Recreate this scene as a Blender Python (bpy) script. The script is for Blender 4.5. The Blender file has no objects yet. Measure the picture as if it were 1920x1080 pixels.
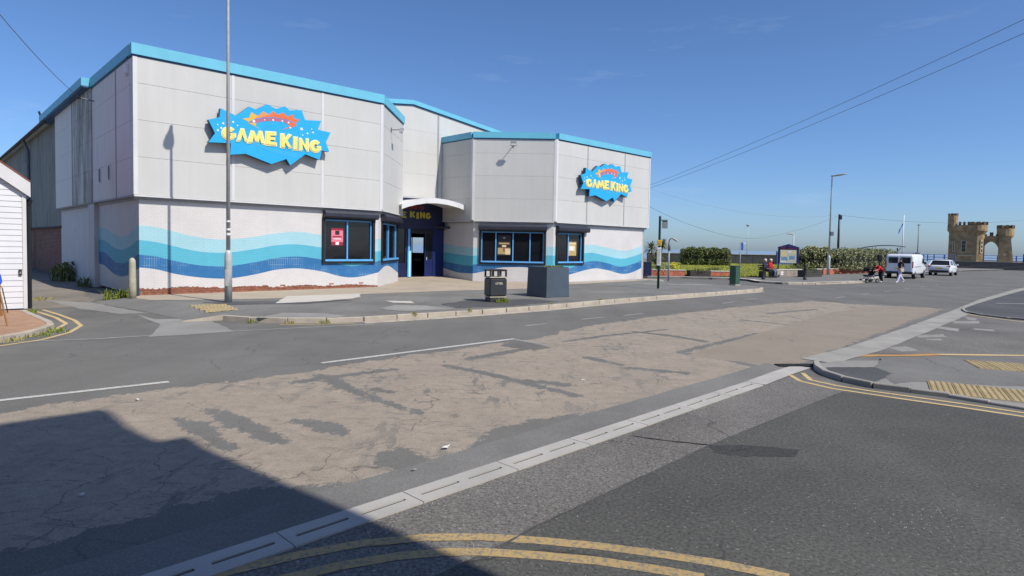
import bpy, math, random
import numpy as np
from math import radians, sin, cos, pi, sqrt, atan2, hypot
from mathutils import Vector, Matrix

scene = bpy.context.scene
COL = scene.collection
random.seed(7)

# ------------------------------------------------------------------ camera
cam_d = bpy.data.cameras.new('camera')
cam = bpy.data.objects.new('camera', cam_d)
COL.objects.link(cam)
scene.camera = cam
cam_d.sensor_width = 36.0
cam_d.lens = 21.977
cam_d.shift_y = -0.01456
cam_d.clip_start = 0.05
cam_d.clip_end = 60000
PITCH, ROLL = radians(2.468), radians(1.064)
r0, u0, b0 = Vector((1, 0, 0)), Vector((0, sin(PITCH), cos(PITCH))), Vector((0, -cos(PITCH), sin(PITCH)))
rr = r0 * cos(ROLL) + u0 * sin(ROLL)
uu = u0 * cos(ROLL) - r0 * sin(ROLL)
m = Matrix.Identity(4)
for i in range(3):
    m[i][0], m[i][1], m[i][2] = rr[i], uu[i], b0[i]
m.translation = Vector((0, 0, 2.0))
cam.matrix_world = m

# ------------------------------------------------------------------ sky, sun, exposure
SUN_AZ, SUN_EL = radians(127.8), radians(48)      # clockwise from +Y
world = bpy.data.worlds.new('World')
scene.world = world
world.use_nodes = True
wn, wl = world.node_tree.nodes, world.node_tree.links
wn.clear()
wo = wn.new('ShaderNodeOutputWorld')
bg = wn.new('ShaderNodeBackground')
sky = wn.new('ShaderNodeTexSky')
sky.sky_type = 'NISHITA'
sky.sun_disc = False
sky.sun_elevation = SUN_EL
sky.sun_rotation = SUN_AZ
sky.altitude = 0
sky.air_density = 0.8
sky.dust_density = 0.8
sky.ozone_density = 10.0
bg.inputs['Strength'].default_value = 0.145
# a few thin cirrus wisps
tc = wn.new('ShaderNodeTexCoord')
mp = wn.new('ShaderNodeMapping')
mp.inputs['Scale'].default_value = (2.2, 2.2, 11.0)
mp.inputs['Rotation'].default_value = (0.0, 0.12, 0.5)
nz = wn.new('ShaderNodeTexNoise')
nz.inputs['Scale'].default_value = 1.7
nz.inputs['Detail'].default_value = 6
nz.inputs['Roughness'].default_value = 0.62
cr = wn.new('ShaderNodeValToRGB')
cr.color_ramp.elements[0].position = 0.60
cr.color_ramp.elements[0].color = (0, 0, 0, 1)
cr.color_ramp.elements[1].position = 0.92
cr.color_ramp.elements[1].color = (0.22, 0.22, 0.22, 1)
mx = wn.new('ShaderNodeMix')
mx.data_type = 'RGBA'
mx.inputs['B'].default_value = (6.2, 6.6, 7.2, 1)
wl.new(tc.outputs['Generated'], mp.inputs['Vector'])
wl.new(mp.outputs['Vector'], nz.inputs['Vector'])
wl.new(nz.outputs['Fac'], cr.inputs['Fac'])
wl.new(cr.outputs['Color'], mx.inputs['Factor'])
wl.new(sky.outputs['Color'], mx.inputs['A'])
wl.new(mx.outputs['Result'], bg.inputs['Color'])
wl.new(bg.outputs['Background'], wo.inputs['Surface'])

sd = bpy.data.lights.new('sun', 'SUN')
sd.energy = 4.7
sd.angle = radians(0.53)
sd.color = (1.0, 0.94, 0.845)
sun = bpy.data.objects.new('sun', sd)
COL.objects.link(sun)
to_sun = Vector((sin(SUN_AZ) * cos(SUN_EL), cos(SUN_AZ) * cos(SUN_EL), sin(SUN_EL)))
sun.rotation_euler = to_sun.to_track_quat('Z', 'Y').to_euler()
sun.location = to_sun * 60

scene.view_settings.view_transform = 'Standard'
scene.view_settings.look = 'None'
scene.view_settings.gamma = 1.0
scene.view_settings.use_curve_mapping = False
scene.view_settings.exposure = 0.0
scene.render.resolution_x, scene.render.resolution_y = 1024, 576

# ------------------------------------------------------------------ helpers
def srgb(r, g, b):
    f = lambda c: (c / 255 / 12.92) if c <= 10 else ((c / 255 + 0.055) / 1.055) ** 2.4
    return (f(r), f(g), f(b))


class MB:
    """collects faces, builds one mesh object"""
    def __init__(s):
        s.v, s.f, s.mi, s.uv = [], [], [], []

    def add(s, verts, faces, mi=0, uvs=None):
        o = len(s.v)
        s.v += [tuple(float(c) for c in p) for p in verts]
        for k, f in enumerate(faces):
            s.f.append([i + o for i in f])
            s.mi.append(mi)
            s.uv.append(uvs[k] if uvs else None)
        return s

    def quad(s, a, b, c, d, mi=0, uv=None):
        return s.add([a, b, c, d], [(0, 1, 2, 3)], mi, [uv] if uv else None)

    def box(s, c, d, rot=0.0, mi=0, taper=1.0, bev=0.0):
        """box centred at c, size d, rotated about z; taper shrinks the top"""
        hx, hy, hz = d[0] / 2, d[1] / 2, d[2] / 2
        cr, sr = cos(rot), sin(rot)
        P = []
        if bev <= 0:
            for z, t in ((-hz, 1), (hz, taper)):
                for x, y in ((-hx, -hy), (hx, -hy), (hx, hy), (-hx, hy)):
                    P.append((x * t, y * t, z))
            F = [(3, 2, 1, 0), (4, 5, 6, 7), (0, 1, 5, 4), (1, 2, 6, 5), (2, 3, 7, 6), (3, 0, 4, 7)]
        else:
            b = min(bev, hx * .9, hy * .9, hz * .9)
            ring = lambda hx, hy: [(-hx + b, -hy), (hx - b, -hy), (hx, -hy + b), (hx, hy - b), (hx - b, hy), (-hx + b, hy), (-hx, hy - b), (-hx, -hy + b)]
            lv = [(-hz, b, 1), (-hz + b, 0, 1), (hz - b, 0, taper), (hz, b, taper)]
            for z, ins, t in lv:
                for x, y in ring(hx, hy):
                    k = 1 - ins / max(hx, hy) if ins else 1
                    px = x - (ins * (1 if x > 0 else -1) if ins else 0)
                    py = y - (ins * (1 if y > 0 else -1) if ins else 0)
                    P.append((px * t, py * t, z))
            F = [tuple(range(7, -1, -1)), tuple(range(24, 32))]
            for l in range(3):
                for i in range(8):
                    j = (i + 1) % 8
                    F.append((l * 8 + i, l * 8 + j, l * 8 + 8 + j, l * 8 + 8 + i))
        P = [(c[0] + x * cr - y * sr, c[1] + x * sr + y * cr, c[2] + z) for x, y, z in P]
        return s.add(P, F, mi)

    def hexa(s, p, mi=0):
        """8 points: bottom ring 0-3, top ring 4-7"""
        return s.add(p, [(3, 2, 1, 0), (4, 5, 6, 7), (0, 1, 5, 4), (1, 2, 6, 5), (2, 3, 7, 6), (3, 0, 4, 7)], mi)

    def slab(s, fr, s0, s1, z0, z1, d0, d1, mi=0):
        """box in a wall frame fr=(P,u,n): along s, up z, out d"""
        p = [fp(fr, s_, z_, d_) for z_ in (z0, z1) for s_, d_ in ((s0, d1), (s1, d1), (s1, d0), (s0, d0))]
        return s.hexa(p, mi)

    def prism(s, poly, z0, z1, mi=0, mtop=None, bottom=True):
        n = len(poly)
        a = sum(poly[i][0] * poly[(i + 1) % n][1] - poly[(i + 1) % n][0] * poly[i][1] for i in range(n))
        if a < 0:
            poly = poly[::-1]
        P = [(x, y, z0) for x, y in poly] + [(x, y, z1) for x, y in poly]
        s.add(P, [tuple(range(n, 2 * n))], mi if mtop is None else mtop)
        F = [(i, (i + 1) % n, n + (i + 1) % n, n + i) for i in range(n)]
        if bottom:
            F.append(tuple(range(n - 1, -1, -1)))
        return s.add(P, F, mi)

    def sheet(s, poly, z, mi=0):
        n = len(poly)
        a = sum(poly[i][0] * poly[(i + 1) % n][1] - poly[(i + 1) % n][0] * poly[i][1] for i in range(n))
        if a < 0:
            poly = poly[::-1]
        return s.add([(x, y, z) for x, y in poly], [tuple(range(n))], mi)

    def ribbon(s, pts, w, z, mi=0, jag=0.0, seed=1):
        rnd = random.Random(seed)
        q = resample(pts, max(0.06, w * .7)) if jag else [tuple(p) for p in pts]
        n = len(q)
        V = []
        for i in range(n):
            a, b = q[max(0, i - 1)], q[min(n - 1, i + 1)]
            l = hypot(b[0] - a[0], b[1] - a[1]) or 1
            nx, ny = -(b[1] - a[1]) / l, (b[0] - a[0]) / l
            wa, wb = w / 2 + rnd.uniform(-jag, jag * .4), w / 2 + rnd.uniform(-jag, jag * .4)
            V += [(q[i][0] + nx * wa, q[i][1] + ny * wa, z), (q[i][0] - nx * wb, q[i][1] - ny * wb, z)]
        F = [(2 * i, 2 * i + 1, 2 * i + 3, 2 * i + 2) for i in range(n - 1)]
        return s.add(V, F, mi)

    def tube(s, path, r, n=8, mi=0, cap=True):
        """r: number or list of radii along the path"""
        path = [Vector(p) for p in path]
        R = r if isinstance(r, (list, tuple)) else [r] * len(path)
        V, F = [], []
        prev = None
        for i, p in enumerate(path):
            d = (path[min(i + 1, len(path) - 1)] - path[max(i - 1, 0)])
            d = d.normalized() if d.length > 1e-9 else Vector((0, 0, 1))
            if prev is None:
                x = d.cross(Vector((0, 0, 1)) if abs(d.z) < .95 else Vector((1, 0, 0))).normalized()
            else:
                x = (prev - d * prev.dot(d)).normalized()
            prev = x
            y = d.cross(x)
            for k in range(n):
                a = 2 * pi * k / n
                V.append(p + (x * cos(a) + y * sin(a)) * R[i])
        for i in range(len(path) - 1):
            for k in range(n):
                j = (k + 1) % n
                F.append((i * n + k, i * n + j, (i + 1) * n + j, (i + 1) * n + k))
        if cap:
            F += [tuple(range(n - 1, -1, -1)), tuple(range((len(path) - 1) * n, len(path) * n))]
        return s.add(V, F, mi)

    def lathe(s, c, prof, n=16, mi=0, sx=1.0, sy=1.0):
        V, F = [], []
        for r, z in prof:
            for k in range(n):
                a = 2 * pi * k / n
                V.append((c[0] + r * cos(a) * sx, c[1] + r * sin(a) * sy, c[2] + z))
        L = len(prof)
        for i in range(L - 1):
            for k in range(n):
                j = (k + 1) % n
                F.append((i * n + k, i * n + j, (i + 1) * n + j, (i + 1) * n + k))
        F += [tuple(range(n - 1, -1, -1)), tuple(range((L - 1) * n, L * n))]
        return s.add(V, F, mi)

    def loft(s, rings, mi=0, caps=True):
        n = len(rings[0])
        V = [p for r in rings for p in r]
        F = []
        for i in range(len(rings) - 1):
            for k in range(n):
                j = (k + 1) % n
                F.append((i * n + k, i * n + j, (i + 1) * n + j, (i + 1) * n + k))
        if caps:
            F += [tuple(range(n - 1, -1, -1)), tuple(range((len(rings) - 1) * n, len(rings) * n))]
        return s.add(V, F, mi)

    def mesh(s, name, mats, off=(0, 0, 0), smooth=False):
        me = bpy.data.meshes.new(name)
        o = off
        me.from_pydata([(x - o[0], y - o[1], z - o[2]) for x, y, z in s.v], [], s.f)
        for mt in (mats if isinstance(mats, (list, tuple)) else [mats]):
            me.materials.append(MATS[mt] if isinstance(mt, str) else mt)
        me.polygons.foreach_set('material_index', s.mi)
        if any(u for u in s.uv):
            ul = me.uv_layers.new(name='UVMap')
            li = 0
            for f, u in zip(s.f, s.uv):
                for k in range(len(f)):
                    if u:
                        ul.data[li].uv = u[k]
                    li += 1
        if smooth:
            me.polygons.foreach_set('use_smooth', [True] * len(s.f))
        me.update()
        return me

    def build(s, name, mats, parent=None, local=False, smooth=False):
        off = (0, 0, 0)
        if parent is not None and not local:
            off = root_of(parent).location
        me = s.mesh(name, mats, off, smooth)
        o = bpy.data.objects.new(name, me)
        COL.objects.link(o)
        o.parent = parent
        return o


def root_of(o):
    while o.parent is not None:
        o = o.parent
    return o


def resample(pts, step):
    out = []
    for i in range(len(pts) - 1):
        a, b = pts[i], pts[i + 1]
        n = max(1, int(hypot(b[0] - a[0], b[1] - a[1]) / step))
        for k in range(n):
            t = k / n
            out.append((a[0] + (b[0] - a[0]) * t, a[1] + (b[1] - a[1]) * t))
    out.append(tuple(pts[-1]))
    return out


def ragged(poly, amp, step=0.15, seed=1):
    """closed polygon with a broken, uneven edge"""
    rnd = random.Random(seed)
    q = resample(list(poly) + [poly[0]], step)[:-1]
    n = len(q)
    ph = [rnd.uniform(0, 6.28) for _ in range(6)]
    out = []
    d = 0
    for i in range(n):
        a, b = q[i - 1], q[(i + 1) % n]
        l = hypot(b[0] - a[0], b[1] - a[1]) or 1
        d += l / 2
        w = amp * (.55 * sin(d * 1.3 + ph[0]) + .4 * sin(d * 3.1 + ph[1]) + .3 * sin(d * 7.7 + ph[2]) + rnd.uniform(-.5, .5))
        out.append((q[i][0] - (b[1] - a[1]) / l * w, q[i][1] + (b[0] - a[0]) / l * w))
    return out


def thing(name, label, cat, loc=(0, 0, 0), rz=0.0, group=None):
    o = bpy.data.objects.new(name, None)
    o.empty_display_size = 0.2
    COL.objects.link(o)
    o.location = loc
    o.rotation_euler = (0, 0, rz)
    o['label'] = label
    o['category'] = cat
    if group:
        o['group'] = group
    return o


def tag(o, label, cat, group=None):
    o['label'] = label
    o['category'] = cat
    if group:
        o['group'] = group
    return o


def structure(o):
    o['kind'] = 'structure'
    return o


def copy_tree(o, parent=None):
    c = o.copy()
    COL.objects.link(c)
    c.parent = parent
    for ch in list(o.children):
        copy_tree(ch, c)
    return c


def inst(name, me, loc, rz=0.0, parent=None, scale=(1, 1, 1)):
    o = bpy.data.objects.new(name, me)
    COL.objects.link(o)
    o.parent = parent
    b = root_of(parent).location if parent is not None else (0, 0, 0)
    o.location = (loc[0] - b[0], loc[1] - b[1], loc[2] - b[2])
    o.rotation_euler = (0, 0, rz)
    o.scale = scale
    return o


def fp(fr, s, z, d=0.0):
    P, u, n = fr
    return (P[0] + u[0] * s + n[0] * d, P[1] + u[1] * s + n[1] * d, z)


def interp(curve):
    """smooth curve through (s,z) points"""
    c = sorted(curve)
    xs, ys = [p[0] for p in c], [p[1] for p in c]
    def f(x):
        if x <= xs[0]:
            return ys[0]
        if x >= xs[-1]:
            return ys[-1]
        i = max(k for k in range(len(xs) - 1) if xs[k] <= x)
        h = xs[i + 1] - xs[i]
        t = (x - xs[i]) / h
        d = []
        for k in (i, i + 1):
            a, b = max(k - 1, 0), min(k + 1, len(xs) - 1)
            d.append((ys[b] - ys[a]) / (xs[b] - xs[a]) * h)
        return (2 * t**3 - 3 * t**2 + 1) * ys[i] + (t**3 - 2 * t**2 + t) * d[0] + (-2 * t**3 + 3 * t**2) * ys[i + 1] + (t**3 - t**2) * d[1]
    return f


# ------------------------------------------------------------------ materials
MATS = {}


def nodes_of(name):
    mt = bpy.data.materials.new(name)
    mt.use_nodes = True
    nt = mt.node_tree
    b = nt.nodes['Principled BSDF']
    MATS[name] = mt
    return mt, nt, b


def N(nt, t, **kw):
    n = nt.nodes.new(t)
    for k, v in kw.items():
        if k in n.inputs:
            n.inputs[k].default_value = v
        else:
            setattr(n, k, v)
    return n


def ramp(nt, src, p0, c0, p1, c1):
    r = nt.nodes.new('ShaderNodeValToRGB')
    e = r.color_ramp.elements
    e[0].position, e[0].color = p0, (*c0, 1)
    e[1].position, e[1].color = p1, (*c1, 1)
    nt.links.new(src, r.inputs['Fac'])
    return r.outputs['Color']


def mixc(nt, fac, a, b, mode='MIX'):
    x = nt.nodes.new('ShaderNodeMix')
    x.data_type = 'RGBA'
    x.blend_type = mode
    for nm, v in (('Factor', fac), ('A', a), ('B', b)):
        if hasattr(v, 'links'):
            nt.links.new(v, x.inputs[nm])
        elif isinstance(v, tuple):
            x.inputs[nm].default_value = (*v[:3], 1)
        else:
            x.inputs[nm].default_value = v
    return x.outputs['Result']


def wnoise(nt, scale, detail=4, rough=.55, stretch=(1, 1, 1), rz=0.0, seed=0.0):
    g = nt.nodes.new('ShaderNodeNewGeometry')
    mp = N(nt, 'ShaderNodeMapping')
    mp.inputs['Scale'].default_value = stretch
    mp.inputs['Rotation'].default_value = (0, 0, rz)
    mp.inputs['Location'].default_value = (seed, seed * .7, seed * .3)
    nt.links.new(g.outputs['Position'], mp.inputs['Vector'])
    n = N(nt, 'ShaderNodeTexNoise', Scale=scale, Detail=detail, Roughness=rough)
    nt.links.new(mp.outputs['Vector'], n.inputs['Vector'])
    return n.outputs['Fac']


def bump(nt, b, src, dist, strength=.6):
    bp = N(nt, 'ShaderNodeBump', Strength=strength, Distance=dist)
    nt.links.new(src, bp.inputs['Height'])
    nt.links.new(bp.outputs['Normal'], b.inputs['Normal'])


def plain(name, col, rough=.6, var=.12, scale=2.0, metal=0.0, fine=0.0, bmp=0.0, spec=.4, dirt=0.0):
    mt, nt, b = nodes_of(name)
    b.inputs['Roughness'].default_value = rough
    b.inputs['Metallic'].default_value = metal
    b.inputs['Specular IOR Level'].default_value = spec
    lo = tuple(c * (1 - var) for c in col)
    hi = tuple(min(1, c * (1 + var)) for c in col)
    nf = wnoise(nt, scale)
    c = ramp(nt, nf, .3, lo, .7, hi)
    if dirt:
        st = wnoise(nt, 3.0, 5, .6, (1, 1, .12))
        c = mixc(nt, ramp(nt, st, .5, (0, 0, 0), .8, (dirt,) * 3), c, tuple(x * .62 for x in col))
    if fine:
        f = wnoise(nt, 140, 2)
        c = mixc(nt, ramp(nt, f, .35, (0, 0, 0), .7, (fine,) * 3), c, tuple(min(1, x * 1.5 + .02) for x in col))
    nt.links.new(c, b.inputs['Base Color'])
    if bmp:
        bump(nt, b, wnoise(nt, 60, 4), bmp)
    return mt


def asphalt(name, base, light, big=.24, speck=.35, speck_col=(.34, .33, .32), gscale=70, seed=0, wear=0.0):
    mt, nt, b = nodes_of(name)
    b.inputs['Roughness'].default_value = .88
    b.inputs['Specular IOR Level'].default_value = .25
    grain = wnoise(nt, gscale, 3, .7, seed=seed)
    c = ramp(nt, grain, .32, base, .68, light)
    blot = wnoise(nt, .55, 6, .6, seed=seed + 3)
    c = mixc(nt, 1.0, c, ramp(nt, blot, .3, (1 - big,) * 3, .72, (1 + big * .5,) * 3), 'MULTIPLY')
    streak = wnoise(nt, .9, 5, .6, (1, .12, 1), rz=radians(45), seed=seed + 8)
    c = mixc(nt, 1.0, c, ramp(nt, streak, .3, (.9,) * 3, .7, (1.07,) * 3), 'MULTIPLY')
    sp = wnoise(nt, 34, 1, .5, seed=seed + 5)
    c = mixc(nt, ramp(nt, sp, .69, (0, 0, 0), .76, (speck,) * 3), c, speck_col)
    dk = wnoise(nt, 48, 1, .5, seed=seed + 11)
    c = mixc(nt, ramp(nt, dk, .64, (0, 0, 0), .72, (speck * .9,) * 3), c, tuple(x * .4 for x in base))
    g = nt.nodes.new('ShaderNodeNewGeometry')
    # fine cracks
    vd = N(nt, 'ShaderNodeTexVoronoi', Scale=.42)
    vd.feature = 'DISTANCE_TO_EDGE'
    dn = N(nt, 'ShaderNodeTexNoise', Scale=1.6, Detail=5)
    nt.links.new(g.outputs['Position'], dn.inputs['Vector'])
    wv = mixc(nt, .55, g.outputs['Position'], dn.outputs['Color'], 'ADD')
    nt.links.new(wv, vd.inputs['Vector'])
    msk = wnoise(nt, .35, 3, seed=seed + 20)
    ck = mixc(nt, 1.0, ramp(nt, vd.outputs['Distance'], .002, (1,) * 3, .007, (0,) * 3), ramp(nt, msk, .5, (0,) * 3, .62, (.65,) * 3), 'MULTIPLY')
    c = mixc(nt, ck, c, tuple(x * .3 for x in base))
    nt.links.new(c, b.inputs['Base Color'])
    bump(nt, b, grain, .006, .5)
    return mt


asphalt('asphalt_road', srgb(100, 98, 94), srgb(125, 123, 118), speck=.22)
asphalt('asphalt_rough', srgb(84, 82, 78), srgb(138, 134, 128), speck=.75, speck_col=(.42, .40, .38), gscale=46, seed=4)
asphalt('asphalt_dark', srgb(68, 68, 65), srgb(102, 101, 96), speck=.6, speck_col=(.30, .29, .28), gscale=34, seed=9)
asphalt('asphalt_pave', srgb(108, 107, 104), srgb(134, 132, 127), speck=.25, seed=14)
asphalt('asphalt_patch', srgb(74, 74, 75), srgb(100, 100, 100), speck=.3, seed=17)
asphalt('tar_dark', srgb(56, 56, 55), srgb(80, 79, 77), speck=.4, gscale=40, seed=19)
asphalt('asphalt_pale', srgb(130, 128, 124), srgb(158, 155, 149), speck=.3, seed=25)
asphalt('dusty_ground', srgb(126, 119, 110), srgb(150, 142, 131), speck=.2, seed=31)
asphalt('tan_smooth', srgb(133, 121, 108), srgb(152, 139, 125), speck=.12, speck_col=(.38, .35, .32), seed=40)

# carriageway: grey asphalt carrying a worn buff coat that has broken away along cracks and edges
mt, nt, b = nodes_of('carriageway')
b.inputs['Roughness'].default_value = .9
b.inputs['Specular IOR Level'].default_value = .2
gr = wnoise(nt, 70, 3, .7)
fine_ = wnoise(nt, 240, 2, .6, seed=3)
grey = ramp(nt, gr, .32, srgb(100, 98, 94), .68, srgb(125, 123, 118))
bl = wnoise(nt, .55, 6, .6, seed=3)
grey = mixc(nt, 1.0, grey, ramp(nt, bl, .3, (.84,) * 3, .72, (1.08,) * 3), 'MULTIPLY')
stk = wnoise(nt, .9, 5, .6, (1, .12, 1), rz=radians(45), seed=8)
grey = mixc(nt, 1.0, grey, ramp(nt, stk, .3, (.9,) * 3, .7, (1.07,) * 3), 'MULTIPLY')
buff = ramp(nt, gr, .3, srgb(138, 128, 115), .7, srgb(175, 163, 147))
b1 = wnoise(nt, .8, 6, .65)
buff = mixc(nt, 1.0, buff, ramp(nt, b1, .3, (.92, .925, .935), .7, (1.05, 1.04, 1.03)), 'MULTIPLY')
b2_ = wnoise(nt, 5.0, 6, .78, seed=6)
buff = mixc(nt, 1.0, buff, ramp(nt, b2_, .32, (.82,) * 3, .68, (1.09,) * 3), 'MULTIPLY')
buff = mixc(nt, 1.0, buff, ramp(nt, fine_, .35, (.82,) * 3, .65, (1.14,) * 3), 'MULTIPLY')
smooth_c = ramp(nt, gr, .3, srgb(132, 122, 109), .7, srgb(152, 141, 127))
smooth_c = mixc(nt, 1.0, smooth_c, ramp(nt, b1, .3, (.9,) * 3, .7, (1.06,) * 3), 'MULTIPLY')
def fade(attr, terms, w0, w1):
    at_ = N(nt, 'ShaderNodeAttribute'); at_.attribute_name = attr
    v = at_.outputs['Fac']
    for src, amp in terms:
        m1 = N(nt, 'ShaderNodeMath', operation='SUBTRACT'); nt.links.new(src, m1.inputs[0]); m1.inputs[1].default_value = .5
        m2 = N(nt, 'ShaderNodeMath', operation='MULTIPLY_ADD'); nt.links.new(m1.outputs[0], m2.inputs[0]); m2.inputs[1].default_value = amp; nt.links.new(v, m2.inputs[2])
        v = m2.outputs[0]
    mr = N(nt, 'ShaderNodeMapRange'); mr.inputs['From Min'].default_value = w0; mr.inputs['From Max'].default_value = w1
    nt.links.new(v, mr.inputs['Value'])
    return mr.outputs['Result']
e1 = wnoise(nt, 2.2, 7, .72, (1, .55, 1), rz=radians(-40), seed=4)
e2 = wnoise(nt, 14, 5, .75, seed=7)
e3 = wnoise(nt, 5, 7, .75, (1, .4, 1), rz=radians(-35), seed=12)
f_buff = fade('edge_buff', ((e1, .9), (e2, .34)), -.01, .015)
f_bare = fade('edge_bare', ((e3, .42), (e2, .30)), -.04, -.015)
f_smo = fade('edge_smooth', ((e2, .1),), -.02, .05)
# scattered small bare spots and scars
h1 = wnoise(nt, 3.8, 9, .70, (1, .30, 1), rz=radians(-36), seed=9.1)
h2 = wnoise(nt, .5, 4, .6, seed=15)
spots = mixc(nt, 1.0, ramp(nt, h1, .570, (0,) * 3, .582, (.75,) * 3), ramp(nt, h2, .42, (.25,) * 3, .6, (1,) * 3), 'MULTIPLY')
coat = mixc(nt, spots, buff, grey)
h3 = wnoise(nt, 8.5, 8, .70, (.36, 1, 1), rz=radians(8), seed=21)
coat = mixc(nt, mixc(nt, 1.0, ramp(nt, h3, .575, (0,) * 3, .588, (.75,) * 3), ramp(nt, wnoise(nt, .45, 4, .6, seed=27), .38, (.15,) * 3, .58, (1,) * 3), 'MULTIPLY'), coat, grey)
h4 = wnoise(nt, 1.1, 5, .6, seed=31)
coat = mixc(nt, 1.0, coat, ramp(nt, h4, .35, (.95, .95, .955), .65, (1.03,) * 3), 'MULTIPLY')
coat = mixc(nt, f_bare, coat, grey)
coat = mixc(nt, f_smo, coat, smooth_c)
c = mixc(nt, f_buff, grey, coat)
gq = nt.nodes.new('ShaderNodeNewGeometry')
dn = N(nt, 'ShaderNodeTexNoise', Scale=1.6, Detail=6)
nt.links.new(gq.outputs['Position'], dn.inputs['Vector'])
wv = mixc(nt, .7, gq.outputs['Position'], dn.outputs['Color'], 'ADD')
vd = N(nt, 'ShaderNodeTexVoronoi', Scale=.55)
vd.feature = 'DISTANCE_TO_EDGE'
nt.links.new(wv, vd.inputs['Vector'])
ck = mixc(nt, 1.0, ramp(nt, vd.outputs['Distance'], .003, (1,) * 3, .010, (0,) * 3), ramp(nt, wnoise(nt, .4, 3, seed=20), .5, (0,) * 3, .62, (.42,) * 3), 'MULTIPLY')
c = mixc(nt, ck, c, srgb(58, 56, 54))
vd2 = N(nt, 'ShaderNodeTexVoronoi', Scale=1.5)
vd2.feature = 'DISTANCE_TO_EDGE'
nt.links.new(wv, vd2.inputs['Vector'])
ck2 = mixc(nt, 1.0, ramp(nt, vd2.outputs['Distance'], .004, (1,) * 3, .014, (0,) * 3), ramp(nt, wnoise(nt, .9, 4, seed=24), .5, (0,) * 3, .58, (.55,) * 3), 'MULTIPLY')
ck2 = mixc(nt, 1.0, ck2, f_buff, 'MULTIPLY')
c = mixc(nt, ck2, c, srgb(74, 71, 68))
sp = wnoise(nt, 34, 1, .5, seed=5)
c = mixc(nt, ramp(nt, sp, .69, (0,) * 3, .76, (.26,) * 3), c, (.42, .40, .37))
dk = wnoise(nt, 48, 1, .5, seed=11)
c = mixc(nt, ramp(nt, dk, .64, (0,) * 3, .72, (.25,) * 3), c, srgb(62, 60, 58))
nt.links.new(c, b.inputs['Base Color'])
bump(nt, b, gr, .006, .5)

plain('concrete_kerb', srgb(168, 158, 143), .9, .2, 2.5, fine=.25, bmp=.004, spec=.2)
plain('concrete_drain', srgb(168, 164, 158), .88, .12, 1.6, fine=.2, bmp=.003, spec=.2)
plain('concrete_grey', srgb(148, 145, 138), .9, .2, 1.2, fine=.2, bmp=.004, spec=.2)
plain('concrete_pale', srgb(186, 180, 170), .9, .1, 1.5, fine=.2, spec=.2)
plain('concrete_apron', srgb(164, 151, 134), .92, .12, .9, fine=.22, bmp=.003, spec=.2)
plain('brick_paving', srgb(160, 128, 104), .92, .2, 5, fine=.25, bmp=.006, spec=.2)
plain('slot_dark', (.012, .012, .013), .9, .2)
plain('tactile_buff', srgb(158, 142, 108), .88, .18, 3, fine=.3, bmp=.003, spec=.2)


def paint(name, col, under, thr=.56):
    mt, nt, b = nodes_of(name)
    b.inputs['Roughness'].default_value = .8
    w = wnoise(nt, 26, 5, .75)
    w2 = wnoise(nt, 1.6, 3, .6)
    a = ramp(nt, w, thr, (0,) * 3, thr + .1, (.85,) * 3)
    cc = ramp(nt, w2, .3, tuple(c * .82 for c in col), .7, col)
    nt.links.new(mixc(nt, a, cc, under), b.inputs['Base Color'])


paint('paint_white', srgb(202, 199, 192), srgb(108, 107, 104), .53)
paint('paint_white_worn', srgb(168, 165, 159), srgb(106, 105, 104), .46)
paint('paint_yellow', srgb(178, 152, 102), srgb(116, 111, 102), .49)
paint('paint_yellow_pale', srgb(206, 180, 126), srgb(120, 115, 106), .56)
paint('paint_yellow_orange', srgb(188, 140, 76), srgb(112, 106, 98), .54)

# cladding: off-white sheet, faint vertical run marks
mt, nt, b = nodes_of('cladding')
b.inputs['Roughness'].default_value = .55
b.inputs['Specular IOR Level'].default_value = .3
st = wnoise(nt, 4.0, 5, .6, (1, 1, .05))
c = ramp(nt, st, .3, srgb(193, 193, 189), .72, srgb(199, 198, 194))
bl = wnoise(nt, .5, 4)
c = mixc(nt, 1.0, c, ramp(nt, bl, .3, (.95,) * 3, .7, (1.02,) * 3), 'MULTIPLY')
oi = nt.nodes.new('ShaderNodeObjectInfo')
c = mixc(nt, 1.0, c, ramp(nt, oi.outputs['Random'], 0, (.975,) * 3, 1, (1.015,) * 3), 'MULTIPLY')
nt.links.new(c, b.inputs['Base Color'])
bump(nt, b, wnoise(nt, 1.3, 2), .01, .25)

# same sheet on the alley side, streaked green and brown by a leaking gutter
mt, nt, b = nodes_of('cladding_stained')
b.inputs['Roughness'].default_value = .7
st = wnoise(nt, 5.0, 5, .65, (1, 1, .045))
c = ramp(nt, st, .3, srgb(194, 194, 190), .7, srgb(214, 213, 208))
s2 = wnoise(nt, 1.5, 7, .72, (1, 1, .16), seed=5.6)
c = mixc(nt, ramp(nt, s2, .40, (0,) * 3, .62, (.9,) * 3), c, srgb(98, 94, 66))
nt.links.new(c, b.inputs['Base Color'])

mt, nt, b = nodes_of('cladding_side_bounce')  # stained alley sheet; base lightened and warmed in place of bounce light
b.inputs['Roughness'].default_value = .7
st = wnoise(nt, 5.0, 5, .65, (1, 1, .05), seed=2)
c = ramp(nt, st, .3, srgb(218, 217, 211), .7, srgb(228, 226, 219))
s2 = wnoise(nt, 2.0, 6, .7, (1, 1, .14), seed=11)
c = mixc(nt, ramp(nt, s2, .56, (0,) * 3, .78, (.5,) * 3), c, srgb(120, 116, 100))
nt.links.new(c, b.inputs['Base Color'])

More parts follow.
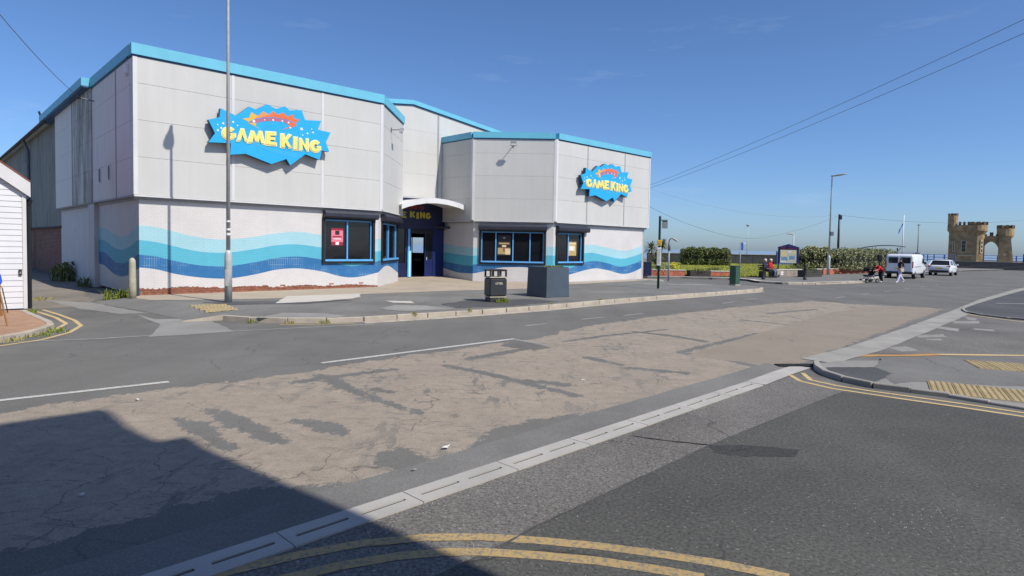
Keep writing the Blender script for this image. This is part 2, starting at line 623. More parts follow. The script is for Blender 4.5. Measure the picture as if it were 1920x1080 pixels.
mt, nt, b = nodes_of('fibre_cement')
b.inputs['Roughness'].default_value = .9
st = wnoise(nt, 3.0, 6, .7, (1, 1, .15), seed=6)
c = ramp(nt, st, .3, srgb(132, 138, 136), .7, srgb(168, 171, 164))
s2 = wnoise(nt, 1.1, 5, .7, (1, 1, .3), seed=1)
c = mixc(nt, ramp(nt, s2, .5, (0,) * 3, .72, (.6,) * 3), c, srgb(98, 102, 82))
nt.links.new(c, b.inputs['Base Color'])


def painted_brick(name, col, var=.05, dirty=0.0, soldier=False):
    mt, nt, b = nodes_of(name)
    b.inputs['Roughness'].default_value = .6
    b.inputs['Specular IOR Level'].default_value = .3
    uv = nt.nodes.new('ShaderNodeUVMap')
    br = N(nt, 'ShaderNodeTexBrick', Scale=1.0)
    br.inputs['Brick Width'].default_value = .075 if soldier else .225
    br.inputs['Row Height'].default_value = .225 if soldier else .075
    if soldier:
        br.offset = 0
    br.inputs['Mortar Size'].default_value = .006
    br.inputs['Color1'].default_value = (1, 1, 1, 1)
    br.inputs['Color2'].default_value = (.93, .93, .93, 1)
    br.inputs['Mortar'].default_value = (.55, .55, .55, 1)
    nt.links.new(uv.outputs['UV'], br.inputs['Vector'])
    nz = wnoise(nt, 1.2, 5, .6)
    c = ramp(nt, nz, .3, tuple(x * (1 - var) for x in col), .7, tuple(min(1, x * (1 + var)) for x in col))
    c = mixc(nt, .28, c, br.outputs['Color'], 'MULTIPLY')
    if soldier:
        wm_ = wnoise(nt, 1.4, 4, .6, seed=2)
        c = mixc(nt, mixc(nt, 1.0, ramp(nt, br.outputs['Fac'], .3, (0,) * 3, .8, (.55,) * 3), ramp(nt, wm_, .45, (0,) * 3, .6, (1,) * 3), 'MULTIPLY'), c, srgb(170, 200, 220))
    fl = wnoise(nt, 9, 5, .7, (1, 1, .5), seed=4)
    c = mixc(nt, ramp(nt, fl, .68, (0,) * 3, .74, (.35 + dirty,) * 3), c, tuple(min(1, x * .7 + .16) for x in col))
    st = wnoise(nt, 3.2, 5, .65, (1, 1, .1), seed=8)
    c = mixc(nt, ramp(nt, st, .55, (0,) * 3, .85, (.25 + dirty,) * 3), c, tuple(x * .7 for x in col))
    nt.links.new(c, b.inputs['Base Color'])
    bump(nt, b, br.outputs['Color'], .006, .7)


painted_brick('mural_white', srgb(206, 203, 201))
painted_brick('mural_dark', srgb(50, 110, 162), .07, .1, True)
painted_brick('mural_mid', srgb(90, 176, 198))
painted_brick('mural_light', srgb(160, 202, 212))
painted_brick('white_render', srgb(206, 204, 204), .05, .15)

mt, nt, b = nodes_of('old_brick')
b.inputs['Roughness'].default_value = .92
uv = nt.nodes.new('ShaderNodeUVMap')
br = N(nt, 'ShaderNodeTexBrick', Scale=1.0)
br.inputs['Brick Width'].default_value = .225
br.inputs['Row Height'].default_value = .075
br.inputs['Mortar Size'].default_value = .009
br.inputs['Color1'].default_value = (*srgb(140, 86, 66), 1)
br.inputs['Color2'].default_value = (*srgb(112, 70, 56), 1)
br.inputs['Mortar'].default_value = (*srgb(150, 140, 128), 1)
nt.links.new(uv.outputs['UV'], br.inputs['Vector'])
c = mixc(nt, 1.0, br.outputs['Color'], ramp(nt, wnoise(nt, 2, 5), .3, (.7,) * 3, .7, (1.15,) * 3), 'MULTIPLY')
nt.links.new(c, b.inputs['Base Color'])
bump(nt, b, br.outputs['Fac'], -.006, .6)

plain('brick_red', srgb(140, 92, 74), .92, .3, 7, fine=.2, bmp=.006, spec=.2)
plain('brick_far', srgb(176, 106, 84), .92, .3, 4, spec=.2)
plain('mortar', srgb(120, 106, 94), .95, .2, 4)
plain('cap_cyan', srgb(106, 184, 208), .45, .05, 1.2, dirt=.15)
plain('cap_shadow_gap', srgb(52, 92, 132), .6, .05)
plain('trim_white', srgb(208, 208, 208), .5, .04, 1.5, dirt=.2)
plain('trim_grey', srgb(150, 152, 156), .6, .08)
plain('shutter_dark', srgb(44, 46, 58), .5, .14, 3, dirt=.3)
plain('jamb_dark', srgb(28, 29, 34), .55, .15, 3)
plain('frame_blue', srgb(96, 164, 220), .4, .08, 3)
plain('door_blue', srgb(26, 38, 88), .4, .1, 3)
plain('navy', srgb(24, 29, 66), .45, .1, 2)
plain('post_cyan_sunlit', srgb(98, 190, 236), .4, .06, 3)
plain('sign_blue', srgb(42, 168, 224), .4, .05, 2)
plain('sign_edge', srgb(24, 70, 108), .5, .05)
plain('letter_yellow', srgb(234, 220, 122), .45, .06, 6)
plain('letter_cream', srgb(236, 228, 168), .45, .05, 6)
plain('letter_gold', srgb(176, 158, 48), .5, .1, 6)
plain('letter_red', srgb(150, 44, 52), .5, .1)
plain('crown_orange', srgb(228, 112, 60), .45, .08, 5)
plain('crown_gold', srgb(222, 178, 70), .45, .08, 5)
plain('crown_peach', srgb(226, 146, 84), .45, .08, 5)
plain('crown_purple', srgb(120, 140, 205), .5, .08, 5)
plain('crown_mauve', srgb(176, 104, 130), .5, .08, 5)
plain('white_paint', srgb(226, 226, 226), .5, .04)
plain('wave_blue', srgb(70, 184, 230), .4, .05)
plain('galv', srgb(186, 187, 186), .5, .12, 6, metal=.1, dirt=.2)
plain('galv_dark', srgb(104, 108, 114), .5, .14, 5, metal=.4)
plain('lantern', srgb(166, 168, 170), .4, .1)
plain('lens_glass', srgb(200, 205, 205), .15, .05)
plain('black_metal', srgb(34, 35, 38), .45, .15, 5)
plain('bin_grey', srgb(52, 54, 58), .5, .12, 5)
plain('bin_band', srgb(186, 178, 160), .5, .1)
plain('planter_grey', srgb(70, 82, 94), .62, .1, 2.5, fine=.1, dirt=.3)
plain('soil', srgb(66, 56, 44), .95, .3, 8)
plain('stone_post', srgb(164, 160, 140), .92, .18, 6, fine=.3, bmp=.006)
plain('board_white', srgb(214, 214, 216), .5, .03, 2, dirt=.08)
plain('fascia_white', srgb(210, 208, 208), .5, .04, 2, dirt=.12)
plain('roof_tile', srgb(150, 84, 60), .9, .2, 6)
plain('pipe_black', srgb(30, 32, 34), .5, .2, 4)
plain('roof_sheet', srgb(148, 146, 138), .9, .15, 2)
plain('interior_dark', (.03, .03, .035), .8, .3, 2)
plain('poster_pink', srgb(226, 120, 140), .5, .05, 8)
plain('poster_red', srgb(150, 40, 62), .5, .05, 8)
plain('poster_tan', srgb(182, 156, 104), .5, .25, 14)
plain('poster_cream', srgb(222, 206, 166), .5, .12, 14)
plain('poster_dark', srgb(48, 44, 44), .5, .2, 14)
plain('green_box', srgb(52, 84, 66), .5, .12, 4)
plain('dark_green', srgb(24, 62, 54), .5, .1, 4)
plain('sign_yellow', srgb(226, 176, 62), .5, .06)
plain('sign_grey', srgb(138, 146, 150), .5, .06)
plain('blue_sign', srgb(38, 84, 170), .5, .08)
plain('navy_board', srgb(38, 44, 104), .5, .1)
plain('map_pale', srgb(196, 198, 184), .5, .2, 9)
plain('map_blue', srgb(120, 152, 190), .5, .2, 9)
plain('maroon', srgb(120, 50, 66), .5, .1)
plain('wood_dark', srgb(66, 62, 58), .85, .2, 7, bmp=.004)
plain('wood', srgb(170, 130, 86), .7, .2, 7)
plain('tarred_wall', srgb(58, 60, 60), .85, .25, 1.5)
plain('hoarding_blue', srgb(64, 92, 140), .7, .12, 2)
plain('sandstone', srgb(168, 142, 106), .92, .35, 1.4, bmp=.02, spec=.2)
plain('sandstone_pale', srgb(196, 178, 146), .92, .16, 2, spec=.2)
plain('stone_dark', srgb(104, 92, 72), .92, .35, 2, spec=.2)
plain('step_stone', srgb(86, 84, 82), .92, .2, 1.0, spec=.2)
plain('car_white', srgb(226, 228, 230), .18, .03, 1, spec=.6)
plain('van_white', srgb(222, 224, 228), .25, .03, 1, spec=.5)
plain('glass_dark', (.015, .017, .02), .04, .1, 1, spec=.6)
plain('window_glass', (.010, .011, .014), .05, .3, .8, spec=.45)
plain('tyre', srgb(30, 30, 31), .85, .1, 5)
plain('alloy', srgb(150, 152, 156), .35, .1, 5, metal=.7)
plain('tail_red', srgb(170, 24, 30), .25, .1, 5)
plain('lamp_clear', srgb(210, 214, 216), .15, .05)
plain('plate_yellow', srgb(226, 196, 62), .5, .05)
plain('plastic_dark', srgb(40, 41, 44), .6, .1, 4)
plain('skin', srgb(196, 150, 128), .6, .08, 8)
plain('hair_dark', srgb(44, 36, 32), .7, .2, 20)
plain('hair_white', srgb(214, 210, 204), .7, .1, 20)
plain('hair_brown', srgb(92, 66, 48), .7, .2, 20)
plain('cloth_red', srgb(190, 30, 46), .85, .12, 6)
plain('cloth_black', srgb(30, 31, 36), .85, .15, 6)
plain('cloth_lilac', srgb(208, 206, 228), .85, .1, 6)
plain('cloth_grey', srgb(120, 124, 134), .85, .12, 6)
plain('cloth_navy', srgb(40, 44, 70), .85, .12, 6)
plain('cloth_blue', srgb(40, 84, 196), .8, .12, 6)
plain('shoe_white', srgb(216, 214, 210), .6, .05)
plain('shoe_dark', srgb(44, 40, 38), .6, .1)
plain('bag_tan', srgb(190, 176, 150), .7, .1, 8)
plain('litter', srgb(220, 220, 216), .7, .06)
plain('flag_blue', srgb(44, 92, 178), .8, .1)
plain('lawn', srgb(138, 142, 66), .95, .18, .8, spec=.1)
plain('terrace_brick', srgb(150, 92, 72), .9, .15, 2)
plain('slate', srgb(84, 88, 96), .7, .15, 3)


def leaf(name, dark, mid, lite, sc=9):
    mt, nt, b = nodes_of(name)
    b.inputs['Roughness'].default_value = .6
    b.inputs['Specular IOR Level'].default_value = .25
    n1 = wnoise(nt, sc, 3, .7)
    c = ramp(nt, n1, .32, dark, .62, mid)
    n2 = wnoise(nt, sc * 2.3, 2, .6, seed=5)
    c = mixc(nt, ramp(nt, n2, .52, (0,) * 3, .62, (.9,) * 3), c, lite)
    nt.links.new(c, b.inputs['Base Color'])


leaf('leaf_hedge', srgb(60, 74, 38), srgb(100, 112, 58), srgb(150, 152, 98))
leaf('leaf_varieg', srgb(104, 110, 68), srgb(152, 152, 106), srgb(206, 200, 162), 7)
leaf('leaf_pale', srgb(104, 110, 74), srgb(146, 148, 108), srgb(184, 182, 146), 5)
leaf('leaf_weed', srgb(70, 92, 34), srgb(112, 128, 48), srgb(160, 160, 70), 14)
leaf('leaf_dry', srgb(120, 112, 60), srgb(150, 140, 70), srgb(190, 182, 120), 14)
leaf('leaf_palm', srgb(70, 84, 56), srgb(112, 120, 84), srgb(176, 178, 150), 6)
leaf('leaf_grass', srgb(126, 136, 52), srgb(158, 160, 70), srgb(184, 180, 96), 5)
leaf('leaf_yellow', srgb(170, 160, 40), srgb(208, 196, 52), srgb(226, 216, 96), 9)
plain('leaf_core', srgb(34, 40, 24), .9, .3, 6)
plain('bark', srgb(92, 78, 62), .9, .2, 8)

# sea
mt, nt, b = nodes_of('sea_water')
b.inputs['Base Color'].default_value = (*srgb(128, 150, 170), 1)
b.inputs['Roughness'].default_value = .6
bump(nt, b, wnoise(nt, .08, 5, .6, (1, 3, 1)), .6, .5)

# ------------------------------------------------------------------ surveyed outlines (metres; wall outlines as along, up)
DATA = {
    'mural': {"front":[[[0.034,2.461],[0.515,2.417],[1.075,2.28],[1.755,2.128],[2.297,2.058],[2.864,2.051],[3.871,2.178],[4.694,2.335],[5.552,2.401],[6.569,2.301],[7.647,2.173],[8.912,2.163],[9.185,2.206]],[[0.031,1.974],[0.513,1.912],[1.073,1.775],[1.753,1.624],[2.296,1.569],[2.864,1.572],[3.872,1.719],[4.696,1.874],[5.554,1.909],[6.572,1.795],[7.651,1.66],[8.893,1.635],[9.191,1.672]],[[0.028,1.483],[0.51,1.424],[1.071,1.277],[1.752,1.134],[2.295,1.082],[2.863,1.077],[3.872,1.223],[4.697,1.38],[5.556,1.433],[6.575,1.305],[7.062,1.179],[7.879,1.039],[8.799,1.152],[9.195,1.245]],[[0.025,1.054],[0.508,0.989],[1.069,0.829],[1.751,0.702],[2.579,0.624],[3.096,0.642],[3.872,0.762],[4.698,0.927],[5.558,0.961],[6.578,0.819],[7.292,0.629],[7.846,0.555],[8.467,0.606],[9.147,0.743]]],"cant":[[[0.1,2.206],[2.012,2.254],[4.346,2.257]],[[0.121,1.671],[2.037,1.706],[4.376,1.692]],[[0.138,1.242],[2.056,1.282],[4.4,1.234]],[[0.157,0.76],[0.559,0.838],[1.121,0.948],[1.956,0.98],[2.825,0.866],[3.521,0.714],[4.384,0.533]]],"ret":[[[0.047,1.863],[1.213,1.947],[2.538,2.075]],[[0.036,1.44],[1.202,1.498],[2.527,1.603]],[[0.024,0.912],[1.19,0.963],[2.516,1.1]],[[0.014,0.513],[1.179,0.514],[1.881,0.601],[2.507,0.71]]],"F":[[[0.017,1.884],[1.775,1.925],[3.856,1.983],[4.166,1.989]],[[0.024,1.469],[1.782,1.502],[4.175,1.548]],[[0.032,0.989],[0.576,1.056],[1.789,1.136],[3.2,1.05],[3.764,1.005],[4.187,0.985]],[[0.039,0.515],[0.597,0.639],[1.371,0.832],[1.935,0.885],[2.922,0.876],[3.771,0.666],[4.196,0.534]]],"G":[[[-0.095,1.989],[0.964,1.982],[2.546,2.137],[3.27,2.166],[4.542,2.015],[6.182,1.844],[7.139,1.949],[8.164,2.199]],[[-0.081,1.548],[0.979,1.523],[2.563,1.675],[3.288,1.709],[4.562,1.532],[6.006,1.377],[7.159,1.506],[8.186,1.739]],[[-0.064,0.986],[0.572,0.852],[1.342,0.858],[2.581,1.171],[3.497,1.242],[4.578,1.131],[5.911,0.902],[7.18,1.052],[8.208,1.277]],[[-0.05,0.535],[0.584,0.467],[1.354,0.515],[2.597,0.728],[3.609,0.824],[4.797,0.695],[6.045,0.475],[7.099,0.541],[8.228,0.847]]],"side":[[[0.179,2.455],[1.404,2.176],[2.432,2.083],[3.732,2.199],[5.111,2.404],[6.135,2.433]],[[0.193,1.966],[1.269,1.744],[2.449,1.613],[3.58,1.674],[5.132,1.915],[6.157,1.951]],[[0.206,1.478],[1.284,1.242],[2.466,1.116],[3.599,1.173],[5.152,1.448],[6.179,1.468]],[[0.22,1.004],[1.449,0.741],[2.482,0.637],[3.617,0.681],[5.353,0.952],[6.202,0.977]]]},
    'sign': [[2.446,6.657],[2.62,6.598],[2.978,6.477],[3.443,6.881],[3.677,6.811],[4.092,7.074],[4.426,6.956],[4.767,7.111],[4.958,6.986],[5.434,7.08],[5.569,6.718],[6.242,6.786],[6.095,6.425],[6.643,6.383],[6.443,5.978],[6.59,5.621],[6.268,5.625],[6.176,5.256],[5.586,5.408],[4.982,4.918],[4.835,5.145],[4.262,4.894],[3.316,5.164],[2.771,5.07],[2.796,5.482],[2.038,5.417],[2.259,5.754],[2.04,6.199],[2.409,6.341]],
    'crown_spikes': [[3.19,6.405],[3.443,6.476],[3.507,6.694],[3.748,6.587],[3.944,6.79],[4.159,6.694],[4.309,6.855],[4.494,6.747],[4.682,6.865],[4.872,6.729],[5.046,6.857],[5.169,6.685],[5.364,6.714],[5.205,6.545],[4.82,6.631],[4.343,6.647],[3.911,6.564],[3.619,6.461],[3.411,6.327]],
    'crown_band_out': [[3.395,6.293],[3.619,6.448],[3.911,6.554],[4.343,6.637],[4.82,6.621],[5.205,6.545]],
    'crown_band_in': [[3.912,6.094],[3.652,6.218],[3.7,6.322],[4.01,6.433],[4.41,6.493],[4.786,6.5],[4.977,6.394],[4.615,6.193]],
    'letters': {"G0":[[2.475,6.017],[2.95,6.053],[2.95,5.595],[2.474,5.567]],"A1":[[2.987,6.025],[3.37,6.053],[3.37,5.599],[2.987,5.576]],"M2":[[3.37,6.007],[4.004,6.053],[4.005,5.597],[3.37,5.56]],"E3":[[4.027,6.059],[4.438,6.088],[4.44,5.587],[4.028,5.563]],"K4":[[4.588,6.054],[5.024,6.085],[5.026,5.565],[4.589,5.54]],"I5":[[5.031,5.998],[5.299,6.017],[5.301,5.526],[5.033,5.511]],"N6":[[5.307,5.982],[5.717,6.009],[5.72,5.537],[5.309,5.515]],"G7":[[5.754,5.973],[6.209,6.003],[6.212,5.531],[5.756,5.507]]},
    'dots': [[2.343,6.069],[2.529,6.139],[2.87,6.24],[3.018,6.136],[2.463,5.968],[3.603,6.372],[4.0,6.487],[4.316,6.528],[4.666,6.542],[4.907,6.524],[4.977,6.338],[5.427,6.351],[5.836,6.406],[5.665,6.214],[2.349,5.874],[5.474,6.127],[5.892,6.286]],
    'sign2_box': [[1.547,5.831],[6.248,5.788],[3.735,6.743],[4.064,4.631]],
    'drain_a': [[-1.585,4.187],[-1.365,4.007]],
    'tan': [[-5.91,6.193],[-5.771,7.004],[-5.313,7.653],[-5.12,7.917],[-4.661,8.251],[-3.927,8.84],[-3.228,9.466],[-2.728,10.02],[-2.335,10.576],[-0.998,11.939],[0.613,13.686],[1.92,15.798],[3.301,17.391],[5.832,19.961],[9.672,23.505],[12.304,25.199],[13.285,24.23],[15.484,23.171],[15.655,22.614],[11.357,17.88],[7.583,13.764],[4.787,10.648],[3.666,9.608],[3.032,9.183],[2.141,8.452],[1.287,7.667],[0.791,7.341],[0.271,6.931],[-0.143,6.741],[-0.28,6.021],[-0.649,5.628],[-0.852,5.376],[-1.356,5.004],[-1.961,4.998],[-2.554,4.513],[-3.017,4.075],[-3.444,3.589]],
    'tan_smooth': [[3.223,11.627],[5.97,15.074],[10.716,20.823],[14.251,23.765],[15.655,22.614],[10.7,17.069],[7.244,13.353],[4.979,10.666],[4.218,11.083]],
    'dark1': [[-3.58,7.346],[-3.161,7.116],[-2.203,6.156],[-2.346,6.114],[-2.697,6.446],[-3.116,6.752]],
    'dark2': [[-3.732,6.922],[-3.37,6.735],[-2.65,5.966],[-2.691,5.884],[-3.096,6.241]],
    'dark3': [[-2.309,6.952],[-1.972,6.827],[-1.738,6.506],[-2.021,6.603]],
    'dark4': [[-1.022,10.184],[-0.494,10.145],[0.03,9.292],[0.641,8.879],[0.551,8.64],[-0.126,9.059],[-0.633,9.622]],
    'dark5': [[-0.198,6.64],[0.276,7.081],[0.727,7.337],[0.316,6.577],[-0.384,6.016]],
    'dark6': [[-1.191,5.892],[-1.007,6.012],[-0.746,5.623],[-0.869,5.48],[-1.155,5.601]],
    'dark7': [[-2.887,9.417],[-2.696,9.317],[-2.239,8.641],[-2.305,8.473],[-2.666,8.949]],
    'paleA': [[-7.217,18.995],[-7.796,21.486],[-6.527,22.496],[-5.644,23.216],[-5.253,21.841],[-5.409,21.138],[-6.132,19.961]],
    'paleB': [[-4.206,20.566],[-3.324,20.552],[-3.071,19.835],[-3.808,19.872]],
    'paleC': [[-6.278,15.317],[-6.043,16.462],[-4.906,16.527],[-4.164,16.018],[-4.331,15.632],[-5.246,15.369]],
    'paleD': [[-3.801,17.852],[-3.595,19.191],[-2.612,19.21],[-1.698,18.239],[-2.962,17.415]],
    'ramp': [[-9.909,16.512],[-8.924,15.581],[-7.79,15.995],[-6.094,13.72],[-7.41,12.742],[-8.197,14.527]],
    'apron': [[-12.097,20.279],[-10.623,17.805],[-9.847,18.291],[-8.868,19.966],[-7.37,21.585],[-5.229,23.581],[-3.429,25.166],[-1.388,27.314],[1.019,29.461],[1.402,32.603]],
    'darkroad': [[-0.037,4.08],[0.185,4.365],[1.971,6.232],[4.769,8.88]],
    'scorch': [[2.037,6.269],[2.437,6.326],[2.9,6.202],[2.777,5.989],[2.301,5.963],[2.001,6.071]],
    'crack': [[1.311,6.581],[1.593,6.452],[2.075,6.305]],
    'island': [[5.39,10.947],[5.178,10.455],[5.109,10.099],[5.138,9.658],[5.394,9.167],[6.151,8.67],[6.691,8.051],[7.341,7.435],[11.368,11.582],[9.561,11.562],[7.79,11.439],[6.779,11.391],[6.056,11.318]],
    'isl_dark': [[5.384,10.565],[6.278,10.699],[6.266,10.151],[5.332,9.201],[5.123,9.795]],
    'yl_a': [[-1.797,3.617],[-1.65,3.714],[-1.328,3.909],[-0.961,4.081],[-0.548,4.181],[-0.186,4.203],[0.179,4.171],[0.605,4.105],[1.044,3.998],[1.359,3.9],[1.731,3.741]],
    'yl_b': [[-1.35,3.603],[-1.023,3.787],[-0.716,3.912],[-0.417,3.979],[-0.175,3.995],[0.172,3.966],[0.578,3.905],[0.994,3.796],[1.203,3.722]],
    'yl_isl': [[4.52,10.004],[4.471,9.562],[4.717,9.077],[5.133,8.716],[5.424,8.464],[5.894,8.102],[6.383,7.675],[7.006,7.09]],
    'yl_isl2': [[4.808,10.2],[4.681,9.657],[4.893,9.266],[5.25,8.919],[5.659,8.602],[6.126,8.228],[6.533,7.859],[7.226,7.317]],
    'yl_top': [[5.81,11.507],[6.363,11.9],[7.088,12.094],[7.756,12.165],[8.52,12.367],[10.272,12.431],[12.215,12.454]],
    'isl2': [[16.278,22.537],[18.685,25.083],[23.816,30.263],[29.289,35.691],[45.244,48.605],[23.566,22.188],[16.314,19.025],[15.704,19.484],[15.525,20.347],[15.5,21.151]],
    'yl_2': [[15.469,21.487],[15.259,20.46],[15.323,19.424],[15.557,18.135]],
    'hutpave': [[-10.002,10.06],[-9.899,10.902],[-9.724,11.831],[-9.692,12.583],[-9.976,13.479],[-10.376,13.989],[-11.769,15.287],[-12.793,16.258],[-14.686,14.792]],
    'hyl1': [[-9.526,10.487],[-9.335,11.355],[-9.159,12.159],[-9.316,13.118],[-9.811,14.194],[-10.589,15.096],[-11.774,16.195],[-12.95,17.207]],
    'hyl2': [[-9.929,10.933],[-9.715,11.819],[-9.652,12.529],[-9.907,13.542],[-10.372,14.503],[-11.362,15.536],[-12.314,16.36],[-13.113,17.035]],
    'crossdash': [[[0.361,15.677],[0.926,16.195]],[[1.951,17.304],[2.666,17.943]],[[3.344,18.47],[4.045,19.178]],[[7.917,23.368],[8.672,24.2]],[[9.444,25.334],[10.258,26.03]]],
    'cracks': [[[-2.875,9.379],[-2.375,8.73],[-1.757,7.977],[-1.044,7.332]],[[-1.031,10.275],[-0.476,9.8],[0.03,9.292],[0.894,8.356]],[[-3.028,8.882],[-2.539,9.331],[-1.883,9.881]],[[-0.724,10.943],[-0.268,11.483],[0.288,12.147]],[[1.16,13.213],[2.222,14.224],[3.868,15.46]],[[3.215,11.977],[4.34,13.228],[5.932,14.977]],[[3.393,11.877],[3.934,11.369],[4.312,10.603]],[[2.974,14.951],[3.713,14.332],[4.222,13.587]],[[6.621,17.914],[7.271,17.264],[7.723,16.638]],[[8.197,19.893],[10.599,21.684]],[[-2.353,6.907],[-1.766,6.504]],[[0.347,9.208],[0.804,8.996]],[[-1.875,8.508],[-1.628,8.371]],[[1.39,11.323],[1.859,10.651]],[[1.992,10.382],[2.873,10.023]]],
    'greypatch': [[-0.187,12.485],[0.083,13.231],[0.768,12.33],[0.441,12.038]],
    'palemarks': [[[9.948,15.23],[10.807,15.528],[10.488,15.029],[9.724,14.844]],[[9.72,14.587],[10.194,14.731],[9.93,14.364],[9.641,14.41]],[[7.985,13.156],[8.507,13.356],[8.394,12.862],[7.932,12.616]],[[11.835,17.233],[12.049,16.706],[11.558,16.116],[11.42,16.836]],[[13.222,18.681],[14.126,18.821],[13.529,18.082],[12.801,17.973]],[[12.538,16.884],[13.047,16.738],[12.638,16.263],[12.32,16.53]],[[14.568,20.036],[14.622,19.599],[14.149,18.96],[13.931,19.064]],[[20.624,26.189],[21.565,26.381],[20.559,25.225],[20.007,25.346]]],
}

# ------------------------------------------------------------------ frames of the arcade's walls (P, along, outward)
TH = radians(46.16)
U = (sin(TH), cos(TH))
NN = (cos(TH), -sin(TH))
A = (-12.45, 20.859)
B = (A[0] + U[0] * 9.158, A[1] + U[1] * 9.158)
U2 = (sin(TH - pi / 4), cos(TH - pi / 4)); N2 = (U2[1], -U2[0])
C = (B[0] + U2[0] * 4.335, B[1] + U2[1] * 4.335)
Fq = (-2.081, 33.082)
U3 = (sin(TH + pi / 4), cos(TH + pi / 4)); N3 = (U3[1], -U3[0])
Gq = (Fq[0] + U3[0] * 4.23, Fq[1] + U3[1] * 4.23)
Eq = (Gq[0] + U[0] * 8.287, Gq[1] + U[1] * 8.287)
L0 = (-5.69, 33.16)                      # left jamb of the recessed entrance
UD, ND = U, NN
Rq = (L0[0] + U[0] * 2.546, L0[1] + U[1] * 2.546)
UR = (-NN[0], -NN[1]); NR = (-U[0], -U[1])
FR = dict(front=(A, U, NN), cant=(B, U2, N2), F=(Fq, U3, N3), G=(Gq, U, NN),
          side=(A, (-NN[0], -NN[1]), (-U[0], -U[1])), ret=(Fq, UR, NR), door=(L0, UD, ND))
PZ = .12     # pavement level

# ------------------------------------------------------------------ ground, road, pavements
def st(poly, z, name, mat):
    return structure(MB().sheet(poly, z).build(name, mat))

st([(-140, -120), (150, -120), (150, 60), (112, 108), (60, 128), (20, 140), (-140, 150)], -.03, 'ground', 'dusty_ground')
sea = MB()
sea.sheet([(-30000, 100), (30000, 60), (30000, 40000), (-30000, 40000)], -4.0)
structure(sea.build('sea', 'sea_water'))

road = structure(MB().sheet([(-60, -48), (-14, -8), (30, -20), (60, 20), (110, 76), (66, 92), (44, 68), (30, 52), (18, 40), (14.5, 50), (6, 50), (2, 30), (-12, 21), (-28, 44), (-34, 40), (-20, 20), (-14, 10), (-40, -20)], 0.0).build('road', 'asphalt_road'))
def overlay(poly, z, name, mat, rag=0.0, step=.15, seed=1, parent=road):
    p = ragged(poly, rag, step, seed) if rag else poly
    zz = z * .4 + .0012 if parent is road else z
    return MB().sheet(p, zz).build(name, mat, parent)

# near-side carriageway strip along the drain, and the darker side street
ds = DATA['drain_a']
DD = (.7035, .7107)                      # direction of the drain
DP = (-1.48, 4.10)                       # centre of a joint in it
def dr(t, w):                            # along, to the left of the drain
    return (DP[0] + DD[0] * t - DD[1] * w, DP[1] + DD[1] * t + DD[0] * w)
overlay([dr(-6, .15), dr(9.0, .15), dr(9.2, .60), dr(4, .62), dr(-6, .55)], .012, 'asphalt_strip', 'asphalt_pave', .012, .12, 5)
overlay([dr(-6, -.14), dr(8.6, -.14), (5.0, 9.75), (4.98, 9.2), (4.769, 8.88), (1.971, 6.232), (.185, 4.365), (-.6, 3.5), (-3, 1.0)], .004, 'rough_asphalt', 'asphalt_rough', .008, .2, 6)
overlay([(-.6, 3.5), (.185, 4.365), (1.971, 6.232), (4.769, 8.88), (5.4, 8.4), (7.3, 7.0), (12, 4.0), (12, -4), (-2, -6), (-4, -.5)], .008, 'side_street', 'asphalt_dark', .006, .2, 7)
overlay(DATA['scorch'], .013, 'tar_stain', 'tar_dark', .03, .05, 8)
MB().ribbon(DATA['crack'], .03, .0068, 0, .012, 4).build('sealed_crack', 'slot_dark', road)
MB().ribbon(DATA['darkroad'], .022, .0066, 0, .008, 5).build('sealed_joint', 'asphalt_patch', road)
# carriageway sheet carrying the worn buff surfacing; per-vertex distances (metres) to its edge and to the bare cracks
def seg_dist(P, pts, closed=False):
    q = list(pts) + ([pts[0]] if closed else [])
    d = np.full(len(P), 1e9)
    for a, b_ in zip(q, q[1:]):
        a, b_ = np.array(a), np.array(b_)
        ab = b_ - a
        t = np.clip(((P - a) @ ab) / max(1e-9, ab @ ab), 0, 1)
        d = np.minimum(d, np.hypot(*(P - a - t[:, None] * ab).T))
    return d
def inside(P, poly):
    r = np.zeros(len(P), bool)
    n = len(poly)
    for i in range(n):
        (x0, y0), (x1, y1) = poly[i], poly[i - 1]
        c_ = ((y0 > P[:, 1]) != (y1 > P[:, 1])) & (P[:, 0] < (x1 - x0) * (P[:, 1] - y0) / ((y1 - y0) or 1e-9) + x0)
        r ^= c_
    return r
def signed(P, poly):
    d = seg_dist(P, poly, True)
    return np.where(inside(P, poly), d, -d)
nt_, nw_ = 470, 128
tt = -7 + 40 * (np.linspace(0, 1, nt_) ** 1.25)
ww = .16 + 8.9 * (np.linspace(0, 1, nw_) ** 1.1)
TT, WW = np.meshgrid(tt, ww, indexing='ij')
PX = DP[0] + DD[0] * TT - DD[1] * WW
PY = DP[1] + DD[1] * TT + DD[0] * WW
PP = np.stack([PX.ravel(), PY.ravel()], 1)
sd_tan = np.clip(signed(PP, DATA['tan']), -.8, .8)
sd_smo = np.clip(signed(PP, DATA['tan_smooth']), -.8, .8)
bare = np.full(len(PP), -.8)
for k in range(1, 8):
    if k != 4:
        bare = np.maximum(bare, signed(PP, DATA['dark%d' % k]) + .02)
for k, cp in enumerate(DATA['cracks']):
    bare = np.maximum(bare, (.035 + .012 * (k % 4)) + .002 * cp[0][1] - seg_dist(PP, cp))
bare = np.maximum(bare, signed(PP, DATA['greypatch']) + .02)
bare = np.clip(bare, -.8, .8)
me = bpy.data.meshes.new('carriageway')
idx = np.arange(nt_ * nw_).reshape(nt_, nw_)
quads = np.stack([idx[:-1, :-1], idx[1:, :-1], idx[1:, 1:], idx[:-1, 1:]], -1).reshape(-1, 4)
me.from_pydata([(float(x), float(y), .0015) for x, y in PP], [], quads.tolist())
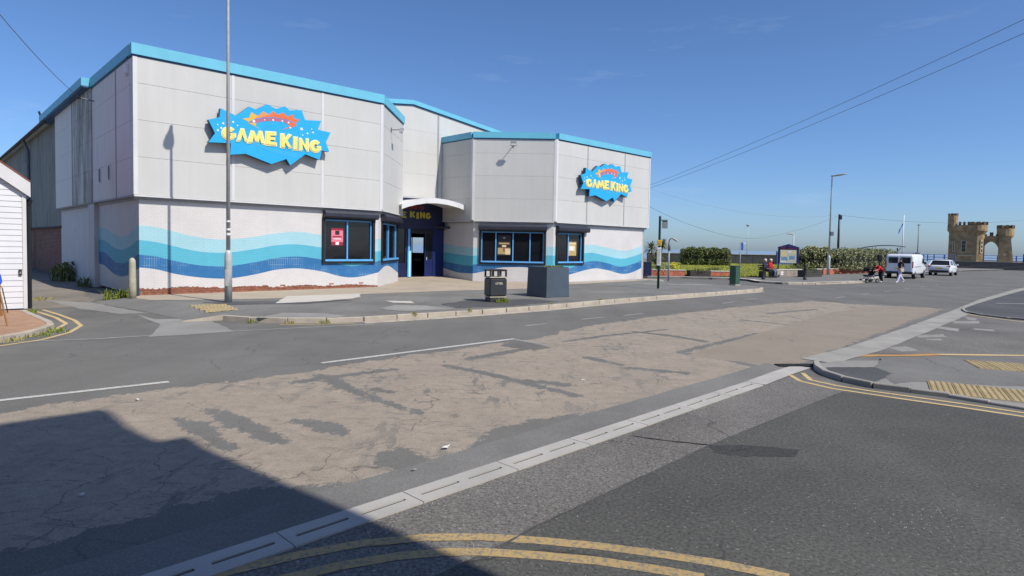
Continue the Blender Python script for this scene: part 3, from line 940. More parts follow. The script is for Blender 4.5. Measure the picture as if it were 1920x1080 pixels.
for nm, arr in (('edge_buff', sd_tan), ('edge_smooth', sd_smo), ('edge_bare', bare)):
    at_ = me.attributes.new(nm, 'FLOAT', 'POINT')
    at_.data.foreach_set('value', arr.astype(np.float32))
me.materials.append(MATS['carriageway'])
cw = bpy.data.objects.new('carriageway', me)
COL.objects.link(cw)
cw.parent = road
overlay([(6.9, 12.4), (14.6, 20.6), (16.2, 18.9), (30, 20), (22, 12.9), (12.3, 12.75), (8.2, 12.35)], .006, 'rough_asphalt', 'asphalt_rough', .02, .2, 61)
for k, p in enumerate(DATA['palemarks']):
    overlay(p, .012, 'concrete_patch', 'asphalt_pale', .04, .1, 70 + k)

# slot drain: precast units with two slots each, joint every metre
drain = MB()
def unit(mb, half=.138, L=1.045):
    g_ = .004
    for a, b_ in ((-half, -.018), (.018, half)):
        mb.box(((a + b_) / 2, 0, 0), (b_ - a, L - 2 * g_, .06))
    for y0, y1 in ((-L / 2 + g_, -L / 2 + .075), (-.05, .05), (L / 2 - .075, L / 2 - g_)):
        mb.box((0, (y0 + y1) / 2, -.0005), (.0362, y1 - y0, .06))
    return mb
um = unit(MB()).mesh('drain_unit', 'concrete_drain')
ch = structure(MB().sheet([dr(-4.2, .138), dr(7.35, .138), dr(7.35, -.138), dr(-4.2, -.138)], .003).build('drain_channel', 'slot_dark'))
for k in range(-4, 7):
    p = dr(k * 1.045 + .52, 0)
    inst('drain_unit', um, (p[0], p[1], .0 - .018 + .004), atan2(DD[1], DD[0]) - pi / 2, ch)
# beyond the gully the line goes on as a plain concrete channel
cl = [dr(7.35, 0), (5.6, 11.35), (7.32, 12.87), (10.75, 16.45), (15.6, 21.6), (20.7, 27.2), (29.4, 36.1), (42, 48)]
MB().ribbon([cl[0], (4.5, 10.2), (5.05, 10.75)], .3, .011).build('channel_strip', 'concrete_drain', ch)
MB().ribbon(cl[1:], .62, .011, 0, .02, 3).build('channel_strip', 'concrete_grey', ch)
for t in (0, .42):
    p = (4.72 + t * .9, 10.55 + t * .1)
    inst('gully_grate', MB().box((0, 0, 0), (.36, .2, .012), 0).mesh('gully_grate', 'slot_dark'), (p[0] + .1, p[1] + .28, .017), radians(8), ch)

# painted lines
def line(pts, w, mat, z=.016, jag=.003, seed=1, name='road_marking'):
    return MB().ribbon(pts, w, z if z > .05 else z * .4, 0, jag, seed).build(name, mat, road)
line([(-7.4, 6.45), (-6.18, 7.58), (-4.80, 8.72)], .11, 'paint_white', seed=1)
line([(-3.13, 10.3), (.08, 13.42)], .11, 'paint_white', seed=2)
line([(.1, 13.3), (.75, 12.6)], .12, 'paint_white_worn', seed=3)
for k, p in enumerate(DATA['crossdash']):
    line(p, .12, 'paint_white_worn', seed=5 + k)
for k in range(7):
    t = 15.5 + k * 3.6
    line([(.5 + .715 * t, 13.9 + .70 * t), (.5 + .715 * (t + 1.1), 13.9 + .70 * (t + 1.1))], .11, 'paint_white_worn', seed=30 + k)
line(DATA['yl_a'], .105, 'paint_yellow', seed=11)
line(DATA['yl_b'], .105, 'paint_yellow', seed=12)
line(DATA['yl_isl'], .075, 'paint_yellow_pale', seed=13)
line(DATA['yl_isl2'], .075, 'paint_yellow_pale', seed=14)
line(DATA['yl_top'][:5], .2, 'paint_yellow_orange', .017, .02, 15)
line(DATA['yl_top'][4:], .16, 'paint_yellow_pale', seed=16)
line(DATA['yl_2'], .1, 'paint_yellow_pale', seed=17)
line(DATA['hyl1'], .09, 'paint_yellow_pale', seed=18)
line(DATA['hyl2'], .09, 'paint_yellow_pale', seed=19)
line([(-5.6, 15.05), (-4.7, 15.2), (-3.9, 15.55)], .08, 'paint_yellow_pale', seed=20)

# ---- pavement in front of the arcade
KERB = [(-7.3, 15.75), (-6.2, 15.35), (-4.9, 15.42), (-3.9, 15.85), (-2.3, 17.05), (-.9, 18.2), (.75, 19.65), (2.65, 21.7), (5.0, 24.05), (7.75, 26.6), (12.2, 30.75)]
CORN = [(12.75, 31.5), (12.75, 32.3), (12.2, 33.1), (10.9, 34.2), (9.6, 36.4), (9.2, 39.5), (5, 44), (0, 46), (-14, 40), A]
pav = structure(MB().prism(KERB + CORN + [(-12.3, 20.1), (-11.2, 19.2), (-9.9, 18.4)], -.02, PZ, bottom=False).build('pavement', 'asphalt_pave'))
# dropped end of the footway, sloping down to the alley mouth
rp = MB()
rp.add([(-12.3, 20.1, PZ), (-11.2, 19.2, PZ), (-9.9, 18.4, PZ), (-7.3, 15.75, PZ), (-7.9, 15.3, .006), (-10.6, 17.6, .006), (-11.9, 18.5, .006), (-13.1, 19.5, .006)],
       [(0, 7, 6, 1), (1, 6, 5, 2), (2, 5, 4, 3)])
rp.add([(-7.9, 15.3, .006), (-7.9, 15.3, -.01), (-7.3, 15.75, -.01), (-7.3, 15.75, PZ)], [(0, 1, 2, 3)])
rp.build('footway_ramp', 'asphalt_pave', pav)
MB().hexa([(-8.0, 15.18, -.02), (-7.25, 15.66, -.02), (-7.3, 15.82, -.02), (-8.06, 15.32, -.02), (-8.0, 15.18, .02), (-7.25, 15.66, .128), (-7.3, 15.82, .128), (-8.06, 15.32, .02)]).build('dropper_kerb', 'concrete_kerb', pav)
def pov(poly, z, name, mat, rag=.02, seed=1, step=.12):
    return overlay(poly, z, name, mat, rag, step, seed, pav)
ap = DATA['apron']
pov([(A[0] + .02, A[1] + .02), (-12.2, 20.05), (-11.2, 19.35), (-9.6, 19.75), (-7.5, 20.9), (-5.0, 23.6), (-3.1, 25.2), (-1.0, 26.6), (1.6, 28.4), (4, 30.2), (8.6, 34.6), (9.2, 38.5), (Eq[0], Eq[1] - .1), (Gq[0], Gq[1] - .02), (Fq[0], Fq[1] - .02), (C[0] + .01, C[1]), (B[0] + .01, B[1] - .01)], PZ + .004, 'concrete_apron', 'concrete_apron', .05, 40)
pov([(1.2, 27.8), (4, 29.5), (8.4, 33.9), (9.0, 36), (8.2, 37.4), (3.2, 31.8), (1.5, 30.6)], PZ + .006, 'asphalt_patch', 'asphalt_pave', .05, 39)
for k, (nm, mt_) in enumerate((('paleA', 'concrete_pale'), ('paleB', 'concrete_pale'), ('paleC', 'asphalt_pale'), ('paleD', 'asphalt_pale'))):
    pov(DATA[nm], PZ + .008, 'concrete_patch', mt_, .05, 44 + k)
pov([(-9.4, 18.9), (-8.3, 18.3), (-6.4, 19.0), (-5.2, 20.6), (-6.6, 20.3), (-8, 19.6)], PZ + .006, 'asphalt_patch', 'asphalt_patch', .08, 52)
pov([(-1.6, 18.6), (.4, 19.9), (1.6, 21.5), (.6, 22.2), (-1.6, 21.2), (-2.2, 19.8)], PZ + .006, 'asphalt_patch', 'asphalt_patch', .10, 53)
overlay(DATA['ramp'], .009, 'concrete_ramp', 'asphalt_pale', .03, .15, 54)
overlay([(-13.0, 19.3), (-10.8, 17.6), (-9.8, 16.9), (-10.4, 16.6), (-12.2, 17.6), (-15, 20)], .009, 'concrete_patch', 'asphalt_pale', .05, .15, 55)
overlay([(-13.4, 17.3), (-12.3, 18.2), (-13.6, 20.2), (-26, 36.5), (-31, 33), (-24, 26), (-16, 19)], .007, 'dusty_lane', 'dusty_ground', .15, .3, 56)
MB().ribbon([(-9.9, 11.6), (-8.2, 12.4), (-6.9, 13.4), (-5.2, 14.35), (-3.4, 15.45)], .14, .0052, 0, .03, 6).build('channel_strip', 'asphalt_pale', road)

# kerb stones and the channel blocks before them
def chain(pts, L):
    q = resample(pts, .02)
    out, acc, last = [], 0, q[0]
    for a, b_ in zip(q, q[1:]):
        acc += hypot(b_[0] - a[0], b_[1] - a[1])
        if acc >= L:
            out.append((last, b_)); last = b_; acc = 0
    return out
km = MB().box((0, 0, 0), (.90, .14, .17), bev=.01).mesh('kerb_stone', 'concrete_kerb')
kg = MB().box((0, 0, 0), (.90, .14, .17), bev=.012).mesh('kerb_stone', 'concrete_grey')
cm = MB().box((0, 0, 0), (.45, .28, .05), bev=.006).mesh('channel_block', 'concrete_kerb')
rk = random.Random(3)
for a, b_ in chain(KERB + CORN[:4], .91):
    an = atan2(b_[1] - a[1], b_[0] - a[0])
    inst('kerb_stone', km, ((a[0] + b_[0]) / 2, (a[1] + b_[1]) / 2, .045 + rk.uniform(-.006, .006)), an + rk.uniform(-.01, .01), pav)
for a, b_ in chain([(p[0] + .17, p[1] - .17) for p in KERB[3:]], .46):
    an = atan2(b_[1] - a[1], b_[0] - a[0])
    inst('channel_block', cm, ((a[0] + b_[0]) / 2, (a[1] + b_[1]) / 2, -.012 + rk.uniform(-.002, .003)), an, pav)

# tactile slabs: blistered 400 mm flags
tm = MB()
tm.box((0, 0, 0), (.394, .394, .05), bev=.006)
for i in range(4):
    for j in range(4):
        x, y = (i - 1.5) * .098, (j - 1.5) * .098
        tm.lathe((x, y, .0249), [(.034, 0), (.026, .009)], 6)
tmesh = tm.mesh('tactile_slab', 'tactile_buff')
def tactile(p0, e1, n1, n2, z, parent, skip=(), w=.4):
    l = hypot(*e1); e1 = (e1[0] / l, e1[1] / l); e2 = (e1[1], -e1[0])
    for i in range(n1):
        for j in range(n2):
            if (i, j) in skip:
                continue
            x = p0[0] + e1[0] * w * (i + .5) + e2[0] * w * (j + .5)
            y = p0[1] + e1[1] * w * (i + .5) + e2[1] * w * (j + .5)
            inst('tactile_slab', tmesh, (x, y, z - .018 + rk.uniform(-.0015, .0015)), atan2(e1[1], e1[0]), parent, (w / .4, w / .4, 1))

# ---- pointed corner of the near-side footway
isl = structure(MB().prism(DATA['island'], -.02, .03, bottom=False).build('footway_corner', 'asphalt_pale'))
overlay(DATA['isl_dark'], .0345, 'asphalt_patch', 'asphalt_patch', .03, .1, 90, isl)
overlay([(5.75, 9.3), (6.3, 9.55), (8.5, 9.2), (12, 9.4), (12, 12.2), (9.5, 12.1), (7.0, 11.75), (6.2, 10.6)], .0325, 'asphalt_patch', 'asphalt_pave', .04, .12, 91, isl)
tactile((6.46, 9.62), (.86, -.51), 10, 3, .036, isl, (), .305)
tactile((8.45, 11.60), (.93, -.37), 10, 3, .036, isl, (), .305)
for a, b_ in chain(DATA['island'][:8], .46):
    an = atan2(b_[1] - a[1], b_[0] - a[0])
    inst('kerb_stone', kg, ((a[0] + b_[0]) / 2, (a[1] + b_[1]) / 2, -.047 + max(0, .05 - .045 * max(0, a[0] - 5.3))), an, isl, (.51, .7, 1))
isl2 = structure(MB().prism(DATA['isl2'], -.02, .05, bottom=False).build('footway_far_corner', 'asphalt_patch'))
overlay([(17.2, 20.3), (19.5, 20.4), (24, 22.8), (22, 23.4), (18.6, 21.6)], .055, 'concrete_patch', 'asphalt_pale', .05, .15, 92, isl2)
i2 = DATA['isl2']
for a, b_ in chain([i2[6], i2[7], i2[8], i2[9], i2[0], i2[1], i2[2], i2[3], i2[4]], .9):
    an = atan2(b_[1] - a[1], b_[0] - a[0])
    inst('kerb_stone', kg, ((a[0] + b_[0]) / 2, (a[1] + b_[1]) / 2, -.03), an, isl2, (.99, .7, 1))
line([(19.5, 25.1), (24, 25.6), (34, 27)], .25, 'paint_white_worn', .058, .02, 95)

# buff tactile fan by the alley mouth, laid on the ramp
tac = MB()
tp = [(-9.3, 17.95), (-8.45, 18.35), (-7.5, 17.0), (-7.85, 16.25)]
tac.add([(tp[0][0], tp[0][1], .125), (tp[1][0], tp[1][1], .132), (tp[2][0], tp[2][1], .132), (tp[3][0], tp[3][1], .128)], [(3, 2, 1, 0)])
tac.build('tactile_base', 'tactile_buff', pav)
for i in range(3):
    for j in range(4):
        f1, f2 = (i + .5) / 3, (j + .5) / 4
        x = (tp[0][0] * (1 - f2) + tp[3][0] * f2) * (1 - f1) + (tp[1][0] * (1 - f2) + tp[2][0] * f2) * f1
        y = (tp[0][1] * (1 - f2) + tp[3][1] * f2) * (1 - f1) + (tp[1][1] * (1 - f2) + tp[2][1] * f2) * f1
        inst('tactile_slab', tmesh, (x, y, .118), radians(28), pav, (.9, .9, 1))

# ---- footway by the white hut
hp = structure(MB().prism(DATA['hutpave'], -.02, .10, bottom=False).build('hut_footway', 'brick_paving'))
for a, b_ in chain(DATA['hutpave'][:8], .6):
    an = atan2(b_[1] - a[1], b_[0] - a[0])
    inst('kerb_stone', km, ((a[0] + b_[0]) / 2, (a[1] + b_[1]) / 2, .03), an, hp, (.66, .95, 1))

# ---- far pavement round the gardens, raised bed behind it
FK = [(9.2, 42.4), (14.8, 42.3), (15.6, 40.6), (15.4, 38.8), (16.3, 37.6), (18.4, 38.0), (23.1, 41.2), (27.4, 46.9), (32.6, 54.0), (43.6, 66.0), (57.4, 77.6), (66, 84)]
fpav = structure(MB().prism(FK + [(60, 100), (20, 110), (-10, 90), (-6, 60), (4, 48)], -.02, PZ, bottom=False).build('promenade_footway', 'asphalt_pave'))
MB().ribbon([(p[0] + .05, p[1] + .22) for p in FK], .5, PZ + .006, 0, .03, 4).build('pale_edging', 'concrete_pale', fpav)
for a, b_ in chain(FK[3:10], .92):
    an = atan2(b_[1] - a[1], b_[0] - a[0])
    inst('kerb_stone', km, ((a[0] + b_[0]) / 2, (a[1] + b_[1]) / 2, .045), an, fpav)
MB().ribbon([(7.0, 33.1), (9.5, 33.5), (11.6, 33.4)], .22, PZ + .01, 0, .03, 5).build('pale_edging', 'concrete_pale', pav)
lw = structure(MB().sheet([(8.5, 44.3), (16.6, 44.0), (19.5, 46.5), (24.2, 51.6), (30, 60), (44, 80), (44, 87), (16, 87), (10, 60)], .16).build('lawn', 'lawn'))
rg = random.Random(21)
gm = MB()
for k in range(16000):
    y = 44.3 + 42 * rg.random() ** 1.6
    x = 8.8 + (y - 44) * .2 + rg.random() * (9.0 + (y - 44) * .35)
    if x > 17.2 + (y - 44.3) * .72:
        continue
    h = rg.uniform(.04, .11); a = rg.uniform(0, 6.28); w = .02 + .0006 * (y - 44)
    dx, dy = cos(a) * w, sin(a) * w
    gm.add([(x - dx, y - dy, .16), (x + dx, y + dy, .16), (x + rg.uniform(-.04, .04), y + rg.uniform(-.04, .04), .16 + h)], [(0, 1, 2)])
g_o = gm.build('grass_blades', 'leaf_grass', lw)
g_o['kind'] = 'stuff'

# ------------------------------------------------------------------ the amusement arcade
arc = thing('amusement_arcade', 'large white clad amusement arcade with cyan parapet and blue wave mural', 'arcade', (A[0], A[1], 0))
MUR = DATA['mural']

def mural_wall(face, s0, s1, ztop, wins=(), zbot=PZ, parent=arc):
    fr = FR[face]
    cur = [interp(c) for c in MUR[face]]
    xs = set(np.linspace(s0, s1, max(2, int((s1 - s0) / .14))).tolist() + [s0, s1])
    for w in wins:
        xs |= {w[0], w[1]}
    xs = sorted(xs)
    mb = MB()
    mats = [0, 1, 2, 3, 0]
    for a, b_ in zip(xs, xs[1:]):
        za = [zbot] + [cur[k](a) for k in (3, 2, 1, 0)] + [ztop]
        zb = [zbot] + [cur[k](b_) for k in (3, 2, 1, 0)] + [ztop]
        mid = (a + b_) / 2
        win = [w for w in wins if w[0] <= mid <= w[1]]
        for k in range(5):
            spans = [(za[k], za[k + 1], zb[k], zb[k + 1])]
            for w in win:
                lo, hi = w[2], w[3]
                spans = [(za[k], min(za[k + 1], lo), zb[k], min(zb[k + 1], lo)), (max(za[k], hi), za[k + 1], max(zb[k], hi), zb[k + 1])]
            for p0, p1, q0, q1 in spans:
                if p1 - p0 < 1e-4 and q1 - q0 < 1e-4:
                    continue
                if p1 < p0 or q1 < q0:
                    p1, q1 = max(p0, p1), max(q0, q1)
                    if p1 - p0 < 1e-4 and q1 - q0 < 1e-4:
                        continue
                mb.quad(fp(fr, a, p0), fp(fr, b_, q0), fp(fr, b_, q1), fp(fr, a, p1), mats[k], [(a, p0), (b_, q0), (b_, q1), (a, p1)])
    return mb.build('mural_wall', ['mural_white', 'mural_dark', 'mural_mid', 'mural_light'], parent)

def panels(face, cols, rows, d0, d1, mat, gap=.0025, parent=arc):
    fr = FR[face]
    mb_core = MB().slab(fr, cols[0] + .02, cols[-1] - .02, rows[0] + .02, rows[-1] - .02, d0 - .14, d0 - .002)
    mb_core.build('core_wall', 'cladding', parent)
    for i, (a, b_) in enumerate(zip(cols, cols[1:])):
        for z0, z1 in zip(rows, rows[1:]):
            m_ = mat(i) if callable(mat) else mat
            e = .006
            p = []
            mb = MB()
            ins = [(gap, d0), (gap, d1 - e), (gap + e, d1)]
            rings = [[fp(fr, a + g_, z0 + g_, d), fp(fr, b_ - g_, z0 + g_, d), fp(fr, b_ - g_, z1 - g_, d), fp(fr, a + g_, z1 - g_, d)] for g_, d in ins]
            mb.loft(rings)
            mb.build('cladding_panel', m_, parent)

def cap(face, s0, s1, z0, z1, d, parent=arc, over0=0.0, over1=0.0, mat='cap_cyan'):
    fr = FR[face]
    o = MB().slab(fr, s0 - over0, s1 + over1, z0, z1, -.5, d).build('parapet_cap', mat, parent)
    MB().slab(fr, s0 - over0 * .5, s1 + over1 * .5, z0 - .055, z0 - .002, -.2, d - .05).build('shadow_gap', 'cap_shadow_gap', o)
    return o

OV = .18
LT, LB = 8.374, 3.46        # left block: top, bottom of the cladding
RT, RB = 7.925, 3.32        # right block
rowsL = [LB, 4.71, 5.92, 7.11, LT - .36]
rowsR = [RB, 4.47, 5.66, 6.83, RT - .31]

# windows: (s0, s1, z0, z1) openings
WFR = (6.62, 8.88, 1.24, 3.0)
WCA = (.62, 4.02, 1.24, 2.98)
WF = (.40, 3.76, 1.12, 2.80)
WG = (.27, 2.38, 1.14, 2.80)
mural_wall('front', 0, 9.158, LB + .02, [WFR], PZ + .26)
mural_wall('cant', 0, 4.335, LB + .02, [WCA])
mural_wall('F', 0, 4.23, RB + .02, [WF])
mural_wall('G', 0, 8.287, RB + .02, [WG])
mural_wall('ret', 0, 2.546, RB + .02)
mural_wall('side', 0, 6.2, LB + .02)

# red-brick plinth showing below the paint on the street front
bm_ = MB().box((0, 0, 0), (.218, .05, .066), bev=.004).mesh('brick', 'brick_red')
pl = MB().slab(FR['front'], .005, 9.15, PZ - .05, PZ + .27, -.12, -.012).build('plinth', 'mortar', arc)
rb = random.Random(5)
for r_ in range(3):
    for k in range(40):
        s_ = .11 + k * .2285 + (.114 if r_ % 2 else 0)
        if s_ > 9.05:
            continue
        z_ = PZ + .035 + r_ * .078
        p = fp(FR['front'], s_, z_, -.022 + rb.uniform(-.004, .004))
        inst('brick', bm_, p, atan2(U[1], U[0]), pl)
# ragged lower edge of the white paint, hanging over the bricks
rg2 = random.Random(9)
pe = MB()
prev = None
for k in range(0, 184):
    s_ = k * .05
    z_ = PZ + .26 - max(0, min(.25, (.025 + .014 * s_ if s_ > 1.5 else .05 * rg2.random()) + rg2.uniform(-.02, .02) + .03 * sin(s_ * 3)))
    if prev:
        pe.quad(fp(FR['front'], prev[0], prev[1], .006), fp(FR['front'], s_, z_, .006), fp(FR['front'], s_, PZ + .275, .006), fp(FR['front'], prev[0], PZ + .275, .006), 0, [(prev[0], prev[1]), (s_, z_), (s_, .4), (prev[0], .4)])
    prev = (s_, z_)
pe.build('paint_edge', 'mural_white', arc)

# upper storey cladding
panels('front', [-OV, 2.98, 6.45, 9.158 + .06], rowsL, OV - .05, OV, 'cladding')
panels('cant', [.0, 4.335], rowsL, OV - .05, OV, 'cladding')
panels('F', [-.0, 4.23 + .05], rowsR, OV - .05, OV, 'cladding')
panels('G', [.0, 2.47, 5.88, 8.287 + .12], rowsR, OV - .05, OV, 'cladding')
panels('ret', [.02, 2.54], rowsR, OV - .05, OV, 'cladding')
panels('side', [.02, 2.25, 6.28], rowsL, OV - .05, OV, 'cladding_side_bounce')
panels('side', [6.30, 10.32, 14.87], rowsL, OV - .05, OV + .05, lambda i: ('cladding_stained', 'cladding_side_bounce')[i])
for s_, d_ in ((2.98, OV), (6.45, OV)):
    MB().slab(FR['front'], s_ - .05, s_ + .05, LB + .01, LT - .37, OV - .02, OV + .012).build('joint_trim', 'trim_white', arc)
for s_ in (2.47, 5.88):
    MB().slab(FR['G'], s_ - .04, s_ + .04, RB + .01, RT - .32, OV - .02, OV + .008).build('joint_trim', 'trim_grey', arc)
for s_ in (2.25, 6.29, 10.32):
    MB().slab(FR['side'], s_ - .05, s_ + .05, LB + .01, LT - .37, OV - .02, OV + .014 + (.05 if s_ > 6.3 else 0)).build('joint_trim', 'trim_grey', arc)
# corner trims
def corner(P, n1, n2, z0, z1, mat='trim_white'):
    mx_ = n1[0] + n2[0], n1[1] + n2[1]
    k = 2 / (mx_[0] ** 2 + mx_[1] ** 2)
    tip = (P[0] + mx_[0] * k * (OV + .012), P[1] + mx_[1] * k * (OV + .012))
    def along(nv, sgn):
        return (nv[1] * sgn, -nv[0] * sgn)
    inn = (P[0] + mx_[0] * k * (OV - .03), P[1] + mx_[1] * k * (OV - .03))
    a = (tip[0] + n1[1] * .13, tip[1] - n1[0] * .13)
    b_ = (tip[0] - n2[1] * .13, tip[1] + n2[0] * .13)
    return MB().prism([a, tip, b_, (b_[0] - n2[0] * .04, b_[1] - n2[1] * .04), inn, (a[0] - n1[0] * .04, a[1] - n1[1] * .04)], z0, z1).build('corner_trim', mat, arc)
corner(B, NN, N2, LB + .01, LT - .37)
corner(Gq, N3, NN, RB + .01, RT - .32)
corner(A, (-U[0], -U[1]), NN, LB + .01, LT - .37)
corner(Fq, NR, N3, RB + .01, RT - .32)
MB().slab(FR['G'], 8.287 + .125, 8.287 + .22, RB + .01, RT - .32, -.3, OV + .01).build('corner_trim', 'trim_white', arc)
MB().slab(FR['cant'], 4.335 + .003, 4.335 + .10, LB + .01, LT - .37, -.3, OV + .01).build('corner_trim', 'trim_white', arc)
# drip trims along the foot of the cladding
for f_, s0, s1, z_ in (('front', -OV, 9.2, LB), ('cant', .02, 4.43, LB), ('F', .0, 4.23, RB), ('G', .02, 8.5, RB), ('ret', .02, 2.54, RB), ('side', .02, 14.87, LB)):
    MB().slab(FR[f_], s0, s1, z_ - .05, z_ - .002, -.1, OV + .03).build('drip_trim', 'trim_white' if f_ != 'side' else 'trim_grey', arc)
    MB().slab(FR[f_], s0 + .05, s1 - .05, z_ - .14, z_ - .052, .004, .05).build('soffit_strip', 'trim_grey', arc)

# parapets
cap('front', -OV - .06, 9.158 + .10, LT - .36, LT, OV + .07)
cap('cant', .04, 4.335, LT - .36, LT - .004, OV + .07, over1=.10)
cap('F', -.06, 4.23, RT - .31, RT, OV + .07)
cap('G', .02, 8.287 + .24, RT - .31, RT - .004, OV + .07)
cap('ret', .0, 2.54, RT - .31, RT - .006, OV + .07)
cap('side', .0, 6.25, LT - .36, LT - .004, OV + .07)
cap('side', 6.25, 17.6, LT - .33, LT - .01, OV + .36)

# roofs
def inset_poly(ps):
    return ps
MB().sheet([A, B, C, (-8.2, 34.0), (A[0] - NN[0] * 15, A[1] - NN[1] * 15)], LT - .25).build('roof', 'roof_sheet', arc)
MB().sheet([Fq, Gq, Eq, (Eq[0] - NN[0] * 9, Eq[1] - NN[1] * 9), (Rq[0] + 2, Rq[1] + 5), Rq], RT - .22).build('roof', 'roof_sheet', arc)
MB().slab((Eq, (-NN[0], -NN[1]), U), 0, 9, PZ, RT - .3, -.2, 0).build('end_wall', 'mural_white', arc)

# ---- raised gable wall above the recessed entrance
dz = FR['door']
APEX = .38
def gtop(s_):
    return 9.61 - .122 * abs(s_ - APEX)
for a, b_ in ((-4.2, 2.075), (2.083, 8.2)):
    zs = [2.95, 4.52, 5.76, 6.92, 8.07, None]
    for z0, z1 in zip(zs, zs[1:]):
        sub_ = [a, APEX, b_] if (z1 is None and a < APEX < b_) else [a, b_]
        bot = [(s_, z0 + .0025) for s_ in (a, b_)]
        top = [(s_, (gtop(s_) - .22) if z1 is None else z1 - .0025) for s_ in sub_][::-1]
        ring_ = bot + top
        MB().loft([[fp(dz, s_, z_, d) for s_, z_ in ring_] for d in (-.06, 0.0)]).build('cladding_panel', 'cladding', arc)
MB().slab(dz, -4.1, 8.0, 2.97, 8.3, -.3, -.062).build('core_wall', 'cladding', arc)
MB().slab(dz, 2.03, 2.13, 4.3, gtop(2.1) - .24, -.02, .012).build('joint_trim', 'trim_grey', arc)
gc, gs = MB(), MB()
for a, b_ in ((-4.2, APEX), (APEX, 8.3)):
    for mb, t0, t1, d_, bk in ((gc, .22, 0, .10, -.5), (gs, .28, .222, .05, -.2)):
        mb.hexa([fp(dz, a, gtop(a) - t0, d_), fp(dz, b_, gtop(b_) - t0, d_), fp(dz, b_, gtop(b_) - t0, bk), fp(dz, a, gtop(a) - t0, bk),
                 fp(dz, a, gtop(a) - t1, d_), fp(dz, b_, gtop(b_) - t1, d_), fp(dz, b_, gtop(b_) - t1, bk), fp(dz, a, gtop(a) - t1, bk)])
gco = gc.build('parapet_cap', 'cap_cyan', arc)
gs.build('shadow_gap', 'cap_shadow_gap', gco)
# the paving rises a little to the doorway
DZ = .25
MB().add([fp(dz, -1.15, PZ + .006, 1.15), fp(dz, 2.5, PZ + .006, 2.5), fp(dz, 2.54, DZ, .0), fp(dz, -3.2, DZ, 0), fp(dz, -1.4, PZ + .006, .6)], [(4, 0, 1, 2, 3)]).build('door_ramp', 'concrete_apron', arc)

# ---- windows with roller-shutter boxes
def window(face, w, bays, boxover=(.12, .12), boxh=.42, sill=.13, mats=('jamb_dark', 'frame_blue'), wtop=None):
    fr = FR[face]
    s0, s1, z0, z1 = w
    root = MB()
    j = .09
    for a, b_, c_, d_ in ((s0 - j, s0 + .02, z0 - j, z1 + .02), (s1 - .02, s1 + j, z0 - j, z1 + .02)):
        root.slab(fr, a, b_, c_, d_, -.22, .07)
    root.slab(fr, s0 + .021, s1 - .021, z0 - j + .002, z0 + .002, -.22, .068)
    root.slab(fr, s0 + .021, s1 - .021, z1 - .04, z1 + .02, -.22, .066)
    o = root.build('window', mats[0], arc)
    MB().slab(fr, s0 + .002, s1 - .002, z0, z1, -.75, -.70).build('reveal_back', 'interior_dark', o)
    f = MB()
    i0, i1, k0, k1 = s0 + .025, s1 - .025, z0 + .005, z1 - .045
    t = .055
    f.slab(fr, i0, i0 + t, k0, k1, -.14, -.04)
    f.slab(fr, i1 - t, i1, k0, k1, -.14, -.04)
    f.slab(fr, i0 + t, i1 - t, k1 - t, k1, -.14, -.041)
    f.slab(fr, i0 + t, i1 - t, k0, k0 + t, -.14, -.041)
    f.build('frame', mats[1], o)
    MB().slab(fr, i0, i1, z0 + .004, z0 + .085, -.039, .10).build('sill', mats[1], o)
    e = [i0 + t] + list(bays) + [i1 - t]
    for b_ in bays:
        MB().slab(fr, b_ - .03, b_ + .03, k0 + t + .001, k1 - t - .001, -.135, -.035).build('mullion', mats[1], o)
    for a, b_ in zip(e, e[1:]):
        a += 0 if a == e[0] else .03
        b_ -= 0 if b_ == e[-1] else .03
        MB().slab(fr, a, b_, k0 + t, k1 - t, -.10, -.094).build('pane', 'window_glass', o)
    bx_ = MB()
    bz0 = z1 + .021
    bz1 = min(bz0 + boxh, (LB if face in ('front', 'cant') else RB) - .15)
    prof = [(-.0, bz0), (.20, bz0), (.25, bz0 + .06), (.25, bz1 - .10), (.19, bz1), (0, bz1)]
    rings = [[fp(fr, s_, z_, d_ + .005) for d_, z_ in prof] for s_ in (s0 - boxover[0], s1 + boxover[1])]
    bx_.loft(rings[::-1])
    bo = bx_.build('shutter_box', 'shutter_dark', o)
    MB().slab(fr, s0 + .05, s1 - .05, bz0 - .06, bz0 - .002, .07, .11).build('shutter_slat', 'jamb_dark', bo)
    return o

window('front', WFR, [7.70], (.05, .16), .42)
window('cant', WCA, [2.3], (.15, .2), .36)
window('F', WF, [1.195, 2.105, 3.003], (.12, .12), .3)
window('G', WG, [1.243], (.1, .36), .3)

# posters inside the windows: flat prints on their panes
def poster(face, q, label, parts):
    fr = FR[face]
    s0, s1, z0, z1 = q
    o = MB().slab(fr, s0, s1, z0, z1, -.0935, -.0905)
    base = o.build('window_poster', parts[0])
    base.location = (0, 0, 0)
    tag(base, label, 'poster')
    for k, (nm, a, b_, c_, d_, mt_) in enumerate(parts[1]):
        MB().slab(fr, s0 + (s1 - s0) * a, s0 + (s1 - s0) * b_, z0 + (z1 - z0) * c_, z0 + (z1 - z0) * d_, -.0905, -.0895 + k * .0004).build(nm, mt_, base)
    return base
poster('front', (7.0, 7.53, 1.9, 2.6), 'pink and red poster stuck in the two-pane window left of the entrance',
       ('poster_pink', [('header', 0, 1, .88, 1, 'poster_red'), ('picture', .32, .68, .62, .86, 'poster_dark'), ('text_bar', .1, .9, .47, .55, 'poster_red'), ('text_bar', .2, .8, .36, .41, 'white_paint'), ('footer', 0, 1, 0, .2, 'poster_red'), ('badge', .36, .64, .03, .2, 'white_paint')]))
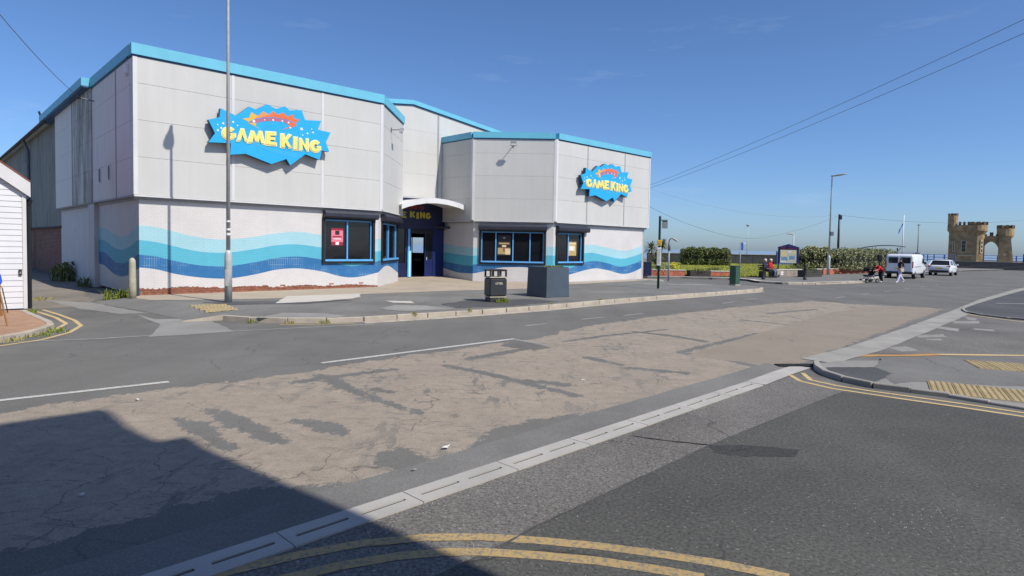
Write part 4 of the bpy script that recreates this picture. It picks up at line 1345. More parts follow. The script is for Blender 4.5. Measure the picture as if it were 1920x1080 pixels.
poster('F', (1.29, 1.98, 1.5, 2.56), 'food poster with dark top in second pane of the wide four-pane window',
       ('poster_dark', [('picture', .02, .98, .06, .38, 'poster_tan'), ('picture', .6, .98, .05, .33, 'poster_cream'), ('price_flash', .34, .66, .42, .52, 'poster_cream'), ('text_bar', .1, .9, .56, .64, 'poster_tan'), ('emblem', .42, .58, .83, .92, 'sign_grey'), ('stripe', .44, .54, .2, .42, 'poster_red')]))
poster('G', (1.30, 1.98, 1.54, 2.42), 'cream food poster in right pane of the small window near the large planter',
       ('poster_tan', [('picture', .1, .8, .3, .62, 'poster_cream'), ('plate', .2, .6, .36, .55, 'white_paint'), ('header', 0, 1, .86, 1, 'poster_dark'), ('text_bar', .08, .92, .70, .78, 'poster_cream')]))

# ---- entrance: fascia, doors, canopy
fas = MB().slab(dz, -3.4, 2.53, 2.82, 4.45, .02, .12).build('entrance_fascia', 'navy', arc)
def polyletter(ch):
    if ch == 'G':
        o_ = [(.5 + .5 * cos(radians(a)), .5 + .5 * sin(radians(a))) for a in range(38, 331, 18)]
        i_ = [(.54 + .17 * cos(radians(a)), .5 + .2 * sin(radians(a))) for a in range(320, 30, -24)]
        return o_ + [(1.0, .26), (1.0, .55), (.56, .55), (.56, .38), (.72, .38)][0:2] + [(.6, .55), (.6, .40), (.72, .40)] + i_
    return {'A': [(0, 0), (.36, 1), (.68, 1), (1.0, .06), (.72, 0), (.64, .24), (.5, .55), (.42, .24), (.3, 0)],
            'M': [(0, 0), (.2, 1), (.40, .95), (.5, .55), (.62, 1), (.82, 1), (1, 0), (.78, 0), (.72, .5), (.6, .12), (.44, .12), (.32, .55), (.24, 0)],
            'E': [(0, 0), (0, 1), (.95, 1), (.95, .76), (.42, .76), (.42, .62), (.85, .62), (.85, .4), (.42, .4), (.42, .25), (1, .25), (1, 0)],
            'K': [(0, 0), (0, 1), (.38, 1), (.38, .65), (.68, 1), (1, .95), (.62, .55), (1, .05), (.7, 0), (.38, .4), (.38, 0)],
            'I': [(.16, 0), (.2, 1), (.84, 1), (.8, 0)],
            'N': [(.04, 0), (.04, 1), (.30, 1), (.66, .48), (.66, 1), (.96, 1), (.96, 0), (.72, 0), (.34, .56), (.34, 0)]}[ch]
def letter_mesh(mb, ch, quad, pt, d0, d1, grow=0.0):
    """unit letter mapped into quad (tl,tr,br,bl) of (s,z)"""
    tl, tr, br, bl = quad
    P = []
    for x, y in polyletter(ch):
        x, y = .5 + (x - .5) * (1 + grow), .5 + (y - .5) * (1 + grow)
        a = (bl[0] + (br[0] - bl[0]) * x, bl[1] + (br[1] - bl[1]) * x)
        b_ = (tl[0] + (tr[0] - tl[0]) * x, tl[1] + (tr[1] - tl[1]) * x)
        P.append((a[0] + (b_[0] - a[0]) * y, a[1] + (b_[1] - a[1]) * y))
    ar = sum(P[i][0] * P[(i + 1) % len(P)][1] - P[(i + 1) % len(P)][0] * P[i][1] for i in range(len(P)))
    if ar < 0:
        P = P[::-1]
    mb.loft([[pt(s_, z_, d) for s_, z_ in P] for d in (d0, d1)])
    return mb
dpt = lambda s_, z_, d: fp(dz, s_, z_, d)
s_ = -1.62
for k, ch_ in enumerate('GAME KING'):
    if ch_ == ' ':
        s_ += .18
        continue
    w_ = {'M': .46, 'I': .24}.get(ch_, .345)
    dzz = (.02, -.03, .03, -.02, 0, .02, -.03, .01, -.01)[k]
    letter_mesh(MB(), ch_, [(s_, 3.74 + dzz), (s_ + w_, 3.73 + dzz), (s_ + w_, 3.40 + dzz), (s_, 3.40 + dzz)], dpt, .121, .15).build('letter', 'letter_gold', fas)
    s_ += w_ + .03

def text_mesh(txt, size, mat, name, parent, org, ux, uz=(0, 0, 1), ext=.004, bold=.0, align='LEFT'):
    cu = bpy.data.curves.new('txt', 'FONT')
    cu.body = txt
    cu.size = size
    cu.extrude = ext
    cu.offset = bold
    cu.align_x = align
    cu.resolution_u = 2
    to = bpy.data.objects.new('txt', cu)
    COL.objects.link(to)
    bpy.context.view_layer.update()
    me = bpy.data.meshes.new_from_object(to.evaluated_get(bpy.context.evaluated_depsgraph_get()))
    bpy.data.objects.remove(to)
    b0_ = root_of(parent).location
    ux, uz = Vector(ux).normalized(), Vector(uz).normalized()
    nn = ux.cross(uz)
    for v in me.vertices:
        p = Vector(org) + ux * v.co.x + uz * v.co.y + nn * v.co.z
        v.co = p - b0_
    me.materials.clear()
    me.materials.append(MATS[mat])
    o = bpy.data.objects.new(name, me)
    COL.objects.link(o)
    o.parent = parent
    return o
text_mesh('WELCOME TO', .26, 'letter_red', 'lettering', fas, fp(dz, -.62, 3.88, .125), (UD[0], UD[1], 0), bold=.01)

# door set: side light, cyan post, open doorway, right leaf
fr_ = dz
MB().slab(fr_, -3.4, -.0, PZ, 1.0, -.08, .02).build('stall_riser', 'navy', arc)
MB().slab(fr_, -3.4, -.0, 1.005, 2.815, -.05, -.03).build('side_light', 'window_glass', arc)
MB().slab(fr_, .0, .38, DZ + .01, 2.815, -.06, .02).build('door_frame', 'door_blue', arc)
pp = MB().slab(fr_, .09, .31, DZ + .01, 1.66, .03, .13).build('door_post', 'post_cyan_sunlit', arc)  # bright cyan stops at the canopy's shade line: sunlight put into the colour
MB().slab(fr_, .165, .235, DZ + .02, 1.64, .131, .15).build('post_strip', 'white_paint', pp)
MB().slab(fr_, .13, .26, 1.67, 2.815, .03, .08).build('door_frame', 'frame_blue', arc)  # upper part of the post, canopy shade put into a duller blue
MB().slab(fr_, 1.80, 2.52, DZ + .01, 2.815, -.06, .02).build('door_frame', 'door_blue', arc)
MB().slab(fr_, .385, 1.795, 2.58, 2.815, -.06, .015).build('door_head', 'jamb_dark', arc)
dl = MB().slab(fr_, 1.27, 1.795, DZ + .02, 1.2, -.04, .0).build('door', 'door_blue', arc)
for a, b_, c_, d_ in ((1.27, 1.325, 1.202, 2.575), (1.74, 1.795, 1.202, 2.575)):
    MB().slab(fr_, a, b_, c_, d_, -.04, .0).build('stile', 'door_blue', dl)
MB().slab(fr_, 1.326, 1.739, 1.205, 2.57, -.025, -.019).build('pane', 'window_glass', dl)
MB().slab(fr_, 1.35, 1.39, 1.15, 1.32, .0005, .05).build('handle', 'galv', dl)
# dim passage behind the doorway, ending in a window to the sea
az = radians(-8.9)
pu, pv = (cos(az), -sin(az)), (sin(az), cos(az))      # across, along
def ps_(x, y, z):
    return (-5.02 + pu[0] * x + pv[0] * y, 33.9 + pu[1] * x + pv[1] * y, z)
def pbox(x0, x1, y0, y1, z0, z1, name, mat, parent=arc):
    return MB().hexa([ps_(x0, y0, z0), ps_(x1, y0, z0), ps_(x1, y1, z0), ps_(x0, y1, z0), ps_(x0, y0, z1), ps_(x1, y0, z1), ps_(x1, y1, z1), ps_(x0, y1, z1)]).build(name, mat, parent)
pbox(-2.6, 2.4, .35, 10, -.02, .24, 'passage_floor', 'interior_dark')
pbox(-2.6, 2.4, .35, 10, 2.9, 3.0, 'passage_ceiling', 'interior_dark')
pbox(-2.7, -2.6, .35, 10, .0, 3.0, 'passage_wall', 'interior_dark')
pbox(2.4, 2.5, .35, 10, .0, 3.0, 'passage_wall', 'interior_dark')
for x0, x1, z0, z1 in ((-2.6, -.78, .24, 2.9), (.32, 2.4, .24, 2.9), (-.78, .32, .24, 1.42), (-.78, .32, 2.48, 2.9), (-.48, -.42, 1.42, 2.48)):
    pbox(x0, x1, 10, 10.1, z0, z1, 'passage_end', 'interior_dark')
for k, (x, y, w_, h_, mt_) in enumerate(((-.9, 5.2, .9, 1.35, 'interior_dark'), (.75, 4.4, .7, 1.3, 'navy'), (-.1, 7.6, .7, 1.0, 'interior_dark'))):
    gmc = thing('arcade_machine', ('dark slot machine just inside the open arcade doorway on the left', 'navy slot machine just inside the open arcade doorway on the right', 'low machine at the back of the open arcade doorway')[k], 'machine', ps_(x, y, .24), -az, 'machines inside the doorway')
    MB().box((0, 0, h_ * .3), (w_, .6, h_ * .6), bev=.03).build('cabinet', mt_, gmc, True)
    MB().box((0, .1, h_ * .8), (w_ * .95, .35, h_ * .39), bev=.03).build('head', mt_, gmc, True)
    MB().box((0, -.085, h_ * .8), (w_ * .7, .01, h_ * .22)).build('screen', 'glass_dark', gmc, True)
    MB().box((0, -.2, h_ * .6 + .02), (w_ * .8, .2, .04), 0).build('button_panel', 'sign_grey', gmc, True)

# curved white canopy over the doorway
ca = MB()
arcp = [(-1.60, 3.95), (-1.25, 4.077), (-.78, 4.20), (-.13, 4.32), (.54, 4.351), (1.22, 4.313), (1.93, 4.205), (2.50, 4.06)]
rings = []
for d_ in (.13, 1.99):
    rings.append([fp(dz, s_, z_, d_) for s_, z_ in arcp] + [fp(dz, s_, z_ - .06, d_) for s_, z_ in arcp[::-1]])
ca.loft(rings)
cao = ca.build('canopy', 'trim_white', arc)
cf = MB()
rings = []
for d_ in (1.992, 2.06):
    rings.append([fp(dz, s_, z_ + .02, d_) for s_, z_ in arcp] + [fp(dz, s_, z_ - .24, d_) for s_, z_ in arcp[::-1]])
cf.loft(rings)
cf.build('canopy_fascia', 'trim_white', cao)

# ---- star-burst signs
def burst_sign(label, pt, tf, dots=True):
    """pt(s,z,d) -> world; tf maps sign (s,z) to wall (s,z)"""
    T = lambda L: [tf(p) for p in L]
    out = T(DATA['sign'])
    cx = sum(p[0] for p in out) / len(out)
    cz = sum(p[1] for p in out) / len(out)
    root = thing('starburst_sign', label, 'sign', pt(cx, cz, OV))
    ar = sum(out[i][0] * out[(i + 1) % len(out)][1] - out[(i + 1) % len(out)][0] * out[i][1] for i in range(len(out)))
    if ar < 0:
        out = out[::-1]
    n = len(out)
    rb_ = [[pt(s_, z_, d) for s_, z_ in out] for d in (OV + .10, OV + .285)]
    MB().loft(rb_).build('edge', 'sign_edge', root)
    MB().loft([[pt(s_, z_, d) for s_, z_ in out] for d in (OV + .286, OV + .30)]).build('face_panel', 'sign_blue', root)
    D0 = OV + .3005
    for L in ([(.25, .5), (.8, .5), (.8, .2)],):
        pass
    for bx0, bz0 in ((-.28, -.1), (.25, -.1), (0, .12)):
        MB().box(pt(cx + bx0 * 2, cz + bz0, OV + .05), (.12, .12, .12), TH).build('bracket', 'galv_dark', root)
    sp = T(DATA['crown_spikes'])
    # spikes fan: base follows the band top, five points coloured gold to orange
    base = T(DATA['crown_band_out'])
    tips = [sp[2], sp[4], sp[6], sp[8], sp[10]]
    lo = [sp[0], sp[18], sp[17], sp[16], sp[15], sp[14], sp[13], sp[12]]
    vall = [sp[1], sp[3], sp[5], sp[7], sp[9], sp[11]]
    cols = ['crown_gold', 'crown_peach', 'crown_orange', 'crown_orange', 'crown_orange']
    bl_ = [lo[1], lo[2], lo[3], lo[4], lo[5], lo[6]]
    def flat(name, P, mt_, d, par=root):
        a_ = sum(P[i][0] * P[(i + 1) % len(P)][1] - P[(i + 1) % len(P)][0] * P[i][1] for i in range(len(P)))
        if a_ < 0:
            P = P[::-1]
        return MB().loft([[pt(s_, z_, dd) for s_, z_ in P] for dd in (D0, D0 + d)]).build(name, mt_, par)
    for k in range(5):
        flat('crown_point', [bl_[k], vall[k], tips[k], vall[k + 1], bl_[k + 1]], cols[k], .006)
    flat('crown_point', [lo[0], vall[0], bl_[0]], 'crown_gold', .006)
    flat('crown_point', [lo[7], vall[5], lo[6]], 'crown_orange', .006)
    inn = T(DATA['crown_band_in'])
    f_in = interp([(p[0], p[1]) for p in inn[1:7]])
    f_out = interp([(p[0], p[1]) for p in base])
    n_ = 12
    s0, s1 = base[0][0], base[-1][0]
    for nm, mt_, k0, k1 in (('crown_rim', 'crown_purple', -.00, .18), ('crown_band', 'crown_mauve', .2, .98)):
        P1, P2 = [], []
        for i in range(n_ + 1):
            s_ = s0 + (s1 - s0) * i / n_
            zo = f_out(s_)
            zi = f_in(min(max(s_, inn[2][0]), inn[6][0]))
            zi = min(zi, zo - .02)
            P1.append((s_, zo + (zi - zo) * k0)); P2.append((s_, zo + (zi - zo) * k1))
        flat(nm, P1 + P2[::-1], mt_, .004)
    flat('crown_end', [base[0], inn[2], inn[1], inn[0], ((base[0][0] + inn[1][0]) / 2 - .02, inn[1][1] + .03)], 'crown_gold', .007)
    flat('crown_end', [base[-1], inn[5], inn[6], inn[7], ((base[-1][0] + inn[6][0]) / 2 + .05, inn[6][1] + .02)], 'crown_orange', .007)
    for k, q in DATA['letters'].items():
        q = T(q)
        letter_mesh(MB(), k[0], q, pt, D0, D0 + .02, .09).build('letter_backing', 'letter_cream', root)
        letter_mesh(MB(), k[0], q, pt, D0 + .0205, D0 + .04, -.10).build('letter', 'letter_yellow', root)
    sx = tf((1, 0))[0] - tf((0, 0))[0]
    for k, q in enumerate(T(DATA['dots'])):
        r_ = (.045 if k % 3 else .03) * sx
        r_ = r_ * (1.2 if k in (5, 9, 11) else .8)
        P = [(q[0] + r_ * cos(a * pi / 4), q[1] + r_ * sin(a * pi / 4)) for a in range(8)]
        MB().loft([[pt(s_, z_, dd) for s_, z_ in P] for dd in (D0, D0 + .010)]).build('star_dot', 'white_paint', root)
    # pale swirl lines low on the face
    for k in range(3):
        P = []
        for i in range(9):
            t = i / 8
            P.append(tf((3.35 + t * 1.9 + k * .1, 5.78 - .38 * sin(t * 1.6 + .2) - k * .06)))
        P2 = [(p[0], p[1] - .022) for p in P]
        flat('swirl', P + P2[::-1], 'wave_blue', .004)
    return root
burst_sign('large blue starburst GAME KING sign behind the tall lamp post', lambda s_, z_, d: fp(FR['front'], s_, z_, d), lambda p: (p[0], p[1]))
b2 = DATA['sign2_box']
sx_ = (b2[1][0] - b2[0][0]) / (6.643 - 2.038)
sz_ = (b2[2][1] - b2[3][1]) / (7.111 - 4.894)
burst_sign('smaller blue starburst GAME KING sign on the far right block', lambda s_, z_, d: fp(FR['G'], s_, z_, d),
           lambda p: (b2[0][0] + (p[0] - 2.038) * sx_, b2[3][1] + (p[1] - 4.894) * sz_))

# ---- fittings on the walls
def floodlight(face, s_, z_, label, w_=.3):
    fr = FR[face]
    o = thing('floodlight', label, 'floodlight', fp(fr, s_, z_, OV), 0, 'floodlights on the arcade')
    MB().slab(fr, s_ - .03, s_ + .03, z_ - .1, z_ + .1, OV + .001, OV + .04).build('bracket', 'galv_dark', o)
    MB().tube([fp(fr, s_, z_, OV + .03), fp(fr, s_, z_ + .02, OV + .42)], .02, 6).build('arm', 'galv_dark', o)
    p = [fp(fr, a, z_ + zz, d) for zz, dd in ((-.12, 0), (.08, .06)) for a, d in ((s_ - w_ / 2, OV + .52 + dd), (s_ + w_ / 2, OV + .52 + dd), (s_ + w_ / 2, OV + .40 + dd), (s_ - w_ / 2, OV + .40 + dd))]
    MB().hexa(p).build('lamp_housing', 'lantern', o)
    MB().slab(fr, s_ - w_ * .4, s_ + w_ * .4, z_ - .1, z_ - .02, OV + .545, OV + .553).build('lens', 'lens_glass', o)
floodlight('F', 2.05, 7.28, 'small floodlight under parapet above the wide four-pane window')
floodlight('cant', 1.5, 7.18, 'small floodlight on the canted corner left of the entrance')
o = thing('alarm_box', 'small white alarm box high on the shaded alley wall near the corner', 'alarm box', fp(FR['side'], .5, 7.65, OV))
MB().slab(FR['side'], .38, .62, 7.50, 7.80, OV + .002, OV + .10).build('case', 'white_paint', o)
MB().slab(FR['side'], .40, .60, 7.44, 7.499, OV + .002, OV + .08).build('lens', 'lens_glass', o)
o = thing('cable_bracket', 'small dark cable bracket on the shaded alley wall', 'bracket', fp(FR['side'], 5.9, 7.4, OV))
MB().tube([fp(FR['side'], 5.9, 7.42, OV), fp(FR['side'], 5.9, 7.48, OV + .5)], .025, 6).build('arm', 'galv_dark', o)
MB().box(fp(FR['side'], 5.9, 7.48, OV + .5), (.12, .12, .1)).build('insulator', 'black_metal', o)
for s_ in (3.3, 4.9):
    v_ = MB().slab(FR['side'], s_ - .16, s_ + .16, 4.15, 4.72, OV + .001, OV + .03).build('vent', 'trim_white', arc)
    MB().slab(FR['side'], s_ - .11, s_ + .08, 4.18, 4.68, OV + .031, OV + .036).build('grille', 'jamb_dark', v_)
# alley side, ground floor beyond the mural
MB().slab(FR['side'], 6.2, 7.3, PZ - .1, LB - .06, -.2, .16).build('pier', 'white_render', arc)
w_ = MB()
w_.quad(fp(FR['side'], 7.3, -.03), fp(FR['side'], 15.0, -.03), fp(FR['side'], 15.0, LB), fp(FR['side'], 7.3, LB), 0, [(0, 0), (7.7, 0), (7.7, 3.5), (0, 3.5)])
w_.build('rendered_wall', 'white_render', arc)

# ------------------------------------------------------------------ older hall behind, along the alley
hall = thing('rear_hall', 'grey corrugated hall with brick base running back along the alley', 'hall', fp(FR['side'], 15, 0))
sd_ = FR['side']
w_ = MB()
w_.quad(fp(sd_, 15.0, -.03, -.12), fp(sd_, 46, -.03, -.12), fp(sd_, 46, 2.62, -.12), fp(sd_, 15.0, 2.62, -.12), 0, [(0, 0), (31, 0), (31, 2.65), (0, 2.65)])
w_.build('brick_wall', 'old_brick', hall)
cs = MB()
n_ = int((46 - 14.87) / .0365)
pr = []
for k in range(n_ + 1):
    s_ = 14.88 + k * .0365
    pr.append((s_, .0 + .028 * (1 if (k // 2) % 2 else -1)))
for (a, da), (b_, db) in zip(pr, pr[1:]):
    cs.quad(fp(sd_, a, 2.55, da), fp(sd_, b_, 2.55, db), fp(sd_, b_, 8.1, db), fp(sd_, a, 8.1, da))
cs.build('corrugated_wall', 'fibre_cement', hall)
MB().slab(sd_, 14.9, 46, 2.50, 2.60, -.1, .04).build('sheet_trim', 'wood_dark', hall)
rf = MB()
for k in range(0, 60):
    a, b_ = 17.4 + k * .48, 17.4 + (k + 1) * .48
    rf.hexa([fp(sd_, a, 8.1, .38), fp(sd_, b_ - .02, 8.1, .38), fp(sd_, b_ - .02, 11.6, -9), fp(sd_, a, 11.6, -9), fp(sd_, a, 8.18, .38), fp(sd_, b_ - .02, 8.18, .38), fp(sd_, b_ - .02, 11.68, -9), fp(sd_, a, 11.68, -9)])
rf.build('roof', 'fibre_cement', hall)
MB().tube([fp(sd_, 16.5, 8.03, .42), fp(sd_, 46, 8.03, .42)], .09, 8).build('gutter', 'wood_dark', hall)
MB().tube([fp(sd_, 25.6, 8.0, .40), fp(sd_, 25.6, 7.4, .16), fp(sd_, 25.6, .1, .13)], .09, 8).build('downpipe', 'galv_dark', hall)
MB().slab(sd_, 26.9, 28.1, 6.9, 7.75, .031, .06).build('vent', 'jamb_dark', hall)
MB().tube([fp(sd_, 17.5, 8.1, .40), fp(sd_, 17.5, 8.6, .55)], .05, 6).build('vent_pipe', 'black_metal', hall)

# ------------------------------------------------------------------ white weatherboarded hut at the left edge
H0 = (-12.88, 16.52)
hut = thing('white_hut', 'white weatherboarded hut with sloping white bargeboard at left edge', 'hut', (H0[0], H0[1], .1))
hf = (H0, U, NN)
sl = .765                                   # roof pitch
def roofz(s_):
    return 3.20 - sl * s_ if s_ > -3.0 else 3.20 + sl * 3.0 - sl * (-3.0 - s_)
MB().prism([fp(hf, 0, 0, -.02)[:2], fp(hf, 0, 0, -7)[:2], fp(hf, -6, 0, -7)[:2], fp(hf, -6, 0, -.02)[:2]], .08, 3.0).build('core_wall', 'trim_grey', hut)
z_ = .12
while z_ < 5.4:
    h_ = .148
    # board runs from the corner to the roof slope
    s1 = 0.0 if z_ + h_ < 3.1 else -max(0, z_ - 3.12) / sl
    s0 = -6.0 - s1
    if s1 - s0 > .2:
        MB().hexa([fp(hf, s0, z_, .022), fp(hf, s1, z_, .022), fp(hf, s1, z_, -.01), fp(hf, s0, z_, -.01),
                   fp(hf, s0, z_ + h_ - .004, .010), fp(hf, s1, z_ + h_ - .004, .010), fp(hf, s1, z_ + h_ - .004, -.01), fp(hf, s0, z_ + h_ - .004, -.01)]).build('weatherboard', 'board_white', hut)
    z_ += h_
MB().slab(hf, -.05, .035, .11, 3.1, .0, .045).build('corner_board', 'fascia_white', hut)
for s0, s1 in ((.12, -3.0), (-3.0, -6.12)):
    za, zb = roofz(s0), roofz(s1)
    MB().hexa([fp(hf, s1, zb - .06, .14), fp(hf, s0, za - .06, .14), fp(hf, s0, za - .06, .05), fp(hf, s1, zb - .06, .05),
               fp(hf, s1, zb + .34, .14), fp(hf, s0, za + .34, .14), fp(hf, s0, za + .34, .05), fp(hf, s1, zb + .34, .05)]).build('bargeboard', 'fascia_white', hut)
    MB().hexa([fp(hf, s1, zb + .342, .16), fp(hf, s0, za + .342, .16), fp(hf, s0, za + .342, -7.1), fp(hf, s1, zb + .342, -7.1),
               fp(hf, s1, zb + .37, .16), fp(hf, s0, za + .37, .16), fp(hf, s0, za + .37, -7.1), fp(hf, s1, zb + .37, -7.1)]).build('roof', 'roof_tile', hut)
MB().tube([fp(hf, .13, 3.0, .02), fp(hf, .09, 2.8, -.02), fp(hf, .09, .1, -.02)], .05, 8).build('downpipe', 'pipe_black', hut)
MB().slab(hf, .036, .10, .1, 3.0, -.25, -.06).build('side_trim', 'pipe_black', hut)
wb = thing('wall_box', 'tiny dark intercom box on the white hut wall near its corner', 'wall box', fp(hf, -.11, 1.07, .03))
MB().slab(hf, -.145, -.075, 1.0, 1.14, .026, .06).build('case', 'black_metal', wb)
MB().slab(hf, -.125, -.095, 1.03, 1.09, .0601, .066).build('button', 'sign_grey', wb)

# ------------------------------------------------------------------ street lamps
def lamp(name, label, base, h, arm, rb_, group='street lamps', band=False, head=.6):
    o = thing(name, label, 'street lamp', (base[0], base[1], base[2]), 0, group)
    MB().lathe((0, 0, 0), [(rb_ * 1.75, 0), (rb_ * 1.75, 1.42), (rb_ * 1.5, 1.52), (rb_, 1.6)], 14).build('base_section', 'galv', o, True, True)
    MB().lathe((0, 0, 0), [(rb_, 1.55), (rb_ * .62, h - .3), (rb_ * .5, h)], 12).build('pole', 'galv', o, True, True)
    MB().box((0, -rb_ * 1.72, .75), (.10, .03, .5), bev=.008).build('inspection_door', 'galv', o, True)
    l = hypot(*arm); ax = (arm[0] / l, arm[1] / l)
    def q(t, w, z):
        return (ax[0] * t - ax[1] * w, ax[1] * t + ax[0] * w, h + z)
    rings = []
    for t, w, z0, z1 in ((-.06, .05, -.05, .05), (.10, .07, -.05, .07), (.28, .13, -.03, .12), (.50, .17, .0, .16), (.66, .16, .05, .17), (head + .14, .09, .09, .15)):
        ring = []
        for k in range(10):
            a = 2 * pi * k / 10
            ring.append(q(t * head / .6, cos(a) * w, (z0 + z1) / 2 + sin(a) * (z1 - z0) / 2))
        rings.append(ring)
    lo = MB().loft(rings).build('lantern', 'lantern', o, True, True)
    MB().lathe(q(.42 * head / .6, 0, -.02), [(.06, 0), (.11, .02), (.12, .05)], 10).build('lens', 'lens_glass', lo, True)
    return o
lp = lamp('street_lamp', 'tall galvanised street lamp standing on the footway before the large sign', (-8.66, 19.06, PZ), 9.86, (NN[0], NN[1]), .062)
for k, (z0, z1, nm) in enumerate(((2.05, 2.12, 'sticker'), (2.2, 2.26, 'sticker'), (2.45, 2.5, 'sticker'))):
    MB().lathe((0, 0, 0), [(.0635, z0), (.0635, z1)], 10).build(nm, 'white_paint', lp, True)
l2 = lamp('street_lamp', 'tall thin street lamp in front of the clipped pale hedge', (26.27, 51.91, PZ), 8.15, (.84, -.54), .075, head=.75)
MB().box((.12, -.05, 4.0 - .6), (.28, .2, .34), bev=.02).build('control_box', 'galv_dark', l2, True)

# ------------------------------------------------------------------ stone bollard and weeds at the alley corner
o = thing('stone_bollard', 'pale weathered concrete bollard at the mural corner of the alley', 'bollard', (-12.12, 19.93, .05))
MB().lathe((0, 0, 0), [(.115, 0), (.11, .5), (.098, 1.18), (.09, 1.27), (.06, 1.33), (.02, 1.355)], 14).build('shaft', 'stone_post', o, True, True)

def tuft(mb, c, n, r, h, w, rnd, spread=.8):
    for k in range(n):
        a = rnd.uniform(0, 2 * pi); q = r * sqrt(rnd.random())
        x, y = c[0] + q * cos(a), c[1] + q * sin(a)
        hh = h * rnd.uniform(.4, 1.0)
        b_ = rnd.uniform(0, 2 * pi); tl = hh * spread * rnd.random()
        dx, dy = cos(b_), sin(b_)
        ww = w * rnd.uniform(.6, 1.3)
        p0 = (x - dy * ww, y + dx * ww, c[2]); p1 = (x + dy * ww, y - dx * ww, c[2])
        m_ = (x + dx * tl * .4, y + dy * tl * .4, c[2] + hh * .65)
        t_ = (x + dx * tl, y + dy * tl, c[2] + hh)
        mb.add([p0, p1, (m_[0] + dy * ww * .8, m_[1] - dx * ww * .8, m_[2]), (m_[0] - dy * ww * .8, m_[1] + dx * ww * .8, m_[2]), t_], [(0, 1, 2, 3), (3, 2, 4)])
def leafcloud(mb, c, R, n, s, rnd, flat_=.0):
    for k in range(n):
        while True:
            p = Vector((rnd.uniform(-1, 1), rnd.uniform(-1, 1), rnd.uniform(-1, 1)))
            if .25 < p.length < 1:
                break
        q = Vector((c[0] + p.x * R[0], c[1] + p.y * R[1], c[2] + p.z * R[2]))
        leafface(mb, q, s * rnd.uniform(.6, 1.3), rnd)
def leafface(mb, q, s, rnd, up=.4):
    d = Vector((rnd.gauss(0, 1), rnd.gauss(0, 1), rnd.gauss(0, 1) + up)).normalized()
    x = d.cross(Vector((rnd.gauss(0, 1), rnd.gauss(0, 1), rnd.gauss(0, 1)))).normalized()
    y = d.cross(x)
    mb.add([q - x * s, q + y * s * .45, q + x * s, q - y * s * .45], [(0, 1, 2, 3)])
def weed(label, c, n, r, h, w, mat, seed, leaves=0, group='weeds'):
    rnd = random.Random(seed)
    root = thing('weed', label, 'weed', c, 0, group)
    mb = MB(); tuft(mb, (0, 0, 0), n, r, h, w, rnd)
    if leaves:
        leafcloud(mb, (0, 0, h * .5), (r, r, h * .5), leaves, w * 3, rnd)
    mb.build('leaves', mat, root, True)
    mb = MB(); tuft(mb, (0, 0, 0), 5, r * .4, h * .6, .006, rnd, .3)
    mb.build('stem', 'leaf_dry', root, True)
weed('bright weed clump at the foot of the shaded mural beside the stone bollard', (-12.95, 20.5, .0), 130, .38, .42, .014, 'leaf_weed', 1, 60)
weed('dark leafy weed bush against the white wall in the alley', (-20.6, 29.3, .0), 120, .9, .9, .03, 'leaf_hedge', 2, 420)
weed('low straggling weeds along the alley wall', (-17.2, 26.2, .0), 160, .9, .5, .02, 'leaf_hedge', 3, 120)
weed('dry grass growing in the middle of the alley', (-15.2, 19.9, .0), 120, .5, .09, .012, 'leaf_dry', 4)
weed('green weed at the foot of the white hut downpipe', (-12.65, 16.35, .0), 80, .16, .16, .008, 'leaf_weed', 5)
weed('yellow green weed growing against the litter bin', (-.30, 20.72, PZ), 120, .2, .2, .01, 'leaf_weed', 6)
for k, (x, y, lb) in enumerate(((-9.75, 12.6, 'weeds in the gutter before the brick footway by the hut'), (-9.85, 13.2, 'weeds at the tip of the brick footway by the hut'), (-9.8, 11.9, 'weeds in the gutter at the left frame edge'))):
    weed(lb, (x + .12, y, .0), 110, .3, .10, .009, 'leaf_dry' if k == 2 else 'leaf_weed', 10 + k)
for k, (x, y) in enumerate(((-6.3, 15.2), (-5.4, 15.18), (-4.6, 15.35), (-2.6, 16.75), (-1.2, 17.9), (1.3, 20.3), (3.2, 22.4))):
    weed(('grass tuft in the kerb joint nearest the tactile paving', 'grass tuft in the kerb before the pale patch', 'grass tuft on the inner bend of the kerb', 'grass tuft in the straight kerb left of the litter bin', 'grass tuft in the kerb just left of the litter bin', 'grass tuft in the kerb before the grey planter', 'grass tuft in the kerb right of the grey planter')[k], (x, y, .01 if k < 3 else .1), 40, .14 if k < 3 else .07, .11, .007, 'leaf_dry' if k % 2 else 'leaf_weed', 30 + k)

# ------------------------------------------------------------------ litter bin
o = thing('litter_bin', 'black post-mounted litter bin with pale bands on the footway', 'litter bin', (-.55, 21.05, PZ), radians(22))
bw = .30
MB().box((0, 0, .07), (.56, .52, .14), bev=.02).build('plinth', 'bin_grey', o, True)
MB().box((0, 0, .17), (.585, .545, .035), bev=.008).build('band', 'bin_band', o, True)
MB().box((0, 0, .50), (.62, .58, .62), bev=.045).build('body', 'bin_grey', o, True)
MB().box((0, 0, .83), (.632, .592, .035), bev=.01).build('band', 'bin_band', o, True)
for x, y in ((-1, -1), (1, -1), (1, 1), (-1, 1)):
    MB().box((x * .275, y * .255, .94), (.06, .06, .19), bev=.01).build('corner_post', 'bin_grey', o, True)
MB().box((0, -.255, .94), (.07, .05, .19), bev=.01).build('corner_post', 'bin_grey', o, True)
MB().box((0, .255, .94), (.07, .05, .19), bev=.01).build('corner_post', 'bin_grey', o, True)
MB().box((0, 0, 1.065), (.64, .60, .06), bev=.025).build('lid', 'black_metal', o, True)
b0_ = root_of(o)
bpy.context.view_layer.update()
